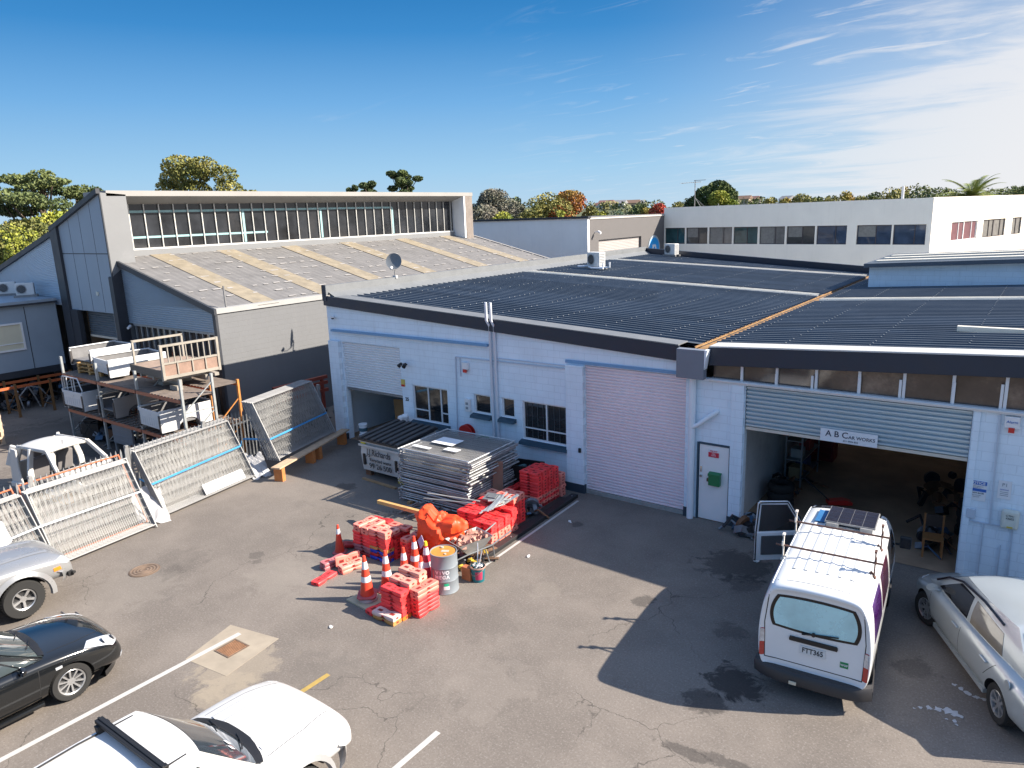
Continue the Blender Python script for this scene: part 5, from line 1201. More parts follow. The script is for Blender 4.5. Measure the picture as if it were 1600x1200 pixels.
# ---- silver off-road pickup (left)
def silver():
    P = paint('pickup_silver', (.33,.335,.34), .45, .26)
    st = [(-2.5,.55,.98,1.02,.80,.86,.76,.0),(-2.4,.48,1.0,1.04,.82,.90,.80,.0),(-1.4,.46,1.02,1.06,.84,.915,.82,.0),(0,.46,1.03,1.06,.84,.915,.80,.0),(.75,.46,1.05,1.11,.84,.915,.80,.02),(1.1,.46,1.06,1.12,.85,.92,.79,.05),(1.6,.50,1.05,1.11,.85,.93,.77,.06),(2.1,.50,1.00,1.07,.83,.91,.73,.06),(2.38,.46,.92,1.00,.80,.86,.68,.05),(2.48,.44,.82,.90,.76,.80,.62,.03),(2.53,.44,.70,.78,.70,.74,.58,.02)]
    t, b, c, bb, bc, ba = car('pickup_truck', 'silver off-road pickup with knobbly tyres nosing toward the leaning fence panels', 'pickup', (-16.95,3.14,.05), R(0), P, st,
        (1.05,-1.1,.78,.76,1.02), (.25,-.9,.64,.62,1.80), .04, .755, .40, .27, (-1.5,1.50), .47, spokes=5, rim=.225, cut_w=.86)
    GL = MATS['saloon_glass']
    for sg in (-1, 1):
        patch(bc, [(sg*2,.70,1.10),(sg*2,-.9,1.10),(sg*2,-.85,1.66),(sg*2,.25,1.66)], (-sg,0,0), 'side_window', GL, t, 10, 6, .006, k=.06)
        hl = patch(bb, [(sg*.58,2.42,.78),(sg*.80,2.32,.80),(sg*.90,2.12,.96),(sg*.66,2.22,.95)], (-sg*.45,-1,-.35), 'headlight', LENS, t, 8, 8, .008, k=.1)
        patch(bb, [(sg*.9,2.10,.76),(sg*.9,2.26,.76),(sg*.9,2.24,.84),(sg*.9,2.10,.84)], (-sg,-.25,-.1), 'indicator', AMBER, hl, 5, 5, .012, k=.1)
        # flared arch
        mb = MB(); A = []
        for i in range(17):
            a = R(-8+i*196/16); A.append([(sg*(.90), 1.5+.48*math.cos(a), .40+.48*math.sin(a)), (sg*.965, 1.5+.50*math.cos(a), .40+.50*math.sin(a)), (sg*.925, 1.5+.60*math.cos(a), .40+.60*math.sin(a)*.98)])
        mb.grid(A, 17, 3); mb.build('wheel_arch_flare', P, t, smooth=50)
        mirror(t, sg*.84, .68, 1.12, CHROME, sg, 1.1)
    winf(SFS[t.name], 'f', 'windscreen', GL, t)
    patch(bb, [(-.40,3,.78),(.40,3,.78),(.46,3,.92),(-.46,3,.92)], (0,-1,-.1), 'grille', CHROME, t, 10, 4, .008)
    mb = MB(); L = []
    for i in range(21):
        u = 2*i/20-1; yy = 2.60-.36*abs(u)**3; x = .92*u; L.append([(x,yy-.08,.74),(x,yy,.70),(x,yy+.01,.60),(x,yy-.02,.50),(x,yy-.12,.44)])
    mb.grid(L, 21, 5); bp = mb.build('front_bumper', P, t, smooth=45)
    mb = MB(); mb.box(.70,.90,2.36,2.46,.54,.64); mb.cyl((.84,2.42,.60),(.95,2.46,.62),.035,n=8); mb.build('driving_lamp', BLACK, bp)
    # bonnet ridges
    mb = MB()
    for x in (-.42,.42):
        A = [proj_pt(bb, (x*(1-.05*i/9), 1.1+i*.12, 3), (0,0,-1), 0) for i in range(10)]; A = [a for a in A if a is not None]
        mb.grid([[a+Vector((dx,0,dz)) for a in A] for dx, dz in ((-.09,-.002),(-.03,.02),(.03,.02),(.09,-.002))], 4, len(A))
    pieces(mb, 'bonnet_ridge', P, t, smooth=60); text('FOUR', .07, (.905,.98,.98), (R(85),0,R(90)), CHROME, t)
    return t
silver()

# ---- white four-door pickup at the bottom edge
def white_ute():
    P = paint('ute_white', (.62,.62,.615), 0, .25)
    st = [(-2.6,.60,1.02,1.08,.80,.88,.80,.0),(-2.4,.50,1.04,1.10,.84,.92,.82,.0),(-1.2,.48,1.06,1.10,.86,.925,.82,.0),(0,.48,1.08,1.11,.86,.925,.82,.0),(.80,.48,1.08,1.12,.86,.925,.82,.02),(1.10,.48,1.09,1.13,.87,.93,.81,.05),(1.6,.50,1.09,1.14,.87,.94,.80,.06),(2.10,.50,1.06,1.12,.86,.93,.76,.06),(2.40,.46,.98,1.05,.82,.88,.70,.05),(2.54,.42,.88,.95,.78,.82,.64,.03),(2.60,.42,.72,.80,.72,.76,.60,.02)]
    t, b, c, bb, bc, ba = car('double_cab_pickup', 'white double-cab pickup with black roof bar, bonnet toward the yard, at the bottom edge', 'pickup', (-8.02,3.02,0), R(1), P, st,
        (1.22,-1.4,.80,.78,1.06), (.42,-1.2,.66,.64,1.80), .035, .77, .39, .26, (-1.6,1.58), .48, spokes=6, rim=.24, cf=.20, cut_w=.86)
    GL = mat('ute_glass', (.035,.045,.055), .03, var=.55, vs=1.3, spec=.9, coat=1.)
    for sg in (-1, 1):
        D = (-sg,0,0)
        patch(bc, [(sg*2,.86,1.14),(sg*2,-.15,1.14),(sg*2,-.15,1.66),(sg*2,.40,1.66)], D, 'front_side_window', GL, t, 10, 6, .006, k=.1)
        patch(bc, [(sg*2,-.25,1.14),(sg*2,-1.25,1.16),(sg*2,-1.15,1.62),(sg*2,-.25,1.66)], D, 'rear_side_window', GL, t, 10, 6, .006, k=.1)
        mirror(t, sg*.86, .86, 1.16, P, sg, 1.15)
        patch(bb, [(sg*.56,2.46,.82),(sg*.80,2.34,.84),(sg*.90,2.12,.98),(sg*.72,2.26,.98)], (-sg*.5,-1,-.3), 'headlight', LENS, t, 8, 8, .008, k=.1)
        mb = MB(); A = []
        for i in range(17):
            a = R(-8+i*196/16); A.append([(sg*.90, 1.58+.48*math.cos(a), .39+.48*math.sin(a)), (sg*.975, 1.58+.50*math.cos(a), .39+.50*math.sin(a)), (sg*.93, 1.58+.57*math.cos(a), .39+.57*math.sin(a))])
        mb.grid(A, 17, 3); mb.build('wheel_arch_flare', mat('arch_grey', (.25,.25,.255), .5), t, smooth=50)
        rr = MB(); rr.tube([(sg*.60,.35,1.80),(sg*.61,-.3,1.825),(sg*.60,-1.1,1.81)], .012, 6); rr.build('roof_channel', BLACK, t)
    winf(SFS[t.name], 'f', 'windscreen', GL, t)
    st_ = MB()
    for u in (.45,.62):
        q = SFS[t.name]('f', u, .45); st_.obox(q+Vector((0,.012,.012)), (.09,.06,.003), 0, R(-42))
    st_.build('windscreen_label', PLATE, t)
    scuttle(t, bc, bb, .74, .15, .9, 1.6)
    mb = MB(); mb.prism([(-.74,1.875),(.74,1.875),(.74,1.925),(-.74,1.925)], 'y', -.03, .07); mb.box(-.74,.74,.005,.035,1.925,1.94); rb = mb.build('roof_bar', BLACK, t, bevel=.012)
    for sg in (-1, 1): MB().prism([(sg*.70,1.88),(sg*.62,1.88),(sg*.57,1.78),(sg*.65,1.76)], 'y', -.06, .10).build('bar_foot', BLACK, rb)
    mb = MB()
    for x in (-.52,-.30,.30,.52):
        A = [proj_pt(bb, (x*(1-.12*i/11), 1.32+i*.09, 3), (0,0,-1), 0) for i in range(11)]; A = [a for a in A if a is not None]
        mb.grid([[a+Vector((dx,0,dz)) for a in A] for dx, dz in ((-.06,-.002),(-.012,.012),(.012,.012),(.06,-.002))], 4, len(A))
    pieces(mb, 'bonnet_ridge', P, t, smooth=60)
    mb = MB()
    for sg in (-1, 1):
        q = seam(bb, [(sg*.70,1.30,3),(sg*.67,1.9,3),(sg*.56,2.36,3)], (0,0,-1), .010, '', GAP, t); mb.add(q.v,q.f)
    pieces(mb, 'bonnet_seam', GAP, t)
    patch(bb, [(-.44,3,.76),(.44,3,.76),(.50,3,.96),(-.50,3,.96)], (0,-1,-.1), 'grille', BLACK, t, 10, 4, .008)
    mb = MB(); L = []
    for i in range(21):
        u = 2*i/20-1; yy = 2.66-.34*abs(u)**3; x = .94*u; L.append([(x,yy-.10,.76),(x,yy,.70),(x,yy,.56),(x,yy-.03,.46),(x,yy-.14,.40)])
    mb.grid(L, 21, 5); mb.build('front_bumper', P, t, smooth=45)
    return t
white_ute()
# ------------------------------------------------------------------ palisade fence and leaning temporary fence panels
FA, FBp = Vector((-18.45,1.2,0)), Vector((-20.98,16.2,0)); FD = (FBp-FA).normalized(); FANG = math.atan2(FD.y, FD.x); FL = (FBp-FA).length
PALE = mat('palisade_zinc', (.24,.25,.26), .5, metal=.4, var=.15, vs=6)
fe = thing('palisade_fence', 'galvanised palisade fence of pointed pales between the asphalt yard and the wrecker yard', 'fence', FA, FANG)
nb = 6; bl = FL/nb
for k in range(nb):
    mb = MB(); n = int(bl/.135)
    for i in range(n):
        x = k*bl+.08+i*bl/n
        if abs(x-k*bl) < .06: continue
        mb.prism([(x-.025,.06),(x+.025,.06),(x+.025,1.84),(x,1.95),(x-.025,1.84)], 'y', -.006, .006)
    mb.build('pales', PALE, fe)
for z in (.35, 1.55): MB().box(0,FL,.008,.05,z-.025,z+.025).build('rail', GALV, fe)
for k in range(nb+1): MB().box(k*bl-.045,k*bl+.045,.0,.09,0,1.98).build('post', GALVW, fe, bevel=.005)
FP_MESH = {}
def fence_panel(W, Hh, dense=1.):
    """frame and infill meshes of one temporary fence panel, lying in local XZ, base at z=0"""
    k = (W, Hh, dense)
    if k in FP_MESH: return FP_MESH[k]
    f = MB(); r = .021
    for p, q in (((0,0,0),(0,0,Hh)),((W,0,0),(W,0,Hh)),((0,0,.08),(W,0,.08)),((0,0,Hh-.02),(W,0,Hh-.02))): f.cyl(p, q, r, n=8)
    m = MB(); n = int(W/.105*dense); 
    for i in range(1, n): x = W*i/n; m.bar((x,0,.08),(x,0,Hh-.03),.0062)
    n = int(Hh/.26*dense)
    for i in range(1, n): z = .08+(Hh-.1)*i/n; m.bar((0,.005,z),(W,.005,z),.0062)
    FP_MESH[k] = (f.mesh('frame', GALVW, smooth=50), m.mesh('wire_mesh', mat('panel_wire', (.30,.30,.295), .55, metal=.3, var=.25, vs=3))); return FP_MESH[k]
def panel(label, group, M, W, Hh, frame_m=None, dense=1., wire_m=None):
    a, b_ = fence_panel(W, Hh, dense)
    t = thing('temporary_fence', label, 'fence panel', group=group); t.matrix_world = M
    for n_, me in (('frame', a), ('wire_mesh', b_)):
        o = bpy.data.objects.new(n_, me); COL.objects.link(o); o.parent = t
        if frame_m and n_ == 'frame': o.material_slots[0].link = 'OBJECT'; o.material_slots[0].material = frame_m
        if wire_m and n_ == 'wire_mesh': o.material_slots[0].link = 'OBJECT'; o.material_slots[0].material = wire_m
    return t
random.seed(3)
leans = [((-17.35,3.2),(-18.02,6.0),5,'nearest leaning stack at the left edge',1.92,2.55),((-18.02,6.02),(-18.30,8.50),6,'long leaning stack behind the silver pickup',1.92,2.6),((-18.72,9.02),(-19.30,12.2),6,'sunlit leaning stack in the middle of the palisade fence',2.0,3.25),((-18.78,12.75),(-19.66,15.7),7,'leaning stack raised on the timber bench by the workshop',2.0,3.05)]
ORD = ('front','second','third','fourth','fifth','sixth','seventh','eighth','ninth','tenth')
for gi, (a, b_, n, lab, Hh, W) in enumerate(leans):
    a = Vector((*a,0)); b_ = Vector((*b_,0)); d = (b_-a).normalized(); nrm = Vector((-d.y, d.x, 0)); W = round((b_-a).length,2)
    z0 = .50 if gi == 3 else .02
    for k in range(n):
        off = nrm*(.075*k); lean = R(28 if gi < 3 else 24)-k*R(.35)
        o = a+off+d*random.choice((0,0,.006,-.006))
        if gi in (1,2) and k > 3: o += d*random.uniform(-.12,.14)
        M = Matrix.Translation(o+Vector((0,0,z0))) @ Matrix(((d.x,nrm.x,0,0),(d.y,nrm.y,0,0),(0,0,1,0),(0,0,0,1))) @ Matrix.Rotation(-lean, 4, 'X')
        orange = (gi == 1 and k == n-1) or (gi == 0 and k == n-1)
        lb = '%s panel of the %s' % (ORD[k], lab)
        if orange: lb = 'rusty orange rearmost panel of the %s' % lab
        panel(lb, 'temporary fence panels leaning on the palisade', M, W, Hh+(.12 if orange else 0), mat('orange_rust_frame', (.45,.12,.05), .6, var=.3, vs=9) if orange else None)
    if gi == 0:
        s = thing('panel_sign', 'blank white plastic sheet tied to the left-edge leaning fence panel', 'sign'); s.matrix_world = Matrix.Translation(a+Vector((0,0,z0))) @ Matrix(((d.x,nrm.x,0,0),(d.y,nrm.y,0,0),(0,0,1,0),(0,0,0,1))) @ Matrix.Rotation(-R(28), 4, 'X')
        MB().box(1.55,2.25,-.035,-.028,1.0,1.5).build('sheet', PLATE, s)
    if gi == 2:
        s = thing('white_board', 'white plastic board slipped behind the lower mesh of the sunlit leaning stack', 'board'); s.matrix_world = Matrix.Translation(a+nrm*.04+Vector((0,0,z0))) @ Matrix(((d.x,nrm.x,0,0),(d.y,nrm.y,0,0),(0,0,1,0),(0,0,0,1))) @ Matrix.Rotation(-R(28), 4, 'X')
        MB().box(1.4,2.9,-.012,-.006,.12,.42).build('sheet', PLATE, s)
# blue ratchet straps round the stacks
STRAP = mat('blue_strap', (.05,.28,.62), .6, var=.1); STRAPW = mat('pale_strap', (.60,.66,.70), .6, var=.15)
def strap(name, label, pts, m, wd=.05):
    mb = MB()
    for p, q in zip(pts, pts[1:]): mb.bar(p, q, .012, wd)
    tag(mb.build(name, m), label, 'strap')
def on_panel(a, b_, u, zz, lean, z0, out=.03):
    a = Vector((*a,0)); b_ = Vector((*b_,0)); d = (b_-a).normalized(); nrm = Vector((-d.y,d.x,0)); return a+d*u+nrm*(math.sin(lean)*zz-out)+Vector((0,0,z0+math.cos(lean)*zz))
L = leans
strap('ratchet_strap', 'pale blue strap across the two leaning stacks nearest the silver pickup', [on_panel(*L[0][:2],0,1.05,R(28),.02), on_panel(*L[0][:2],2.85,1.08,R(28),.02), on_panel(*L[1][:2],0,1.08,R(28),.02), on_panel(*L[1][:2],2.48,1.05,R(28),.02), Vector((-19.7,8.75,.95))], STRAPW, .045)
strap('ratchet_strap', 'light blue strap across the sunlit leaning stack in the middle', [Vector((-19.75,8.9,.95)), on_panel(*L[2][:2],0,1.0,R(28),.02), on_panel(*L[2][:2],3.22,1.12,R(28),.02), Vector((-20.2,12.4,1.0))], STRAP)
strap('ratchet_strap', 'bright blue strap across the leaning stack on the timber bench', [Vector((-20.25,12.5,1.05)), on_panel(*L[3][:2],0,.75,R(24),.5), on_panel(*L[3][:2],3.06,.78,R(24),.5), Vector((-20.9,16.1,1.2))], STRAP, .055)
def rag(label, loc, sx_, sy_, sz, seed):
    from mathutils import noise as mn
    mb = MB(); N = 22; P = []
    for j in range(N+1):
        row = []
        for i in range(N+1):
            u, v = i/N, j/N; n_ = mn.noise(Vector((u*3.1+seed, v*2.7, seed))); n2 = mn.noise(Vector((u*8+seed, v*7, 3)))
            row.append(((u-.5)*sx_+n2*.05, (v-.5)*sy_+n_*.12, max(.01, sz*(v**1.4)+.16*n_+.05*n2)))
        P.append(row)
    mb.grid(P, N+1, N+1); o = mb.build('plastic_wrap', mat('wrap_white', (.42,.42,.43), .5, var=.1), smooth=60, loc=loc); o.rotation_euler = (0,0,R(75)); s_ = o.modifiers.new('s','SOLIDIFY'); s_.thickness = .006; tag(o, label, 'plastic wrap')
rag('crumpled white plastic wrap on the ground between two leaning panel stacks', (-18.95,8.72,0), .75, .9, .75, 2.); rag('crumpled white plastic wrap behind the sunlit stack near the bench', (-19.55,12.45,0), .6, .8, .6, 5.)
# timber bench that carries the last stack
bd = Vector((-19.78,16.25,0))-Vector((-18.42,12.35,0)); bang = math.atan2(bd.y, bd.x); BL_ = bd.length
be = thing('timber_bench', 'low timber trestle of one long plank on orange-brown block legs under the panel stack', 'trestle', (-18.42,12.35,0), bang)
MB().box(-.05,BL_,-.16,.16,.43,.48).build('plank', mat('old_plank', (.46,.33,.22), .75, var=.2, vs=5), be, bevel=.005)
for x in (.05, 1.75, 2.15, 3.75): MB().box(x,x+.16,-.15,.15,0,.43).build('leg', mat('orange_timber', (.46,.17,.05), .7, var=.2, vs=6), be, bevel=.005)

# ------------------------------------------------------------------ pallet racking with ute tubs
UP = mat('rack_upright', (.36,.38,.38), .5, metal=.4, var=.15, vs=5); BEAM = mat('rack_beam', (.36,.12,.065), .5, var=.18, vs=5, grime=.25, gs=5)
def rack(label, x0, y0, nbay, bay, depth, levels, hh, upm, bm_, decks=True, rz=0, top_extra=.6):
    t = thing('pallet_rack', label, 'pallet rack', (x0, y0, 0), rz)
    for i in range(nbay+1):
        u = MB(); x = i*bay
        for y in (0, depth): u.box(x-.045,x+.045,y-.035,y+.035,0,hh); u.box(x-.07,x+.07,y-.06,y+.06,0,.012)
        zz = .25
        while zz+.9 < hh: u.bar((x,0,zz),(x,depth,zz+.85),.03); u.bar((x,0,zz),(x,depth,zz),.03); zz += .9
        u.build('upright_frame', upm, t)
    for z in levels:
        for i in range(nbay):
            for y in (-.045, depth+.045):
                MB().box(i*bay+.047,(i+1)*bay-.047,y-.025,y+.025,z-.11,z).build('beam', bm_, t)
            if decks:
                d = MB()
                n = 14 if z > 2 else 9
                for j in range(n): xx = i*bay+.06+(bay-.14)*j/(n-1); d.box(xx-.075,xx+.075,-.06,depth+.06,z+.002,z+.024)
                d.build('deck', mat('deck_board', (.16,.13,.11), .85, var=.35, vs=3), t)
    return t
rack('long three-bay pallet rack of grey uprights and rust-red beams carrying white pickup tubs', -29.55, 11.2, 3, 2.78, 1.05, (1.15, 2.5), 3.15, UP, BEAM)
rack('rear pallet rack standing behind the long rack of pickup tubs', -29.55, 12.55, 3, 2.56, 1.0, (1.15, 2.5), 2.62, mat('rack_orange', (.50,.20,.05), .55, var=.25, vs=5), ORANGEP)
rack('low orange rack of wrecked motorcycles below the office annex', -36.15, 14.0, 4, 1.35, 1.2, (1.38,), 1.45, mat('rack_ochre', (.17,.085,.03), .6, var=.2), ORANGEP, decks=False, rz=R(-90))
# two more uprights of an orange rack end
random.seed(21)
TUBW = mat('tub_white', (.58,.59,.60), .4, var=.05, grime=.10, gcol=(.35,.33,.3), gs=2.5); TUBS = mat('tub_silver', (.40,.385,.37), .4, metal=.35, var=.08); TUBI = mat('tub_inside', (.16,.16,.165), .7, var=.25)
def tub(label, loc, rz, W, L, Hh, m, rack_bar=False, tail=True, arch=.36):
    """pickup load bed: tailgate end at y=0, length along +y"""
    t = thing('pickup_tub', label, 'pickup tub', loc, rz); ay = L*.50
    for s_ in (-1, 1):
        n = 14; pts = [(0,.10),(ay-arch,.10)] + [(ay-arch*math.cos(math.pi*i/n), .10+arch*.92*math.sin(math.pi*i/n)) for i in range(1, n)] + [(ay+arch,.10),(L,.14),(L,Hh),(.0,Hh)]
        mb = MB(); mb.prism(pts, 'x', s_*W/2-.03 if s_ > 0 else s_*W/2, s_*W/2 if s_ > 0 else s_*W/2+.03); mb.box(s_*W/2-(.09 if s_ > 0 else -.0), s_*W/2+(.0 if s_ > 0 else .09), 0, L, Hh-.02, Hh+.02)
        mb.build('side_panel', m, t, bevel=.025)
        a = MB(); A = []
        for i in range(15):
            an = math.pi*i/14; A.append([(s_*(W/2-dx), ay-arch*math.cos(an), .10+arch*.92*math.sin(an)) for dx in (.03,.28)])
        a.grid(A, 15, 2); a.build('wheel_house', TUBI, t)
        MB().prism([(-.02,.16),(.05,.16),(.05,Hh-.12),(-.02,Hh-.12)], 'x', s_*W/2-.10 if s_ > 0 else s_*W/2+.01, s_*W/2-.01 if s_ > 0 else s_*W/2+.10).build('lamp_recess', mat('lamp_recess', (.05,.045,.045), .6), t)
    MB().box(-W/2+.04,W/2-.04,.06,L-.04,.30,.34).build('floor', TUBI, t); MB().box(-W/2+.03,W/2-.03,L-.05,L,.15,Hh).build('front_panel', m, t)
    ln = MB(); ln.box(-W/2+.04,-W/2+.05,.06,L-.06,.34,Hh-.04); ln.box(W/2-.05,W/2-.04,.06,L-.06,.34,Hh-.04); ln.box(-W/2+.05,W/2-.05,L-.065,L-.052,.34,Hh-.04); ln.build('bed_liner', TUBI, t)
    if tail:
        g_ = MB(); g_.box(-W/2+.05,W/2-.05,0,.05,.22,Hh-.02); g_.box(-.12,.12,-.012,0,Hh-.20,Hh-.13); 
        for i in range(9): x = -W/2+.14+i*(W-.28)/8; g_.box(x-.02,x+.02,-.012,0,.28,Hh-.26)
        g_.build('tailgate', m, t, bevel=.006)
    if rack_bar:
        r = MB(); xs = [-W/2+.05+i*(W-.1)/4 for i in range(5)]
        r.tube([(xs[0],.05,Hh),(xs[0],.05,Hh+.42),(xs[0]+.08,.05,Hh+.50),(xs[4]-.25,.05,Hh+.50),(xs[4],.05,Hh+.05)], .022, 8)
        for x in xs[1:3]+[(xs[2]+xs[3])/2]: r.tube([(x,.05,Hh),(x,.05,Hh+.5)], .018, 6)
        r.build('ladder_rack', m, t, smooth=50)
    return t
def pallet(label, loc, rz, group, m=None, W=1.2, D=1.0):
    t = thing('timber_pallet', label, 'pallet', loc, rz, group); m = m or mat('pallet_wood', (.46,.27,.10), .75, var=.25, vs=6)
    mb = MB()
    for i in range(6): x = -W/2+.05+i*(W-.1)/5; mb.box(x-.05,x+.05,-D/2,D/2,.115,.135)
    mb.build('top_boards', m, t); mb = MB()
    for i in range(3): x = -W/2+.05+i*(W-.1)/2; mb.box(x-.05,x+.05,-D/2,D/2,0,.02)
    mb.build('bottom_boards', m, t); mb = MB()
    for i in range(3):
        for j in range(3): x = -W/2+.07+i*(W/2-.07); y = -D/2+.06+j*(D/2-.06); mb.box(x-.06,x+.06,y-.05,y+.05,.021,.092)
    for j in range(3): y = -D/2+.06+j*(D/2-.06); mb.box(-W/2,W/2,y-.05,y+.05,.093,.114)
    mb.build('blocks', m, t); return t
PG = 'pallets under the white tub on the top shelf'
for k in range(3): pallet(('lowest','middle','topmost')[k]+' yellow timber pallet under the left white tub on the rack top', (-28.15,12.15,2.526+.1365*k), R(4), PG, W=1.6, D=1.3)
tub('white pickup tub without tailgate on yellow pallets at the left of the rack top', (-28.75,11.55,2.66), R(3), 1.55, 1.75, .76, TUBW, tail=False)
tub('white pickup tub in the middle of the rack top beside the flat tray', (-26.95,11.45,2.526), R(-6), 1.55, 2.0, .72, TUBW)
tub('white pickup tub with ladder rack on the middle shelf at the left', (-28.55,10.98,1.176), R(2), 1.55, 1.75, .80, TUBW, rack_bar=True)
tub('beige silver pickup tub side on the middle shelf between two white tubs', (-26.35,11.15,1.176), R(2), 1.2, 1.6, .78, TUBS, tail=False)
tub('white pickup tub with ribbed tailgate on the middle shelf at the right end', (-23.15,11.05,1.176), R(-2), 1.50, 1.9, .80, TUBW)
# flat tray with headboard
ft_ = thing('flat_tray', 'worn beige flat tray with barred headboard lying on the right of the rack top', 'truck tray', (-23.2,11.5,2.95), R(-3))
TRB = mat('tray_paint', (.30,.275,.235), .6, var=.2, vs=4, grime=.4, gcol=(.16,.10,.06), gs=4); TRW = mat('tray_board', (.30,.22,.17), .8, var=.25, vs=4)
MB().box(-1.75,.55,0,1.85,.20,.25).build('deck', TRW, ft_)
mb = MB(); mb.box(-1.78,.58,-.04,0,.02,.27); mb.box(-1.78,.58,1.85,1.89,.02,.27); mb.box(-1.80,-1.76,-.04,1.89,.02,.27); mb.build('side_rail', mat('tray_side', (.13,.11,.09), .7, var=.25), ft_)
mb = MB()
for y in (-.02, 1.87): mb.box(.56,.66,y-.04,y+.04,-.02,1.12)
for y in [.20+i*.20 for i in range(8)]: mb.box(.59,.63,y-.015,y+.015,.50,1.05)
mb.box(.57,.65,-.02,1.87,1.04,1.11); mb.box(.57,.65,-.02,1.87,.47,.53); mb.box(.57,.65,-.04,1.9,.0,.10)
for y in (.45,.95,1.4): mb.box(.64,.665,y-.02,y+.02,.1,.5)
mb.build('headboard_frame', TRB, ft_); MB().box(.595,.625,.02,1.83,.10,.47).build('headboard_sheet', mat('headboard_brown', (.26,.17,.13), .7, var=.25, vs=4), ft_)
mb = MB(); mb.box(-1.70,-1.62,.05,.11,.25,1.05); mb.box(-1.70,-1.62,1.75,1.81,.25,1.05); mb.box(-1.70,-1.62,.05,1.81,1.0,1.07); mb.build('rear_rack', TRB, ft_)
mb = MB()
for x in (-1.2,-.3,.4): mb.box(x,x+.1,0,1.85,-.1,.2)
for y in (.45,1.35): mb.box(-1.7,.6,y,y+.09,-.28,-.1)
mb.box(.2,.7,.3,.5,-.42,-.28); mb.box(.55,.95,1.5,1.65,-.12,-.02); mb.box(-.9,-.5,.4,1.4,-.42,-.28); mb.build('chassis_bearer', TRB, ft_)
tg = thing('tailgate_panel', 'grey pickup tailgate standing on the ground under the middle bay of the rack', 'tailgate', (-25.7,11.28,0), R(4)); mb = MB(); mb.box(-.62,.62,-.03,.05,.30,.98); 
for i in range(3): mb.box(-.55,.55,-.045,-.03,.40+i*.18,.46+i*.18)
mb.build('panel', mat('tailgate_grey', (.17,.18,.20), .5, var=.15), tg, bevel=.012); mb = MB(); mb.box(-.6,-.5,-.02,.04,0,.3); mb.box(.5,.6,-.02,.04,0,.3); mb.build('prop', STEEL, tg)
def engine(label, loc, rz, s=1.):
    t = thing('scrap_engine', label, 'scrap engine', loc, rz); mb = MB(); rr = random.Random(label)
    mb.box(-.35*s,.35*s,-.22*s,.22*s,.12*s,.62*s); mb.cyl((-.45*s,0,.3*s),(-.35*s,0,.3*s),.16*s,n=18); mb.cyl((-.5*s,.1*s,.5*s),(-.35*s,.1*s,.5*s),.09*s,n=14); mb.box(-.3*s,.3*s,-.14*s,.14*s,.62*s,.74*s); mb.box(-.25*s,.25*s,-.18*s,.18*s,0,.12*s)
    for i in range(4): x = (-.26+i*.17)*s; mb.tube([(x,.22*s,.5*s),(x,.36*s,.48*s),(x+.05*s,.40*s,.30*s)], .035*s, 8)
    mb.cyl((.35*s,0,.35*s),(.75*s,0,.28*s),.20*s,.10*s,14); mb.build('block', mat('engine_dark', (.03,.03,.032), .5, metal=.5, var=.4, vs=9), t, bevel=.01)
    h = MB()
    for k in range(3): h.tube([(rr.uniform(-.3,.3)*s,rr.uniform(-.2,.2)*s,.7*s),(rr.uniform(-.4,.4)*s,-.35*s,.7*s),(rr.uniform(-.4,.4)*s,-.38*s,.3*s)], .02*s, 6)
    h.build('hose', RUBBER, t); return t
engine('dark scrap engine on the ground in the left bay of the rack', (-28.4,11.5,0), .4, 1.1); engine('greasy gearbox and engine lump in the right bay behind the fence', (-22.9,11.6,0), 1.2, 1.); engine('dark engine block on the ground beyond the palisade by the grey wall', (-22.6,14.4,0), .2, 1.); engine('oily engine among parts behind the palisade near the workshop corner', (-22.3,15.9,0), 2.1, .9); engine('black engine lump lying in front of the wrecked white cab', (-21.6,10.2,0), 2.7, .75)
def junk(label, loc, n, ext, seed, cat='car parts', dark=False):
    t = thing('scrap_pile', label, cat, loc); rr = random.Random(seed); mats_ = (mat('junk_dark', (.03,.03,.035), .5, metal=.4, var=.5, vs=7), mat('junk_grey', (.20,.21,.23), .45, metal=.5, var=.3, vs=7), mat('junk_blue', (.04,.09,.16), .5, var=.3), mat('junk_rust', (.17,.08,.04), .8, var=.3))
    for mi, m in enumerate(mats_[:1]+mats_[3:] if dark else mats_):
        mb = MB()
        for i in range(n if mi < 2 else n//3):
            x, y, z = rr.uniform(-ext[0],ext[0]), rr.uniform(-ext[1],ext[1]), rr.uniform(.05,ext[2]); k = rr.random()
            if k < .4: mb.obox((x,y,z), (rr.uniform(.1,.45),rr.uniform(.05,.3),rr.uniform(.03,.2)), rr.uniform(0,3), rr.uniform(-.6,.6), rr.uniform(-.6,.6))
            elif k < .7:
                a = rr.uniform(0,6.28); mb.tube([(x,y,z),(x+.25*math.cos(a),y+.25*math.sin(a),z+rr.uniform(-.05,.2)),(x+.5*math.cos(a+.4),y+.5*math.sin(a+.4),max(.03,z-.1))], rr.uniform(.015,.045), 7)
            else:
                a = Vector((rr.uniform(-1,1),rr.uniform(-1,1),rr.uniform(-.4,.4))).normalized(); mb.cyl(Vector((x,y,z))-a*.05, Vector((x,y,z))+a*.05, rr.uniform(.08,.22), n=16)
        pieces(mb, 'scrap_part', m, t)
    return t
junk('jumbled dark car parts heaped beyond the palisade under the grey wall', (-22.4,15.2,0), 26, (.8,2.2,.7), 5); junk('loose hoses and dark parts on the ground under the rack', (-24.3,11.7,0), 16, (1.2,.5,.35), 8); junk('tangle of dark suspension parts left of the grey tailgate', (-27.6,11.9,0), 22, (1.0,.5,.6), 9); junk('wrecked motorcycles and frames stored below the annex', (-36.9,12.0,0), 40, (.6,2.6,1.0), 12, 'scrap motorcycles')
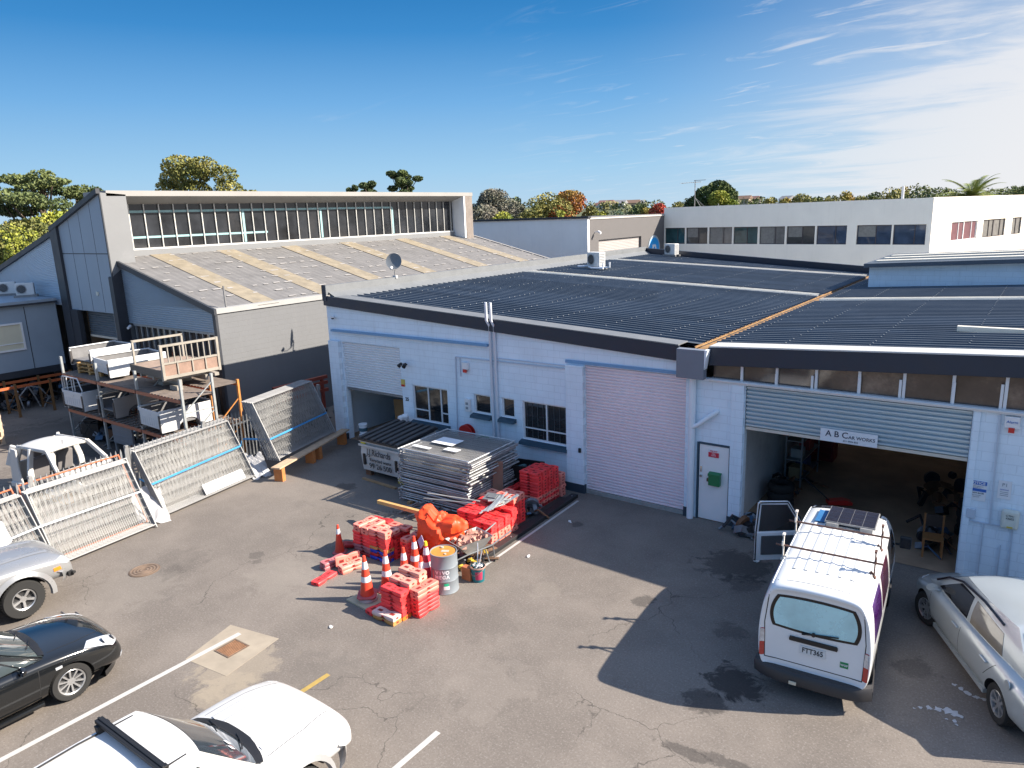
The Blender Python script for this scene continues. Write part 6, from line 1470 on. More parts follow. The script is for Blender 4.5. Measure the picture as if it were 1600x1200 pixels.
t = thing('bent_frame', 'pale bent motorcycle frame leaning in the orange rack below the annex', 'scrap frame', (-35.9,12.2,0)); mb = MB(); mb.tube([(0,-.4,.1),(0,-.5,.7),(0,-.1,1.1),(0,.35,.95),(0,.65,.45),(0,.4,.05)], .03); mb.tube([(0,-.1,1.1),(0,.1,.6),(0,.25,.1)], .03); mb.build('tube', GALVW, t, smooth=50)
t = thing('steel_rack', 'rusty red steel rail stack behind the palisade by the white wall', 'steel rack', (-22.9,16.6,0)); mb = MB(); mb.box(-.05,.05,-1.0,-.9,0,1.75); mb.box(-.05,.05,1.2,1.3,0,1.75)
for z in (1.2,1.5,1.72): mb.box(-.06,.06,-1.0,1.5,z-.07,z+.05)
mb.build('rails', mat('red_oxide', (.28,.05,.03), .6, var=.2), t)
for k in range(5): pallet(('bottom','second','third','fourth','top')[k]+' bleached pallet of the stack at the left edge of the wrecker yard', (-31.4,8.75,.1365*2*k*1.0+.0), R(12), 'bleached pallets at the left edge', mat('bleached_wood', (.47,.36,.26), .8, var=.2, vs=6)).scale = (1,1,2.0)

# ------------------------------------------------------------------ stripped white cab behind the fence
def cab():
    P = mat('cab_white', (.52,.51,.49), .4, var=.06, grime=.15, gcol=(.35,.3,.25), gs=2.5)
    t = thing('stripped_cab', 'stripped white pickup cab without doors or windscreen behind the palisade fence', 'wrecked cab', (-23.45,8.3,0), R(-90+10))
    # local: +y forward, x right
    sh, SF = cabin('shell_roof', P, t, (.0,0,0,0,0), (.0,0,0,0,0), 0) if False else (None, None)
    mb = MB(); G = []
    for j in range(11):
        v = j/10; y = .62-1.46*v; row = []
        for i in range(13):
            u = 2*i/12-1; w_ = .60+.045*math.sin(math.pi*v)
            yy = y+(.10*(1-u*u) if j == 0 else 0)
            row.append((w_*u, yy, 1.60-.05*abs(u)**3-.04*(2*v-1)**4+.03*(1-u*u)))
        G.append(row)
    mb.grid(G, 11, 13); r = mb.build('roof', P, t, smooth=60); so = r.modifiers.new('s','SOLIDIFY'); so.thickness = .07
    pl = MB()
    for s_ in (-1, 1):
        pl.bar((s_*.60,.62,1.55),(s_*.74,1.22,1.02),.09,.12); pl.bar((s_*.74,1.22,1.02),(s_*.78,1.25,.45),.08,.14)
        pl.bar((s_*.62,-.12,1.55),(s_*.76,-.08,.95),.08,.16); pl.bar((s_*.76,-.08,.95),(s_*.78,-.06,.42),.06,.18)
        pl.bar((s_*.62,-.82,1.55),(s_*.74,-1.0,.95),.09,.34)
        pl.bar((s_*.79,-1.05,.42),(s_*.79,1.30,.42),.10,.14)
        pl.bar((s_*.605,.60,1.56),(s_*.605,-.82,1.56),.05,.06)
    pl.build('pillars', P, t, bevel=.02)
    q = MB()
    for s_ in (-1, 1): q.prism([(-1.08,.40),(-.55,.40),(-.62,.95),(-.62,1.50),(-.86,1.52),(-1.0,.98)], 'x', s_*.76-.03, s_*.76+.03)
    q.box(-.76,.76,-1.08,-1.02,.42,1.02); q.box(-.62,.62,-.90,-.86,1.44,1.54); q.build('rear_panel', P, t, bevel=.02)
    c = MB(); c.prism([(1.14,1.02),(1.40,.98),(1.42,.90),(1.16,.90)], 'x', -.76, .76); c.box(-.74,.74,1.24,1.30,.45,.92); c.build('cowl', P, t, bevel=.02)
    f = MB()
    for s_ in (-1, 1): f.prism([(1.30,.55),(1.30,.96),(2.0,.88),(2.3,.75),(2.3,.55)], 'x', s_*.70-.03, s_*.70+.03)
    f.bar((-.7,2.28,.72),(.7,2.28,.72),.06,.1); f.build('inner_wing', P, t, bevel=.015)
    MB().box(-.76,.76,-1.0,1.25,.36,.42).build('floor', DARK, t)
    MB().box(-.70,.70,.90,1.14,.78,1.0).build('dashboard', BLACK, t, bevel=.03)
    for s_ in (-.36, .36):
        sb = MB(); sb.box(s_-.25,s_+.25,-.15,.35,.42,.62); sb.obox((s_,-.26,.90), (.48,.13,.68), 0, R(-12)); sb.box(s_-.12,s_+.12,-.36,-.26,1.22,1.40); sb.build('seat', mat('seat_grey', (.16,.15,.15), .9, var=.15), t, bevel=.04)
    MB().tube([(.1,.55,1.55),(.1,.60,1.75)], .008, 5).build('aerial', BLACK, t)
    MB().box(-.5,.5,1.35,2.2,.35,.75).build('engine_bay', mat('junk_dark', (.03,.03,.035)), t, bevel=.05)
    st_ = MB()
    for s_ in (-.5,.5): st_.box(s_-.1,s_+.1,-.9,1.2,0,.36)
    st_.build('timber_bearer', WOOD, t)
cab()

# ------------------------------------------------------------------ bin, flat panel stack
bn = thing('rubbish_bin', 'large pale steel front-lift rubbish bin with black ribbed lid and stencilled lettering', 'rubbish bin', (-15.75,14.98,0))
BINM = mat('bin_paint', (.50,.49,.47), .55, var=.10, vs=2, grime=.4, gcol=(.20,.18,.17), gs=3, streak=True)
mb = MB(); mb.prism([(-.78,.20),(.78,.20),(.78,1.28),(-.78,1.14),(-.84,.75)], 'x', -.84, .84)
b_ = mb.build('container', BINM, bn, bevel=.01); mb = MB(); mb.box(-.86,.86,-.90,-.80,1.0,1.06) ; mb.box(-.87,.87,-.86,-.79,1.12,1.18); mb.build('rim', BINM, bn)
LID = mat('bin_lid', (.016,.017,.020), .5, var=.2); ld = MB(); zt = lambda y: 1.20+(y+.86)*.085
ld.prism([(-.90,zt(-.90)-.03),(.84,zt(.84)-.03),(.84,zt(.84)+.03),(-.90,zt(-.90)+.03)], 'x', -.90, .88)
lo = ld.build('lid', LID, bn)
rb = MB()
for i in range(7):
    x = -.80+i*.265; rb.prism([(-.88,zt(-.88)+.031),(.80,zt(.80)+.031),(.80,zt(.80)+.085),(-.88,zt(-.88)+.085)], 'x', x-.07, x+.07)
rb.build('lid_rib', mat('bin_lid_rib', (.05,.05,.052), .55, var=.2), lo, bevel=.012)
for x in (-.87,.87): 
    s_ = 1 if x > 0 else -1; mb = MB(); mb.box(x-.06,x+.06,-.45,.45,.45,.75); mb.build('fork_pocket', BINM, bn)
mb = MB(); mb.box(-.72,-.64,-.875,-.82,.40,.75); mb.box(.66,.74,-.875,-.82,.40,.75); mb.build('hook', BLACK, bn)
MB().box(.62,.84,-.74,-.62,0,.20).build('foot', mat('foot_yellow', (.55,.45,.03), .6, var=.2), bn); MB().box(-.84,-.6,-.7,-.58,0,.2).build('foot', RUST, bn); MB().box(-.8,.8,.55,.7,0,.2).build('foot', RUST, bn)
MB().box(-.80,-.62,-.845,-.80,.98,1.12).build('yellow_label', mat('label_yellow', (.65,.50,.02), .5), bn)
STEN = mat('stencil_ink', (.045,.045,.05), .7, var=.5, vs=14)
fr_ = (R(84), 0, 0)
text('J.J.Richards', .27, (-.03,-.868,.83), fr_, STEN, bn, sx=.86, bold=.003); text('Recycled waste', .15, (.03,-.868,.60), (R(95),0,0), STEN, bn, bold=.002); text('99 26 500', .24, (.0,-.852,.40), (R(95),0,0), STEN, bn, bold=.003)
tag(MB().box(-.75,.75,-.04,.04,0,.05).build('timber_batten', WOOD, loc=(-15.6,13.9,0)), 'thin timber batten on the asphalt in front of the rubbish bin', 'timber'); bpy.data.objects['timber_batten'].rotation_euler = (0,0,R(-3))
FSG = 'temporary fence panels stacked flat'
random.seed(9); z = .10; NP = 26
tag(MB().box(-.05,.05,-1.1,1.1,0,.08).build('bearer', WOOD, loc=(-13.7,14.3,0)), 'left timber bearer under the flat stack of fence panels', 'timber'); tag(MB().box(-.05,.05,-1.1,1.1,0,.08).build('bearer', WOOD, loc=(-11.9,14.3,0)), 'right timber bearer under the flat stack of fence panels', 'timber')
def ordn(k):
    return ('lowest','second','third','fourth','fifth','sixth','seventh','eighth','ninth','tenth','eleventh','twelfth','thirteenth','fourteenth','fifteenth','sixteenth','seventeenth','eighteenth','nineteenth','twentieth','twenty-first','twenty-second','twenty-third','twenty-fourth','twenty-fifth','topmost')[k]
for k in range(NP):
    tw = random.uniform(-1,1)*(.012 if k < 12 else .028); dx = random.uniform(-.06,.06)+(.07 if k > 13 else 0); dy = random.uniform(-.05,.05)
    M = Matrix.Translation((-14.05+dx,13.28+dy,z)) @ Matrix.Rotation(tw+R(1.5), 4, 'Z') @ Matrix.Rotation(R(-90), 4, 'X') @ Matrix.Rotation(R(0),4,'Y')
    panel('%s fence panel up in the flat stack between bin and red blocks' % ordn(k), FSG, M, 2.45, 2.15, frame_m=mat('stack_frame', (.40,.41,.42), .45, metal=.4, var=.25, vs=5, rnd=.25), dense=1.7, wire_m=mat('stack_wire', (.36,.36,.36), .5, metal=.3))
    z += .058
def flatsheet(label, c, w_, h, rz): 
    tag(MB().obox((0,0,0), (w_,h,.008)).build('plastic_sheet', PLATE, loc=(*c, z+.0)), label, 'plastic sheet'); o = COL.objects[-1]; o.rotation_euler = (0,0,rz)
flatsheet('larger white plastic sheet lying on top of the flat panel stack', (-13.15,14.35), .75, .55, R(1)); flatsheet('narrow white plastic strip near the front edge of the flat panel stack top', (-13.45,13.62), .62, .14, R(1)); flatsheet('small white plastic square right of the larger sheet on the panel stack', (-12.55,13.85), .45, .22, R(2))
def plank(name, label, p, q, w_, h, m, cat='timber'):
    p = Vector(p); q = Vector(q); mb = MB(); mb.bar(p, q, w_, h); return tag(mb.build(name, m, bevel=.004), label, cat)
plank('timber_plank', 'brown plank leaning upright against the right corner of the panel stack', (-11.30,14.15,.0), (-11.55,14.55,1.25), .28, .03, mat('brown_plank', (.20,.11,.075), .75, var=.2, vs=5))
plank('timber_post', 'yellow timber post lying over the red block stack toward the bin', (-13.55,12.0,.55), (-11.35,11.65,.80), .10, .09, mat('yellow_timber', (.60,.36,.13), .7, var=.2, vs=6))
t = thing('steel_tubes', 'heap of short galvanised tubes and clamps in front of the flat panel stack', 'steel tubes', (-12.9,12.75,0)); mb = MB(); rr = random.Random(4)
for i in range(26):
    a = rr.uniform(.2,1.3); x, y = rr.uniform(-.7,.7), rr.uniform(-.25,.25); L_ = rr.uniform(.5,.95); mb.cyl((x,y,.03+.05*rr.random()*i/8),(x+L_*math.cos(a)*.9,y+L_*math.sin(a)*.7,.06+.28*rr.random()),.02,n=8)
mb.build('tubes', GALV, t)

# ------------------------------------------------------------------ plastic fence-foot blocks
BM = {}
def blockmesh():
    L_, W_, Hh = .58, .245, .083; mb = MB(); P = []
    N = 16
    for i in range(N+1):
        u = i/N; x = (u-.5)*L_; m = math.exp(-((u-.5)/.14)**2); e = min(1, min(u, 1-u)/.04)
        w_ = W_/2*(1-.13*m)*(.93+.07*e); zt_ = Hh-.014*m-(0 if e >= 1 else .006*(1-e)); zb_ = .0+.0*m+(.022*math.exp(-((u-.5)/.12)**2))
        P.append([(x,-w_+.012,zb_),(x,-w_,zb_+.014),(x,-w_,zt_-.016),(x,-w_+.014,zt_),(x,w_-.014,zt_),(x,w_,zt_-.016),(x,w_,zb_+.014),(x,w_-.012,zb_)])
    mb.grid(P, N+1, 8, closed=True); mb.f.append(list(range(8))); mb.mi.append(0); mb.f.append(list(range(N*8, N*8+8))); mb.mi.append(0)
    mb.cur = 1
    for x in (-.16, .16): mb.box(x-.055,x+.055,-.035,.035,Hh-.012,Hh+.0015)
    for y in (-.125,.125): mb.box(-.03,.03,y*.88-.004,y*.88+.004,.03,.06)
    for x in (-.292,.2875): mb.box(x,x+.0045,-.03,.03,.025,.06)
    mb.cur = 0
    mb.lathe([(.05,0),(.05,.012),(.035,.012),(.035,0)], 16, Matrix.Translation((0,0,Hh-.014)), caps=False)
    return mb.mesh('block', [RED, mat('slot_dark', (.26,.02,.016), .8, var=.2)], smooth=45)
def bmat(n, c, gr=.32): return mat('block_'+n, c, .5, var=.10, vs=4, grime=gr, gcol=(c[0]*.6+.18, c[1]*.5+.17, c[2]*.5+.15), gs=5, rnd=.18)
BC = {'red': bmat('red', (.93,.048,.050)), 'salmon': bmat('salmon', (.74,.23,.175), .25), 'faded pink': bmat('pink', (.74,.34,.26), .3), 'dark red': bmat('dkred', (.40,.018,.02)), 'orange': bmat('orange', (.66,.15,.015)), 'blue': bmat('blue', (.008,.045,.44)), 'mauve': bmat('mauve', (.44,.15,.16), .2), 'ochre': bmat('ochre', (.50,.25,.07), .2), 'whitish': bmat('white', (.62,.47,.43), .4)}
BMESH = blockmesh()
nblocks = 0
LAY = ('bottom','second','third','fourth','fifth','sixth','seventh','eighth','ninth','tenth','eleventh','twelfth')
used_lab = set()
def block(color, loc, rz, where, tilt=(0,0), name=None):
    global nblocks
    o = bpy.data.objects.new('barrier_block', BMESH); COL.objects.link(o); o.location = loc; o.rotation_euler = (tilt[0], tilt[1], rz)
    o.material_slots[0].link = 'OBJECT'; o.material_slots[0].material = BC[color]
    lb = '%s block, %s' % (color, where); used_lab.add(lb); tag(o, lb, 'plastic block', 'plastic barrier blocks'); nblocks += 1; return o
rb_ = random.Random(2)
def column(x, y, along, colors, where, z0=0., n=None, sy=1.):
    """one pile of blocks; colours listed bottom up"""
    for k, c in enumerate(colors):
        block(c, (x+rb_.uniform(-.012,.012), y+rb_.uniform(-.012,.012), z0+k*.0835), (0 if along == 'x' else R(90))+rb_.uniform(-.035,.035)+(R(180) if rb_.random() < .5 else 0), '%s layer, %s' % (LAY[k], where))
# front stack beside the drum
R6 = ['red']*6
column(-9.86, 8.96, 'x', ['orange','red','red','red','red','red','red'], 'nearest pile left of the drum')
column(-9.90, 9.23, 'x', ['red']*6+['salmon','faded pink'], 'second pile back, left of the drum')
column(-9.88, 9.51, 'x', ['red']*6+['salmon','faded pink','faded pink'], 'third pile back, left of the drum')
column(-9.45, 9.38, 'y', ['red']*5+['salmon','salmon'], 'crosswise pile right against the drum')
block('ochre', (-9.87,8.72,0), 0, 'lower of two before the nearest pile'); block('whitish', (-9.88,8.72,.083), R(2), 'upper of two before the nearest pile')
g_ = block('red', (-10.28,8.93,0), R(80), 'with a green end, flat on the asphalt before the cones'); 
# left stack, two piles wide and three rows deep
c1 = ['dark red','mauve','mauve','red','red','red','red']; c2 = ['blue','dark red','blue','ochre','red','red','red']
for r_, (y, nm) in enumerate(((10.50,'front row'),(10.77,'middle row'),(11.04,'rear row'))):
    column(-12.43, y, 'x', c1 if r_ == 0 else ['red']*7, 'left pile in %s of big left stack' % nm)
    column(-11.88, y, 'x', c2 if r_ == 0 else ['red']*6+['dark red'], 'right pile in %s of big left stack' % nm)
for k, (x, y, rz) in enumerate(((-12.55,10.66,90),(-12.27,10.64,90))):
    for j in range(2): block('salmon', (x,y,.588+.0835*j), R(rz)+rb_.uniform(-.03,.03), '%s, %s layer on top of the big left stack front-left' % (('outer','inner')[k], ('lower','upper')[j]))
for j in range(2): block('salmon', (-11.9,10.50,.588+.0835*j), R(1), '%s of two with a clip topping the big left stack' % ('lower','upper')[j])
for k, (x, y) in enumerate(((-11.95,10.80),(-11.80,11.05),(-12.45,11.06))): block(('faded pink','salmon','dark red')[k], (x,y,.588+.0*k), R(4*k), ('second row','back row','far left back corner')[k]+' on top of the big left stack')
column(-11.30, 10.95, 'y', ['red']*6+['salmon'], 'narrow pile under the orange sack'); column(-11.30, 11.56, 'y', ['red']*7, 'narrow pile behind the orange sack')
MB().box(0,0,0,0,0,0)
# loose ones at the left
block('salmon', (-12.11,9.78,0), R(78), 'lower of two lying loose beside the single cone'); block('faded pink', (-12.12,9.78,.0835), R(76), 'upper of two lying loose beside the single cone')
block('red', (-12.25,9.10,0), R(98), 'single one on the asphalt left of all cones'); block('mauve', (-12.62,9.66,0), R(84), 'lower one at the far left of the loose group'); block('mauve', (-12.62,9.68,.0835), R(82), 'upper one at the far left of the loose group')
block('salmon', (-12.36,9.86,.17), R(70), 'tipped on its side on top of the loose group', tilt=(R(90),0)); block('dark red', (-12.95,10.62,0), R(60), 'half hidden behind the single left cone', tilt=(0,R(14)))
# middle stack by the black rail
def row_stack(x, ys, along, layers, name):
    for i, y in enumerate(ys): column(x, y, along, layers(i), '%s, %s' % (('front row','second row','third row','fourth row','fifth row','sixth row','seventh row')[i], name))
row_stack(-10.36, [12.45,12.72,12.99,13.26], 'x', lambda i: ['salmon']*3+['salmon','red','red','red'] if i < 3 else ['salmon']*3+['red']*5, 'right half of middle stack')
row_stack(-10.97, [12.60,12.87,13.14,13.41], 'x', lambda i: ['orange','orange','orange','orange','red','red','red','red'], 'left half of middle stack')
row_stack(-10.55, [13.60,13.87], 'x', lambda i: ['red']*8+['salmon','salmon'], 'tall end of middle stack')
row_stack(-11.14, [13.68,13.95], 'x', lambda i: ['red']*7+['faded pink'], 'far left end of middle stack')
# rear stack near the roller door
row_stack(-10.74, [14.93,15.20,15.47,15.74], 'x', lambda i: ['dark red','salmon','red','salmon']+['red']*(8 if i < 3 else 7), 'rear stack beside tall roller door')
column(-10.70, 16.02, 'x', ['salmon']*8, 'low pile against the wall in rear stack'); column(-11.36, 15.1, 'y', ['red','red','salmon','red','red'], 'low pile left of rear stack'); column(-11.2, 14.5, 'x', ['red']*3, 'short pile behind the brown plank')

# ------------------------------------------------------------------ cones, drum, bag, barrow, bucket, odds
CO = mat('cone_orange', (.72,.06,.03), .45, var=.08, grime=.15, gs=5); CW_ = mat('cone_band', (.68,.70,.74), .35, var=.08); CB_ = mat('cone_base', (.42,.09,.10), .7, var=.2)
def cone(label, loc, rz=0, bands=2, tip=None, s=1., tilt=0, m=None):
    t = thing('traffic_cone', label, 'traffic cone', loc, rz, 'traffic cones'); t.rotation_euler = (tilt,0,rz); t.scale = (s,s,s); m = m or CO
    Rr = lambda z: .145-(z-.03)*(.145-.03)/.87
    MB().lathe([(.145,.03),(.03,.90),(.024,.905),(0.001,.905)], 28, caps=False).build('body', m, t, smooth=40)
    MB().prism([(-.20,-.14),(-.14,-.20),(.14,-.20),(.20,-.14),(.20,.14),(.14,.20),(-.14,.20),(-.20,.14)], 'z', 0, .035).build('base', CB_, t, bevel=.008)
    for z0, z1 in ((.62,.78),(.34,.46))[:bands]: MB().lathe([(Rr(z0)+.0025,z0),(Rr(z1)+.0025,z1)], 28, caps=False).build('white_band', CW_, t, smooth=40)
    if tip: MB().lathe([(Rr(.82)+.004,.82),(.034,.905),(.03,.915),(.001,.915)], 20, caps=False).build('tip', tip, t, smooth=40)
    return t
pb = MB().prism([(-.36,-.25),(.30,-.30),(.36,.25),(-.30,.30)], 'z', 0, .03); tag(pb.build('plywood_sheet', mat('plywood', (.48,.40,.27), .8, var=.15), loc=(-10.78,9.02,0)), 'square of pale plywood on the asphalt under the nearest cones', 'board')
p2 = MB().lathe([(.19,0),(.20,.04),(.15,.09),(.001,.09)], 20); tag(p2.build('cone_base_weight', mat('grey_pink_base', (.45,.36,.34), .8, var=.2), loc=(-10.74,9.02,.03)), 'round grey base weight under the nearest tilted cone', 'base weight')
cone('nearest cone, tilted on a grey weight at the front left', (-10.76,9.02,.125), R(40), 2, tilt=R(2))
cone('tallest clean cone with two broad white bands left of the front stack', (-10.75,9.58,0), R(35))
cone('cone with one long white band just behind the tallest cone', (-10.55,9.92,0), R(25), 2, s=.98)
cone('orange and white cone against the blue blocks', (-10.72,10.42,0), R(10), 2)
cone('faded cone with a yellow tip beside the drum', (-10.30,10.35,0), R(20), 2, tip=mat('yellow_tip', (.75,.5,.02), .5), m=mat('cone_faded', (.60,.03,.06), .5, var=.1))
cone('cone squeezed between the drum and the front block stack', (-9.98,9.86,0), R(15), 2, s=.95)
cone('lone short cone with one white band left of the big stack', (-13.02,10.2,0), R(30), 1, s=.78)
dm = thing('oil_drum', 'grey steel oil drum with rusty orange lid and white lettering', 'drum', (-9.72,10.28,0))
DG_ = mat('drum_grey', (.23,.26,.29), .38, metal=.15, var=.07, grime=.15, gcol=(.34,.35,.37), gs=2)
MB().lathe([(.285,0),(.293,.015),(.285,.03),(.285,.28),(.293,.295),(.285,.31),(.285,.57),(.293,.585),(.285,.60),(.285,.85),(.293,.865),(.29,.88),(.275,.88),(.27,.86)], 48, caps=False).build('shell', DG_, dm, smooth=30)
MB().cyl((0,0,.845),(0,0,.862),.272,n=40).build('lid', mat('rust_orange_lid', (.52,.22,.035), .6, var=.3, vs=5, grime=.25, gcol=(.25,.10,.03), gs=4), dm)
mb = MB(); mb.cyl((-.14,.12,.862),(-.14,.12,.885),.035,n=14); mb.cyl((.12,-.08,.862),(.12,-.08,.88),.025,n=14); mb.obox((.02,.03,.865), (.16,.09,.006), .5); mb.build('bung', mat('bung_grey', (.45,.40,.33)), dm)
def curved_text(s, size, r, ang, z, m, parent, step=None):
    st_ = step or size*.72
    n = len(s)
    for i, ch in enumerate(s):
        if ch == ' ': continue
        a = ang+(i-(n-1)/2)*st_/r; text(ch, size, (r*math.cos(a), r*math.sin(a), z), (R(90), 0, a+R(90)), m, parent, bold=.004)
A_ = R(-58); curved_text('VIVO', .105, .2855, A_, .50, PLATE, dm); curved_text('MEGA', .105, .2855, A_, .40, PLATE, dm, .08)
mb = MB(); P = [[(.2875*math.cos(A_+R(6+i*4)), .2875*math.sin(A_+R(6+i*4)), z_) for i in range(6)] for z_ in (.20,.26)]; mb.grid(P, 2, 6); mb.build('green_label', mat('label_green', (.02,.42,.22), .5), dm)
mb = MB(); P = [[(.2872*math.cos(A_+R(4+i*5)), .2872*math.sin(A_+R(4+i*5)), z_) for i in range(6)] for z_ in (.12,.198)]; mb.grid(P, 2, 6); mb.build('white_label', PLATE, dm)
mb = MB(); P = [[(.2872*math.cos(A_-R(48-i*3)), .2872*math.sin(A_-R(48-i*3)), z_) for i in range(4)] for z_ in (.34,.54)]; mb.grid(P, 2, 4); mb.build('pink_label', mat('label_pink', (.50,.20,.22)), dm)
# orange sack
def sack():
    mb = MB(); rr = random.Random(6); N, K = 64, 40; P = []
    from mathutils import noise as mn
    for j in range(K+1):
        v = j/K; a = v*math.pi; row = []
        for i in range(N):
            u = 2*math.pi*i/N; d = Vector((math.cos(u)*math.sin(a), math.sin(u)*math.sin(a), math.cos(a)))
            r = .50+.16*mn.noise(d*1.6+Vector((3,1,2)))+.07*(.5-abs(mn.noise(d*2.2+Vector((1,7,0))))*1.6)+.035*(.4-abs(mn.noise(d*4.5))*1.4)+.02*mn.noise(d*11)
            q = Vector((d.x*r*.95, d.y*r*.75, d.z*r*.95)); q.z = max(q.z, -.42)
            if d.z > .3 and d.x > .4: q += Vector((.16,-.05,.02))
            if d.z > .5 and d.x < -.2: q += Vector((-.12,.05,.14))
            row.append(q)
        P.append(row)
    mb.grid(P, K+1, N, closed=True)
    o = mb.build('orange_sack', mat('orange_pvc', (.84,.065,.010), .5, var=.15, vs=2.5), smooth=38, weld=True)
    o.location = (-10.72,11.28,.62); o.rotation_euler = (0,0,R(25)); o.scale = (1.0,1.0,1.12); tag(o, 'crumpled bright orange plastic sack slumped behind the drum', 'sack')
    c = MB().obox((0,0,0), (.2,.008,.2), 0, 0, R(40)).build('sack_label', mat('lilac_label', (.42,.36,.55), .5), o); c.location = (-.33,-.42,-.02); c.rotation_euler = (R(-12),0,R(-38))
sack()
t = thing('wheelbarrow', 'battered grey wheelbarrow full of pinkish rubble beside the drum', 'wheelbarrow', (-9.98,11.45,0), R(75))
TR = mat('barrow_grey', (.33,.33,.33), .45, metal=.5, var=.25, vs=5, grime=.3, gcol=(.25,.13,.09), gs=4)
mb = MB(); ring = lambda k, z, e: [(-.38*k-e,-.30*k,z),(.42*k,-.32*k,z),(.42*k,.32*k,z),(-.38*k-e,.30*k,z)]
mb.grid([ring(.55,.36,0), ring(1.,.68,.12), ring(.95,.67,.11), ring(.55,.385,0)], 4, 4, closed=True); mb.add([Vector(p) for p in ring(.55,.365,0)], [(0,1,2,3)]); mb.build('tray', TR, t)
mb = MB(); 
for s_ in (-1,1): mb.tube([(-.75,s_*.06,.22),(-.2,s_*.16,.34),(.4,s_*.26,.42),(.95,s_*.30,.62)], .02, 8); mb.tube([(.25,s_*.2,.40),(.35,s_*.24,.0),(.5,s_*.24,.02),(.45,s_*.24,.42)], .016, 7)
mb.build('frame', GALV, t, smooth=50); w_ = MB(); w_.lathe([(.10,-.04),(.19,-.04),(.205,0),(.19,.04),(.10,.04)], 24, Matrix.Translation((-.72,0,.205)) @ Euler((R(90),0,0)).to_matrix().to_4x4()); w_.build('wheel', RUBBER, t, smooth=40)
mb = MB(); rr = random.Random(8)
for i in range(46): s_ = rr.uniform(.05,.14); mb.obox((rr.uniform(-.36,.32),rr.uniform(-.22,.22),.56+rr.uniform(0,.12)), (s_,s_*.7,s_*.6), rr.uniform(0,3), rr.uniform(-1,1), rr.uniform(-1,1))
mb.build('rubble', mat('rubble_pink', (.42,.23,.18), .85, var=.4, vs=9), t)
bk = thing('paint_bucket', 'teal bucket of silver clamps and fittings at the end of the black rail', 'bucket', (-9.36,10.95,0)); MB().lathe([(.13,0),(.16,.34),(.165,.345),(.155,.345),(.13,.03),(.001,.03)], 32, caps=False).build('pail', mat('teal_pail', (.01,.13,.16), .45, var=.1), bk, smooth=35)
mb = MB(); P = [[((.1312+.03*z_/.34)*math.cos(R(-75+i*8)), (.1312+.03*z_/.34)*math.sin(R(-75+i*8)), z_) for i in range(9)] for z_ in (.07,.26)]; mb.grid(P, 2, 9); mb.build('label', mat('label_magenta', (.45,.04,.10)), bk)
mb = MB(); mb.tube([(.165*math.cos(a), -.0+.165*math.sin(a), .30-.13*math.sin(a)**2) for a in [R(180+i*18) for i in range(11)]], .006, 5); mb.lathe([(.166,.31),(.172,.32),(.172,.345),(.16,.35)], 32, caps=False); mb.build('rim_and_bail', mat('bail_pink', (.35,.22,.18)), bk)
mb = MB(); rr = random.Random(3)
for i in range(60):
    x, y = rr.uniform(-.11,.11), rr.uniform(-.11,.11)
    if x*x+y*y < .0125: mb.obox((x,y,.31+rr.uniform(0,.07)), (rr.uniform(.02,.07),rr.uniform(.01,.03),rr.uniform(.01,.03)), rr.uniform(0,3), rr.uniform(-1,1), rr.uniform(-1,1))
mb.tube([(-.05,.05,.3),(-.15,.2,.62),(-.25,.32,.68)], .014); mb.tube([(0,.03,.3),(-.05,.22,.6)], .014); mb.build('clamps', mat('bright_clamp', (.62,.62,.62), .3, metal=.7, var=.3), bk)
t = thing('scrap_timber', 'scattered scrap timber and brown offcuts behind the teal bucket', 'scrap timber', (-9.95,11.35,0)); mb = MB(); rr = random.Random(14)
for i in range(26):
    a = rr.uniform(0,3.1); x, y = rr.uniform(-.55,.25), rr.uniform(-.5,.75); L_ = rr.uniform(.2,.75); mb.bar((x,y,.03+.1*rr.random()),(x+L_*math.cos(a)*.6,y+L_*math.sin(a),.04+.12*rr.random()),rr.uniform(.04,.11),.03)
mb.build('offcuts', mat('offcut_brown', (.17,.10,.06), .8, var=.5, vs=6), t); mb = MB()
for i in range(9):
    x, y = rr.uniform(-.5,.2), rr.uniform(-.5,.6); mb.obox((x,y,.15+.12*rr.random()), (rr.uniform(.06,.18),rr.uniform(.05,.12),.03), rr.uniform(0,3), rr.uniform(-.5,.5))
pieces(mb, 'yellow_scrap', mat('scrap_yellow', (.50,.34,.04), .6, var=.3), t)
junk('clutter of dark fittings on the ground around the orange sack', (-10.35,11.0,0), 14, (.35,.35,.16), 31); junk('dark fittings and yellow tools between the two right red stacks', (-10.6,14.35,0), 10, (.3,.25,.25), 33)
tag(MB().box(-.12,.12,-.07,.07,0,.30).build('rusty_tin', mat('rust_tin', (.36,.12,.05), .7, var=.3, vs=7), bevel=.006, loc=(-9.58,10.86,0)), 'rusty square tin beside the teal bucket', 'tin')
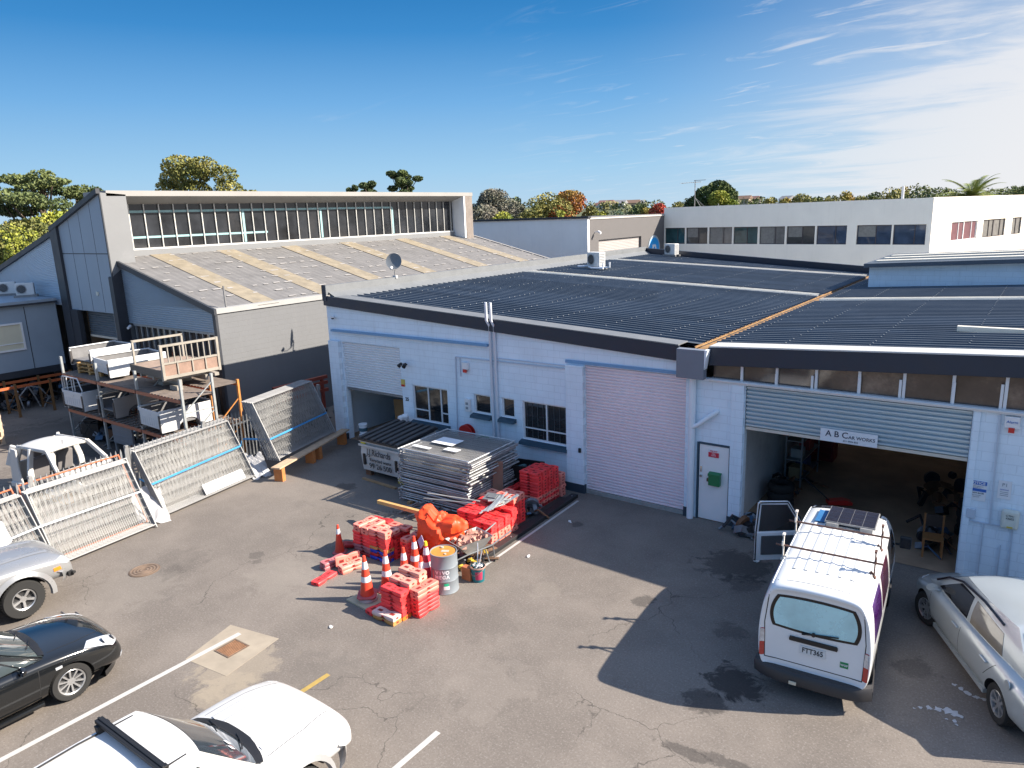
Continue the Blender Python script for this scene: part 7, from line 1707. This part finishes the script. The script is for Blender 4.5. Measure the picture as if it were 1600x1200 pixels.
# fittings lying on top of the middle stack
t = thing('folded_barrier', 'grey folding metal stand lying on top of the middle red stack', 'metal stand', (-10.72,12.98,.70), R(12)); mb = MB(); mb.obox((.0,.35,.10), (.42,.34,.04), 0, R(8)); mb.obox((.0,.35,.13), (.22,.18,.03), 0, R(8)); mb.build('head_plate', GALV, t)
mb = MB(); rr = random.Random(2)
for i in range(9): mb.bar((.05+i*.035,-.45+rr.uniform(-.1,.1),.02+.01*i),(.25+rr.uniform(-.1,.2),.15+i*.05,.05+.02*i),.05,.012)
mb.bar((.0,.1,.1),(.55,.35,.12),.09,.02); mb.bar((.35,.1,.03),(.65,.5,.2),.10,.02); mb.build('arms', mat('arm_pale', (.48,.50,.50), .4, metal=.5, var=.2), t)
for k, (p, q, l, m_) in enumerate((((-12.3,12.55,.86),(-10.9,12.95,.80),'upper grey steel strap jutting left from the middle red stack',GALVW),((-12.25,12.35,.80),(-10.95,12.80,.78),'lower orange-tipped steel strap jutting left from the middle red stack',GALV))): plank('steel_strap', l, p, q, .06, .015, m_, 'steel strip')
# black kerb rails along the stack
BRL = mat('black_rail', (.016,.016,.018), .55, var=.25); t = thing('edge_rail', 'long black steel channel rail on the asphalt along the red stacks', 'rail', (-9.98,13.7,0), R(2.5)); MB().box(-.10,.10,-2.35,2.4,0,.10).build('channel', BRL, t, bevel=.008); mb = MB()
for y in (-2.2,-.8,.7,2.2): mb.cyl((.02,y,.10),(.02,y,.115),.02,n=8)
mb.build('bolts', STEEL, t)
t = thing('edge_rail', 'shorter black board lying inside the long black rail', 'rail', (-10.22,13.9,0), R(2.5)); MB().box(-.08,.08,-1.7,1.9,0,.06).build('channel', mat('black_board', (.028,.027,.026), .7, var=.3), t)
t = thing('black_crate', 'black plastic crate of green-blue scraps against the white wall', 'crate', (-11.45,15.75,0), R(10)); mb = MB()
for a in ((-.42,.42,-.3,-.27),(-.42,.42,.27,.3),(-.42,-.39,-.27,.27),(.39,.42,-.27,.27)): mb.box(*a,0,.85)
mb.build('walls', BLACK, t); mb = MB(); rr = random.Random(5)
for i in range(22): mb.obox((rr.uniform(-.33,.33),rr.uniform(-.2,.2),.6+rr.uniform(-.1,.12)), (rr.uniform(.1,.25),rr.uniform(.08,.2),.06), rr.uniform(0,3), rr.uniform(-.6,.6))
mb.build('scraps', mat('scrap_teal', (.06,.13,.15), .6, var=.5, vs=8), t)
# paint pails and board in the left doorway
def pail(label, loc, m, h=.36):
    t = thing('paint_pail', label, 'paint pail', loc); MB().lathe([(.13,0),(.15,h),(.001,h)], 24, caps=False).build('pail', m, t, smooth=40); MB().lathe([(.155,h-.03),(.16,h),(.16,h+.02),(.001,h+.02)], 24, caps=False).build('lid', WHITE, t, smooth=40); mb = MB(); mb.lathe([(.145,h*.35),(.149,h*.7)], 24, caps=False); mb.build('label', mat('pail_label', (.05,.12,.16), .5, var=.5, vs=9), t)
pail('lower white paint pail in the left doorway behind the bin', (-18.95,16.35,.0), WHITE); pail('upper white paint pail stacked in the left doorway behind the bin', (-18.95,16.35,.385), WHITE)
plank('plywood_board', 'brown plywood board with a dark hole leaning inside the left doorway', (-18.45,17.45,.95), (-17.12,17.55,1.0), .03, 1.05, mat('ply_brown', (.30,.17,.07), .7, var=.15), 'board')

t = thing('white_carton', 'white crumpled bag on the window ledge above the bin', 'bag', (-16.75,16.2,1.30)); mb = MB(); mb.obox((0,0,0), (.34,.22,.2), .2); mb.obox((.1,-.02,.08), (.2,.2,.15), .7, .3); mb.build('bag', PLATE, t, bevel=.04)
# inside the right bay
def tyre_stack(label, x, y, n):
    for k in range(n):
        o = MB().lathe([(.20,-.10),(.30,-.105),(.325,-.07),(.335,0),(.325,.07),(.30,.105),(.20,.10),(.19,0)], 32, caps=False).build('loose_tyre', RUBBER, smooth=40, loc=(x+rb_.uniform(-.03,.03), y+rb_.uniform(-.03,.03), .12+.215*k)); tag(o, '%s tyre of the %s' % (('bottom','second','third','top')[k], label), 'tyre', 'loose tyres in the open bay')
tyre_stack('stack by the left wall of the open bay', -5.15, 18.4, 3); tyre_stack('stack at the right side of the open bay', -.95, 18.9, 4)
t = thing('steel_shelf', 'steel shelf of boxes and tins against the left wall of the open bay', 'shelf', (-5.45,20.6,0)); mb = MB()
for x in (0,.42):
    for y in (-.9,.9): mb.box(x-.02,x+.02,y-.02,y+.02,0,1.9)
for z in (.3,.85,1.4,1.88): mb.box(-.02,.44,-.9,.9,z,z+.025)
mb.build('frame', STEEL, t)
for k, (z, y, w_, h, c) in enumerate(((.326,-.6,.4,.3,(.30,.2,.1)),(.326,.1,.5,.35,(.05,.08,.16)),(.876,-.5,.35,.25,(.35,.35,.33)),(.876,.35,.45,.3,(.3,.04,.03)),(1.426,-.3,.5,.22,(.32,.22,.12)),(1.426,.5,.3,.3,(.08,.15,.08)))): tag(MB().box(-.15,.15,-w_/2,w_/2,0,h).build('storage_box', mat('box_tone%d' % k, c, .7), bevel=.006, loc=(-5.24,20.6+y,z)), ('brown carton at the low left','dark blue box at the low right','grey box on the middle left','red box on the middle right','tan carton on the top left','green box on the top right')[k]+' of the steel shelf in the open bay', 'box')
t = thing('trolley_jack', 'red trolley jack on the brown floor of the open bay', 'jack', (-3.9,19.2,0), .5); MB().prism([(-.3,.06),(.3,.06),(.3,.14),(.1,.2),(-.3,.16)], 'y', -.12, .12).build('body', RED, t, bevel=.01); MB().cyl((-.25,0,.15),(-.9,.1,.75),.018,n=8).build('handle', BLACK, t)
junk('dark clutter and tools along the left wall inside the open bay', (-5.2,19.6,0), 10, (.35,1.0,.5), 41, 'workshop clutter', True); junk('tools and red can beside the white pier at the open bay mouth', (-5.35,16.5,0), 12, (.18,.35,.25), 42, 'workshop clutter'); junk('dark machinery deep in the open bay at the right', (-1.6,20.5,0), 12, (.6,1.2,.7), 43, 'workshop clutter', True); junk('boxes near the right jamb of the open bay', (-1.55,17.9,0), 9, (.3,.5,.45), 44, 'workshop clutter')
t = thing('red_cabinet', 'dark red tool cabinet against the inner left wall of the open bay', 'tool cabinet', (-5.2,22.6,0)); mb = MB(); mb.box(-.4,.4,-.3,.3,.1,1.5); mb.build('case', mat('cabinet_red', (.22,.02,.025), .4), t, bevel=.01); mb = MB()
for i in range(6): mb.box(-.36,.36,-.325,-.302,.2+i*.2,.36+i*.2)
mb.build('drawer', mat('cabinet_red2', (.18,.018,.02), .35), t)
t = thing('timber_chair', 'orange timber chair at the right jamb of the open bay', 'chair', (-1.55,17.35,0), R(8)); mb = MB(); CH = mat('chair_wood', (.34,.15,.05), .6, var=.2)
MB().box(-.2,.2,-.2,.2,.43,.46).build('seat', CH, t)
for x in (-.18,.18):
    for y in (-.18,.18): MB().box(x-.02,x+.02,y-.02,y+.02,0,.43 if y < 0 else .92).build('leg', CH, t)
MB().box(-.16,.16,.165,.195,.62,.90).build('backrest', mat('chair_back_dark', (.06,.04,.03), .6), t)
# ------------------------------------------------------------------ trees and far land
def crown_mesh(clumps, n, leaf, seed, shape='leaf', up=.3):
    """many small leaf faces through the clump volumes"""
    rr = random.Random(seed); mb = MB(); tot = sum(c[3]*c[4]*c[5] for c in clumps)**1.0
    wts = [(c[3]*c[4]*c[5])**.75 for c in clumps]; S_ = sum(wts)
    for c, wt in zip(clumps, wts):
        k = max(12, int(n*1.6*wt/S_))
        for i in range(k):
            while True:
                p = Vector((rr.uniform(-1,1), rr.uniform(-1,1), rr.uniform(-1,1)))
                l = p.length
                if .25 < l <= 1 and rr.random() < l*l+.12: break
            p = Vector((c[0]+p.x*c[3], c[1]+p.y*c[4], c[2]+p.z*c[5]))
            s_ = leaf*rr.uniform(.5,1.3); nrm = (Vector((rr.gauss(0,1), rr.gauss(0,1), rr.gauss(0,1)+up))).normalized(); u = nrm.orthogonal().normalized(); u.rotate(Matrix.Rotation(rr.uniform(0,6.28), 3, nrm)); v = nrm.cross(u)
            mb.add([p-u*s_*.5, p+v*s_*.34+nrm*s_*.08, p+u*s_*.5, p-v*s_*.34+nrm*s_*.08], [(0,1,2,3)])
    return mb
def limbs(mb, base, h, clumps, r, seed, every=1):
    rr = random.Random(seed); base = Vector(base); top = Vector((rr.uniform(-.2,.2), rr.uniform(-.2,.2), h))
    mb.tube([base, base.lerp(top,.35)+Vector((rr.uniform(-.15,.15),rr.uniform(-.15,.15),0)), base.lerp(top,.7), top], r, 8, r1=r*.35)
    for c in clumps[::every]:
        p = base.lerp(top, min(.95, max(.25, (c[2]-c[5]*.9)/max(h,.1)*rr.uniform(.6,.9)))); q = Vector(c[:3]); mid = p.lerp(q,.5)+Vector((0,0,-.08*(q-p).length)); mb.tube([p, mid, q], r*.38, 6, r1=r*.12)
BARK = mat('bark', (.13,.10,.075), .9, var=.3, vs=5, bump=.4, bs=20)
def tree(name, label, loc, h, clumps, n, leaf, m, seed, r=.25, group=None, cat='tree', every=1):
    t = thing(name, label, cat, loc, 0, group); tb = MB(); limbs(tb, (0,0,0), h, clumps, r, seed, every); tb.build('trunk', BARK, t, smooth=60)
    crown_mesh(clumps, n, leaf, seed).build('crown', m, t); return t
def blob(rr, n, rx, rz, z0, s0, s1, flat=.75):
    out = []
    for i in range(n):
        a = rr.uniform(0,6.28); q = rr.random()**.6; z = rr.uniform(-1,1); k = math.sqrt(max(.05,1-z*z)); s_ = rr.uniform(s0,s1); out.append((rx*q*k*math.cos(a), rx*q*k*math.sin(a), z0+z*rz, s_, s_, s_*flat))
    return out
G1 = leaf_mat('gum_leaves', (.10,.11,.03), (.21,.19,.055)); G2 = leaf_mat('pine_leaves', (.04,.062,.026), (.11,.13,.045), .5); G3 = leaf_mat('dark_leaves', (.04,.06,.026), (.085,.11,.035)); G4 = leaf_mat('bright_leaves', (.13,.17,.025), (.25,.25,.04)); G5 = leaf_mat('maple_leaves', (.34,.06,.03), (.22,.15,.035), .35); G6 = leaf_mat('yellow_leaves', (.30,.20,.035), (.16,.15,.035)); G7 = leaf_mat('grey_leaves', (.17,.155,.125), (.10,.105,.075)); G8 = leaf_mat('olive_leaves', (.085,.10,.03), (.16,.15,.045))
def polar(x, y_, D):
    """point on the ground seen in image column x (1600 px wide) at distance D"""
    M_ = cam_o.matrix_world.to_3x3(); d = M_ @ Vector(((x-800)/1130.737, -(y_-600)/1130.737, -1)); d2 = Vector((d.x, d.y, 0)).normalized()*D; k = D/math.hypot(d.x, d.y); return Vector((d2.x, d2.y, 0)), H+d.z*k
# eucalyptus above the factory hood
p, zt_ = polar(282, 238, 75); rr = random.Random(1)
cl = [(-.3,0,zt_-1.2,1.5,1.5,1.0),(1.1,.6,zt_-1.4,1.4,1.3,1.0),(.3,.2,zt_-2.0,1.9,1.6,1.1),(-1.6,.2,zt_-2.2,1.1,1.1,.8),(2.2,1.2,zt_-2.2,1.1,1.1,.9),(-1.3,-.2,zt_-3.1,1.3,1.2,.8),(2.4,1.2,zt_-3.5,1.3,1.2,.9),(.4,.3,zt_-3.4,1.5,1.4,.9),(-2.8,-.8,zt_-3.9,1.2,1.1,.6),(3.4,1.8,zt_-4.2,1.3,1.2,.7),(-1.0,-.2,zt_-4.6,2.0,1.6,.9),(1.6,1,zt_-5.0,2.4,2.0,1.2)]
cl = [(x*1.6, y*1.6, z, a*1.08, b*1.08, c*1.0) for x,y,z,a,b,c in cl]
tree('eucalyptus_tree', 'big round-crowned olive gum tree above the factory roof', p, zt_-1.5, cl, 7600, .27, G1, 3, .35)
# spreading conifer at the far left
p, zt_ = polar(55, 268, 62); rr = random.Random(2); cl = []
for i in range(52):
    z = zt_-.4-i*.14; a = rr.uniform(0,6.28); q = rr.uniform(.3,1.0)*(1.0+min(1.6, i*.11)); cl.append((q*2.0*math.cos(a), q*1.5*math.sin(a), z, rr.uniform(.9,1.7), rr.uniform(.8,1.5), rr.uniform(.22,.42)))
tree('conifer_tree', 'tall dark spreading conifer with layered branches at the left edge', p, zt_-.6, cl, 15000, .24, G2, 5, .35)
p, zt_ = polar(112, 294, 66); cl = [(rr.uniform(-.8,1.0),rr.uniform(-.5,.5),zt_-.2-i*.28,.7,.6,.14) for i in range(7)]; tree('conifer_tree', 'thin open conifer top beside the tall spreading conifer', p, zt_-.3, cl, 500, .18, G2, 6, .12)
for k, (x, y_, D, m, w_, lab) in enumerate(((138,336,60,G8,3.6,'olive bushy tree touching the factory barge board'),(95,345,57,G4,3.2,'bright bushy tree below the thin conifer'),(40,352,54,G8,3.4,'dark hedge-like tree at the far left'),(-5,340,60,G3,3.6,'olive tree cut by the left edge'))):
    p, zt_ = polar(x, y_, D); rr = random.Random(k+20); tree('bushy_tree', lab, p, zt_*.6, blob(rr, 14, w_, zt_*.36, zt_*.58, 1.1, 1.8), 6000, .26, m, k+20, .16, 'trees left of the factory')
for k, (x, y_, D) in enumerate(((22,390,50),(36,393,49),(52,396,48),(8,392,50))):
    p, zt_ = polar(x, y_-34+k*3, D); cl = [(0,0,zt_*(.25+.12*i),.42-.03*i,.42-.03*i,.6) for i in range(7)]; tree('cypress', ('second','third','rightmost','leftmost')[k]+' of four slim yellow-green cypresses behind the white warehouse roof', p, zt_*.8, cl, 700, .16, G4, 40+k, .06, 'slim cypresses', every=9)
# pines on the skyline behind the hood
for k, (x, y_, D, w_, m, lab) in enumerate(((628,264,110,1.9,G3,'tallest dark pine standing alone above the hood'),(580,281,108,1.6,G3,'round dark pine left of the tallest one above the hood'),(553,288,112,.9,G3,'small dark pine top at the left of three above the hood'))):
    p, zt_ = polar(x, y_, D); rr = random.Random(60+k); cl = [(rr.uniform(-1,1)*w_, rr.uniform(-1,1)*w_, zt_-.5-rr.random()*4.4, w_*.42, w_*.42, .42) for i in range(16)]+[(0,0,zt_-.6,w_*.4,w_*.4,.5)]; tree('pine_tree', lab, p, zt_-.8, cl, 5000, .30, m, 60+k, .3, 'pines above the hood')
def round_tree(name, lab, x, y_, D, w_, m, n=2600, seed=0, leaf=.26, grp=None, hfrac=.4, sizes=(.7,1.3)):
    p, zt_ = polar(x, y_, D); rr = random.Random(seed); cl = blob(rr, 18, w_*.85, zt_*hfrac*.8, zt_*(1-hfrac)*.98, w_*.28*sizes[0]*1.5, w_*.28*sizes[1]*1.4, .8); cl = [(a,b,min(c,zt_-f),d,e,f) for a,b,c,d,e,f in cl]+[(0,0,zt_-w_*.3,w_*.4,w_*.4,w_*.3)]
    return tree(name, lab, p, zt_*.7, cl, int(n*2.2), leaf*1.05, m, seed, .2, grp)
TG = 'trees behind the concrete warehouse'
round_tree('grey_tree', 'sparse grey-brown tree right of the factory fin', 768, 294, 80, 3.6, G7, 6000, 81, .22, TG)
round_tree('bushy_tree', 'low greyish bush tree at the foot of the sparse grey tree', 757, 318, 74, 2.6, G7, 2000, 80, .24, TG)
round_tree('bushy_tree', 'bright green bush right of the sparse grey tree', 785, 330, 72, 1.9, G4, 1400, 87, .22, TG)
round_tree('slim_tree', 'slim dark green tree between grey tree and maple', 806, 308, 82, 1.5, G3, 1400, 82, .24, TG)
round_tree('bushy_tree', 'olive bush below the slim dark tree', 826, 326, 76, 2.6, G8, 1700, 83, .24, TG)
round_tree('maple_tree', 'red autumn maple behind the concrete warehouse', 893, 296, 80, 3.6, G5, 3800, 84, .25, TG)
round_tree('autumn_tree', 'yellow-green autumn tree just left of the red maple', 858, 300, 78, 3.3, G1, 3000, 85, .25, TG)
round_tree('bushy_tree', 'bright yellow-green shrub in front of the maples', 876, 328, 70, 1.2, G4, 900, 86, .2, TG)
round_tree('bushy_tree', 'olive shrub right of the red maple', 924, 322, 80, 1.6, G8, 1100, 88, .24, TG)
round_tree('maple_tree', 'small crimson maple beside the cream office corner', 1030, 317, 82, 1.7, leaf_mat('crimson_leaves', (.42,.045,.04), (.26,.07,.035)), 1500, 90, .24, TG)
round_tree('autumn_tree', 'orange-yellow autumn tree left of the crimson maple', 1010, 324, 84, 1.5, G6, 1300, 91, .24, TG)
round_tree('round_shrub', 'blue-green round shrub over the grey warehouse roof', 966, 328, 74, 1.25, leaf_mat('blue_leaves', (.09,.15,.10), (.15,.20,.13)), 1100, 92, .2, TG)
round_tree('bushy_tree', 'dark bushy tree above the orange-yellow autumn tree', 1000, 318, 105, 2.4, G3, 1300, 93, .3, TG)
round_tree('bushy_tree', 'olive bush left of the aerial above the cream office', 1060, 315, 92, 2.0, G8, 1300, 94, .26, TG)
round_tree('bushy_tree', 'yellowish bush between round shrub and grey warehouse corner', 940, 331, 78, 1.3, G4, 900, 95, .22, TG)
p, zt_ = polar(1112, 280, 76); rr = random.Random(99)
tree('camphor_tree', 'dark full tree with bright sunlit right side behind the aerial', p, zt_*.7, [(-1.2,-.6,zt_-2.6,1.3,1.2,1.1),(-.3,-.2,zt_-1.6,1.3,1.2,1.0),(.6,.4,zt_-.95,1.2,1.2,.8),(1.4,.8,zt_-1.7,1.0,1.0,.9),(.6,.4,zt_-2.6,1.5,1.4,1.1),(-1.7,-.9,zt_-3.4,1.1,1.0,.9)], 8000, .26, G3, 98, .3)
tree('camphor_tree', 'bright yellow-green tree in front of the dark full tree by the aerial', polar(1128,290,72)[0], zt_*.6, [(.6,.4,zt_-2.9,1.0,1.0,.9),(-.2,-.1,zt_-2.0,1.0,1.0,.8),(.9,.6,zt_-3.6,.8,.8,.7)], 4000, .24, G4, 97, .2)
# tree line over the cream office
rr = random.Random(123); TL = 'skyline trees over the cream office'
xs = [1180,1205,1228,1252,1276,1300,1322,1345,1368,1392,1412,1436,1458]; ys = [311,309,309,303,308,306,299,306,300,293,292,287,291]
ORDS = ('first','second','third','fourth','fifth','sixth','seventh','eighth','ninth','tenth','eleventh','twelfth','thirteenth')
KN = ('dark','olive','yellowish','green')
for k, (x, y_) in enumerate(zip(xs, ys)): round_tree('skyline_tree', '%s %s tree from the left in the skyline row over the cream office' % (ORDS[k], KN[(k*7) % 4]), x, y_-1, 130+rr.uniform(-12,12), 3.4+rr.uniform(-1.2,1.4), (G3,G8,G6,G1)[(k*7) % 4], 900, 130+k, .34, TL)
round_tree('skyline_tree', 'rounded dark tree right of the palm at the right edge', 1590, 290, 140, 4.5, G3, 1500, 180, .35, TL)
round_tree('skyline_tree', 'grey-green tree left of the palm', 1482, 294, 120, 2.6, G8, 1200, 181, .3, TL)
# palm
p, zt_ = polar(1520, 291, 70); t = thing('palm_tree', 'broad palm with arching fronds above the cream office parapet', 'palm', p)
MB().tube([(0,0,0),(.1,0,zt_*.5),(0,0,zt_-.9)], .35, 10, r1=.25).build('trunk', BARK, t, smooth=50)
PF = leaf_mat('palm_leaves', (.13,.17,.035), (.22,.23,.07), 1.5); rr = random.Random(7); mb = MB()
for i in range(64):
    a = 6.283*i/64*3.1+rr.uniform(-.2,.2); e = R(rr.uniform(-8,66)); L_ = rr.uniform(2.9,3.7); pts = []
    for k in range(9):
        s_ = k/8; pts.append(Vector((math.cos(a)*L_*s_*math.cos(e)*(1+.1*s_), math.sin(a)*L_*s_*math.cos(e)*(1+.1*s_), zt_-.9+L_*s_*math.sin(e)*(1-.35*s_)-.75*s_*s_*math.cos(e)*1.2)))
    mb.tube(pts, .03, 5, r1=.008)
    for k in range(1, 9):
        d = (pts[k]-pts[k-1]).normalized(); sd = d.cross(Vector((0,0,1))).normalized()
        for j in range(3):
            q = pts[k-1].lerp(pts[k], j/3+.1)
            for s2 in (-1, 1): ll = .55*(1-.5*abs(2*k/8-1)); e2 = q+sd*s2*ll*.8+d*ll*.6+Vector((0,0,-.1*ll)); mb.add([q-d*.045, q+d*.055, e2], [(0,1,2)])
mb.build('crown', PF, t)
# low far hill with wood and houses
hl = MB(); N = 60; P = []
for j in range(7):
    row = []
    for i in range(N+1):
        a = R(-75+i*95/N); D = 230+j*80; hgt = (0, 2.5, 6.5, 9.5, 10.5, 9.0, 4.0)[j]*(1+.30*math.sin(a*7)+.15*math.sin(a*17+1))
        row.append((D*math.sin(a), D*math.cos(a), hgt-.3))
    P.append(row)
hl.grid(P, 7, N+1); o = hl.build('hills', mat('far_grass', (.07,.085,.035), .9, var=.3, vs=.03), smooth=60); tag(o, kind='structure')
rr = random.Random(77); mb = MB()
for i in range(420):
    a = R(rr.uniform(-74,18)); j = rr.uniform(0.3,4.2); D = 230+j*80; hh = [0,2.5,6.5,9.5,10.5,9.0,4.0]; f = j-int(j); base = (hh[int(j)]*(1-f)+hh[int(j)+1]*f)*(1+.30*math.sin(a*7)+.15*math.sin(a*17+1)); s_ = rr.uniform(2.0,4.6)
    m2 = crown_mesh([(0,0,s_*.55,s_,s_,s_*.8)], 46, 1.7, i); mb.add([(v[0]+D*math.sin(a), v[1]+D*math.cos(a), v[2]+base-.3) for v in m2.v], m2.f)
tag(mb.build('far_wood', leaf_mat('far_leaves', (.085,.105,.055), (.15,.145,.06), .02)), 'distant wooded hillside along the skyline', 'wood', kind='stuff')
rr = random.Random(5); WAL = (mat('house_white', (.62,.60,.56), .7), mat('house_tan', (.42,.33,.25), .7), mat('house_pale', (.52,.52,.50), .7)); ROF = (mat('roof_red', (.20,.10,.08), .7), mat('roof_grey2', (.22,.22,.23), .7), mat('roof_brown', (.16,.10,.07), .7))
for i, (x, D) in enumerate(((948,500),(957,545),(967,520),(978,580),(989,530),(1000,560),(938,600),(1162,510),(1230,525),(1175,560))):
    p, _ = polar(x, 320, D); j = (D-230)/80; f = j-int(j); hh = [0,2.5,6.5,9.5,10.5,9.0,4.0]; a = math.atan2(p.x, p.y); z0 = (hh[int(j)]*(1-f)+hh[int(j)+1]*f)*(1+.30*math.sin(a*7)+.15*math.sin(a*17+1))-.6
    t = thing('hillside_house', '%s house with %s roof on the far hill, %s counting from the left' % (('white','tan','pale')[i % 3], ('red','grey','brown')[(i*2) % 3], ('second','third','fourth','fifth','sixth','seventh','first','eighth','tenth','ninth')[i]), 'house', (p.x,p.y,z0), rr.uniform(-.4,.4), 'houses on the far hill')
    w_ = rr.uniform(3.5,5.0); MB().box(-w_,w_,-4,4,0,4.2).build('wall', WAL[i % 3], t); MB().prism([(-4.6,4.2),(4.6,4.2),(0,6.4)], 'x', -w_-.5, w_+.5).build('roof', ROF[(i*2) % 3], t)
    mb = MB()
    for q in (-.6,0,.55): mb.box(w_*q-.6,w_*q+.6,-4.05,-4.0,1.4,2.8)
    mb.build('window', GLASS, t)
print('blocks', nblocks, 'objects', len(COL.objects))
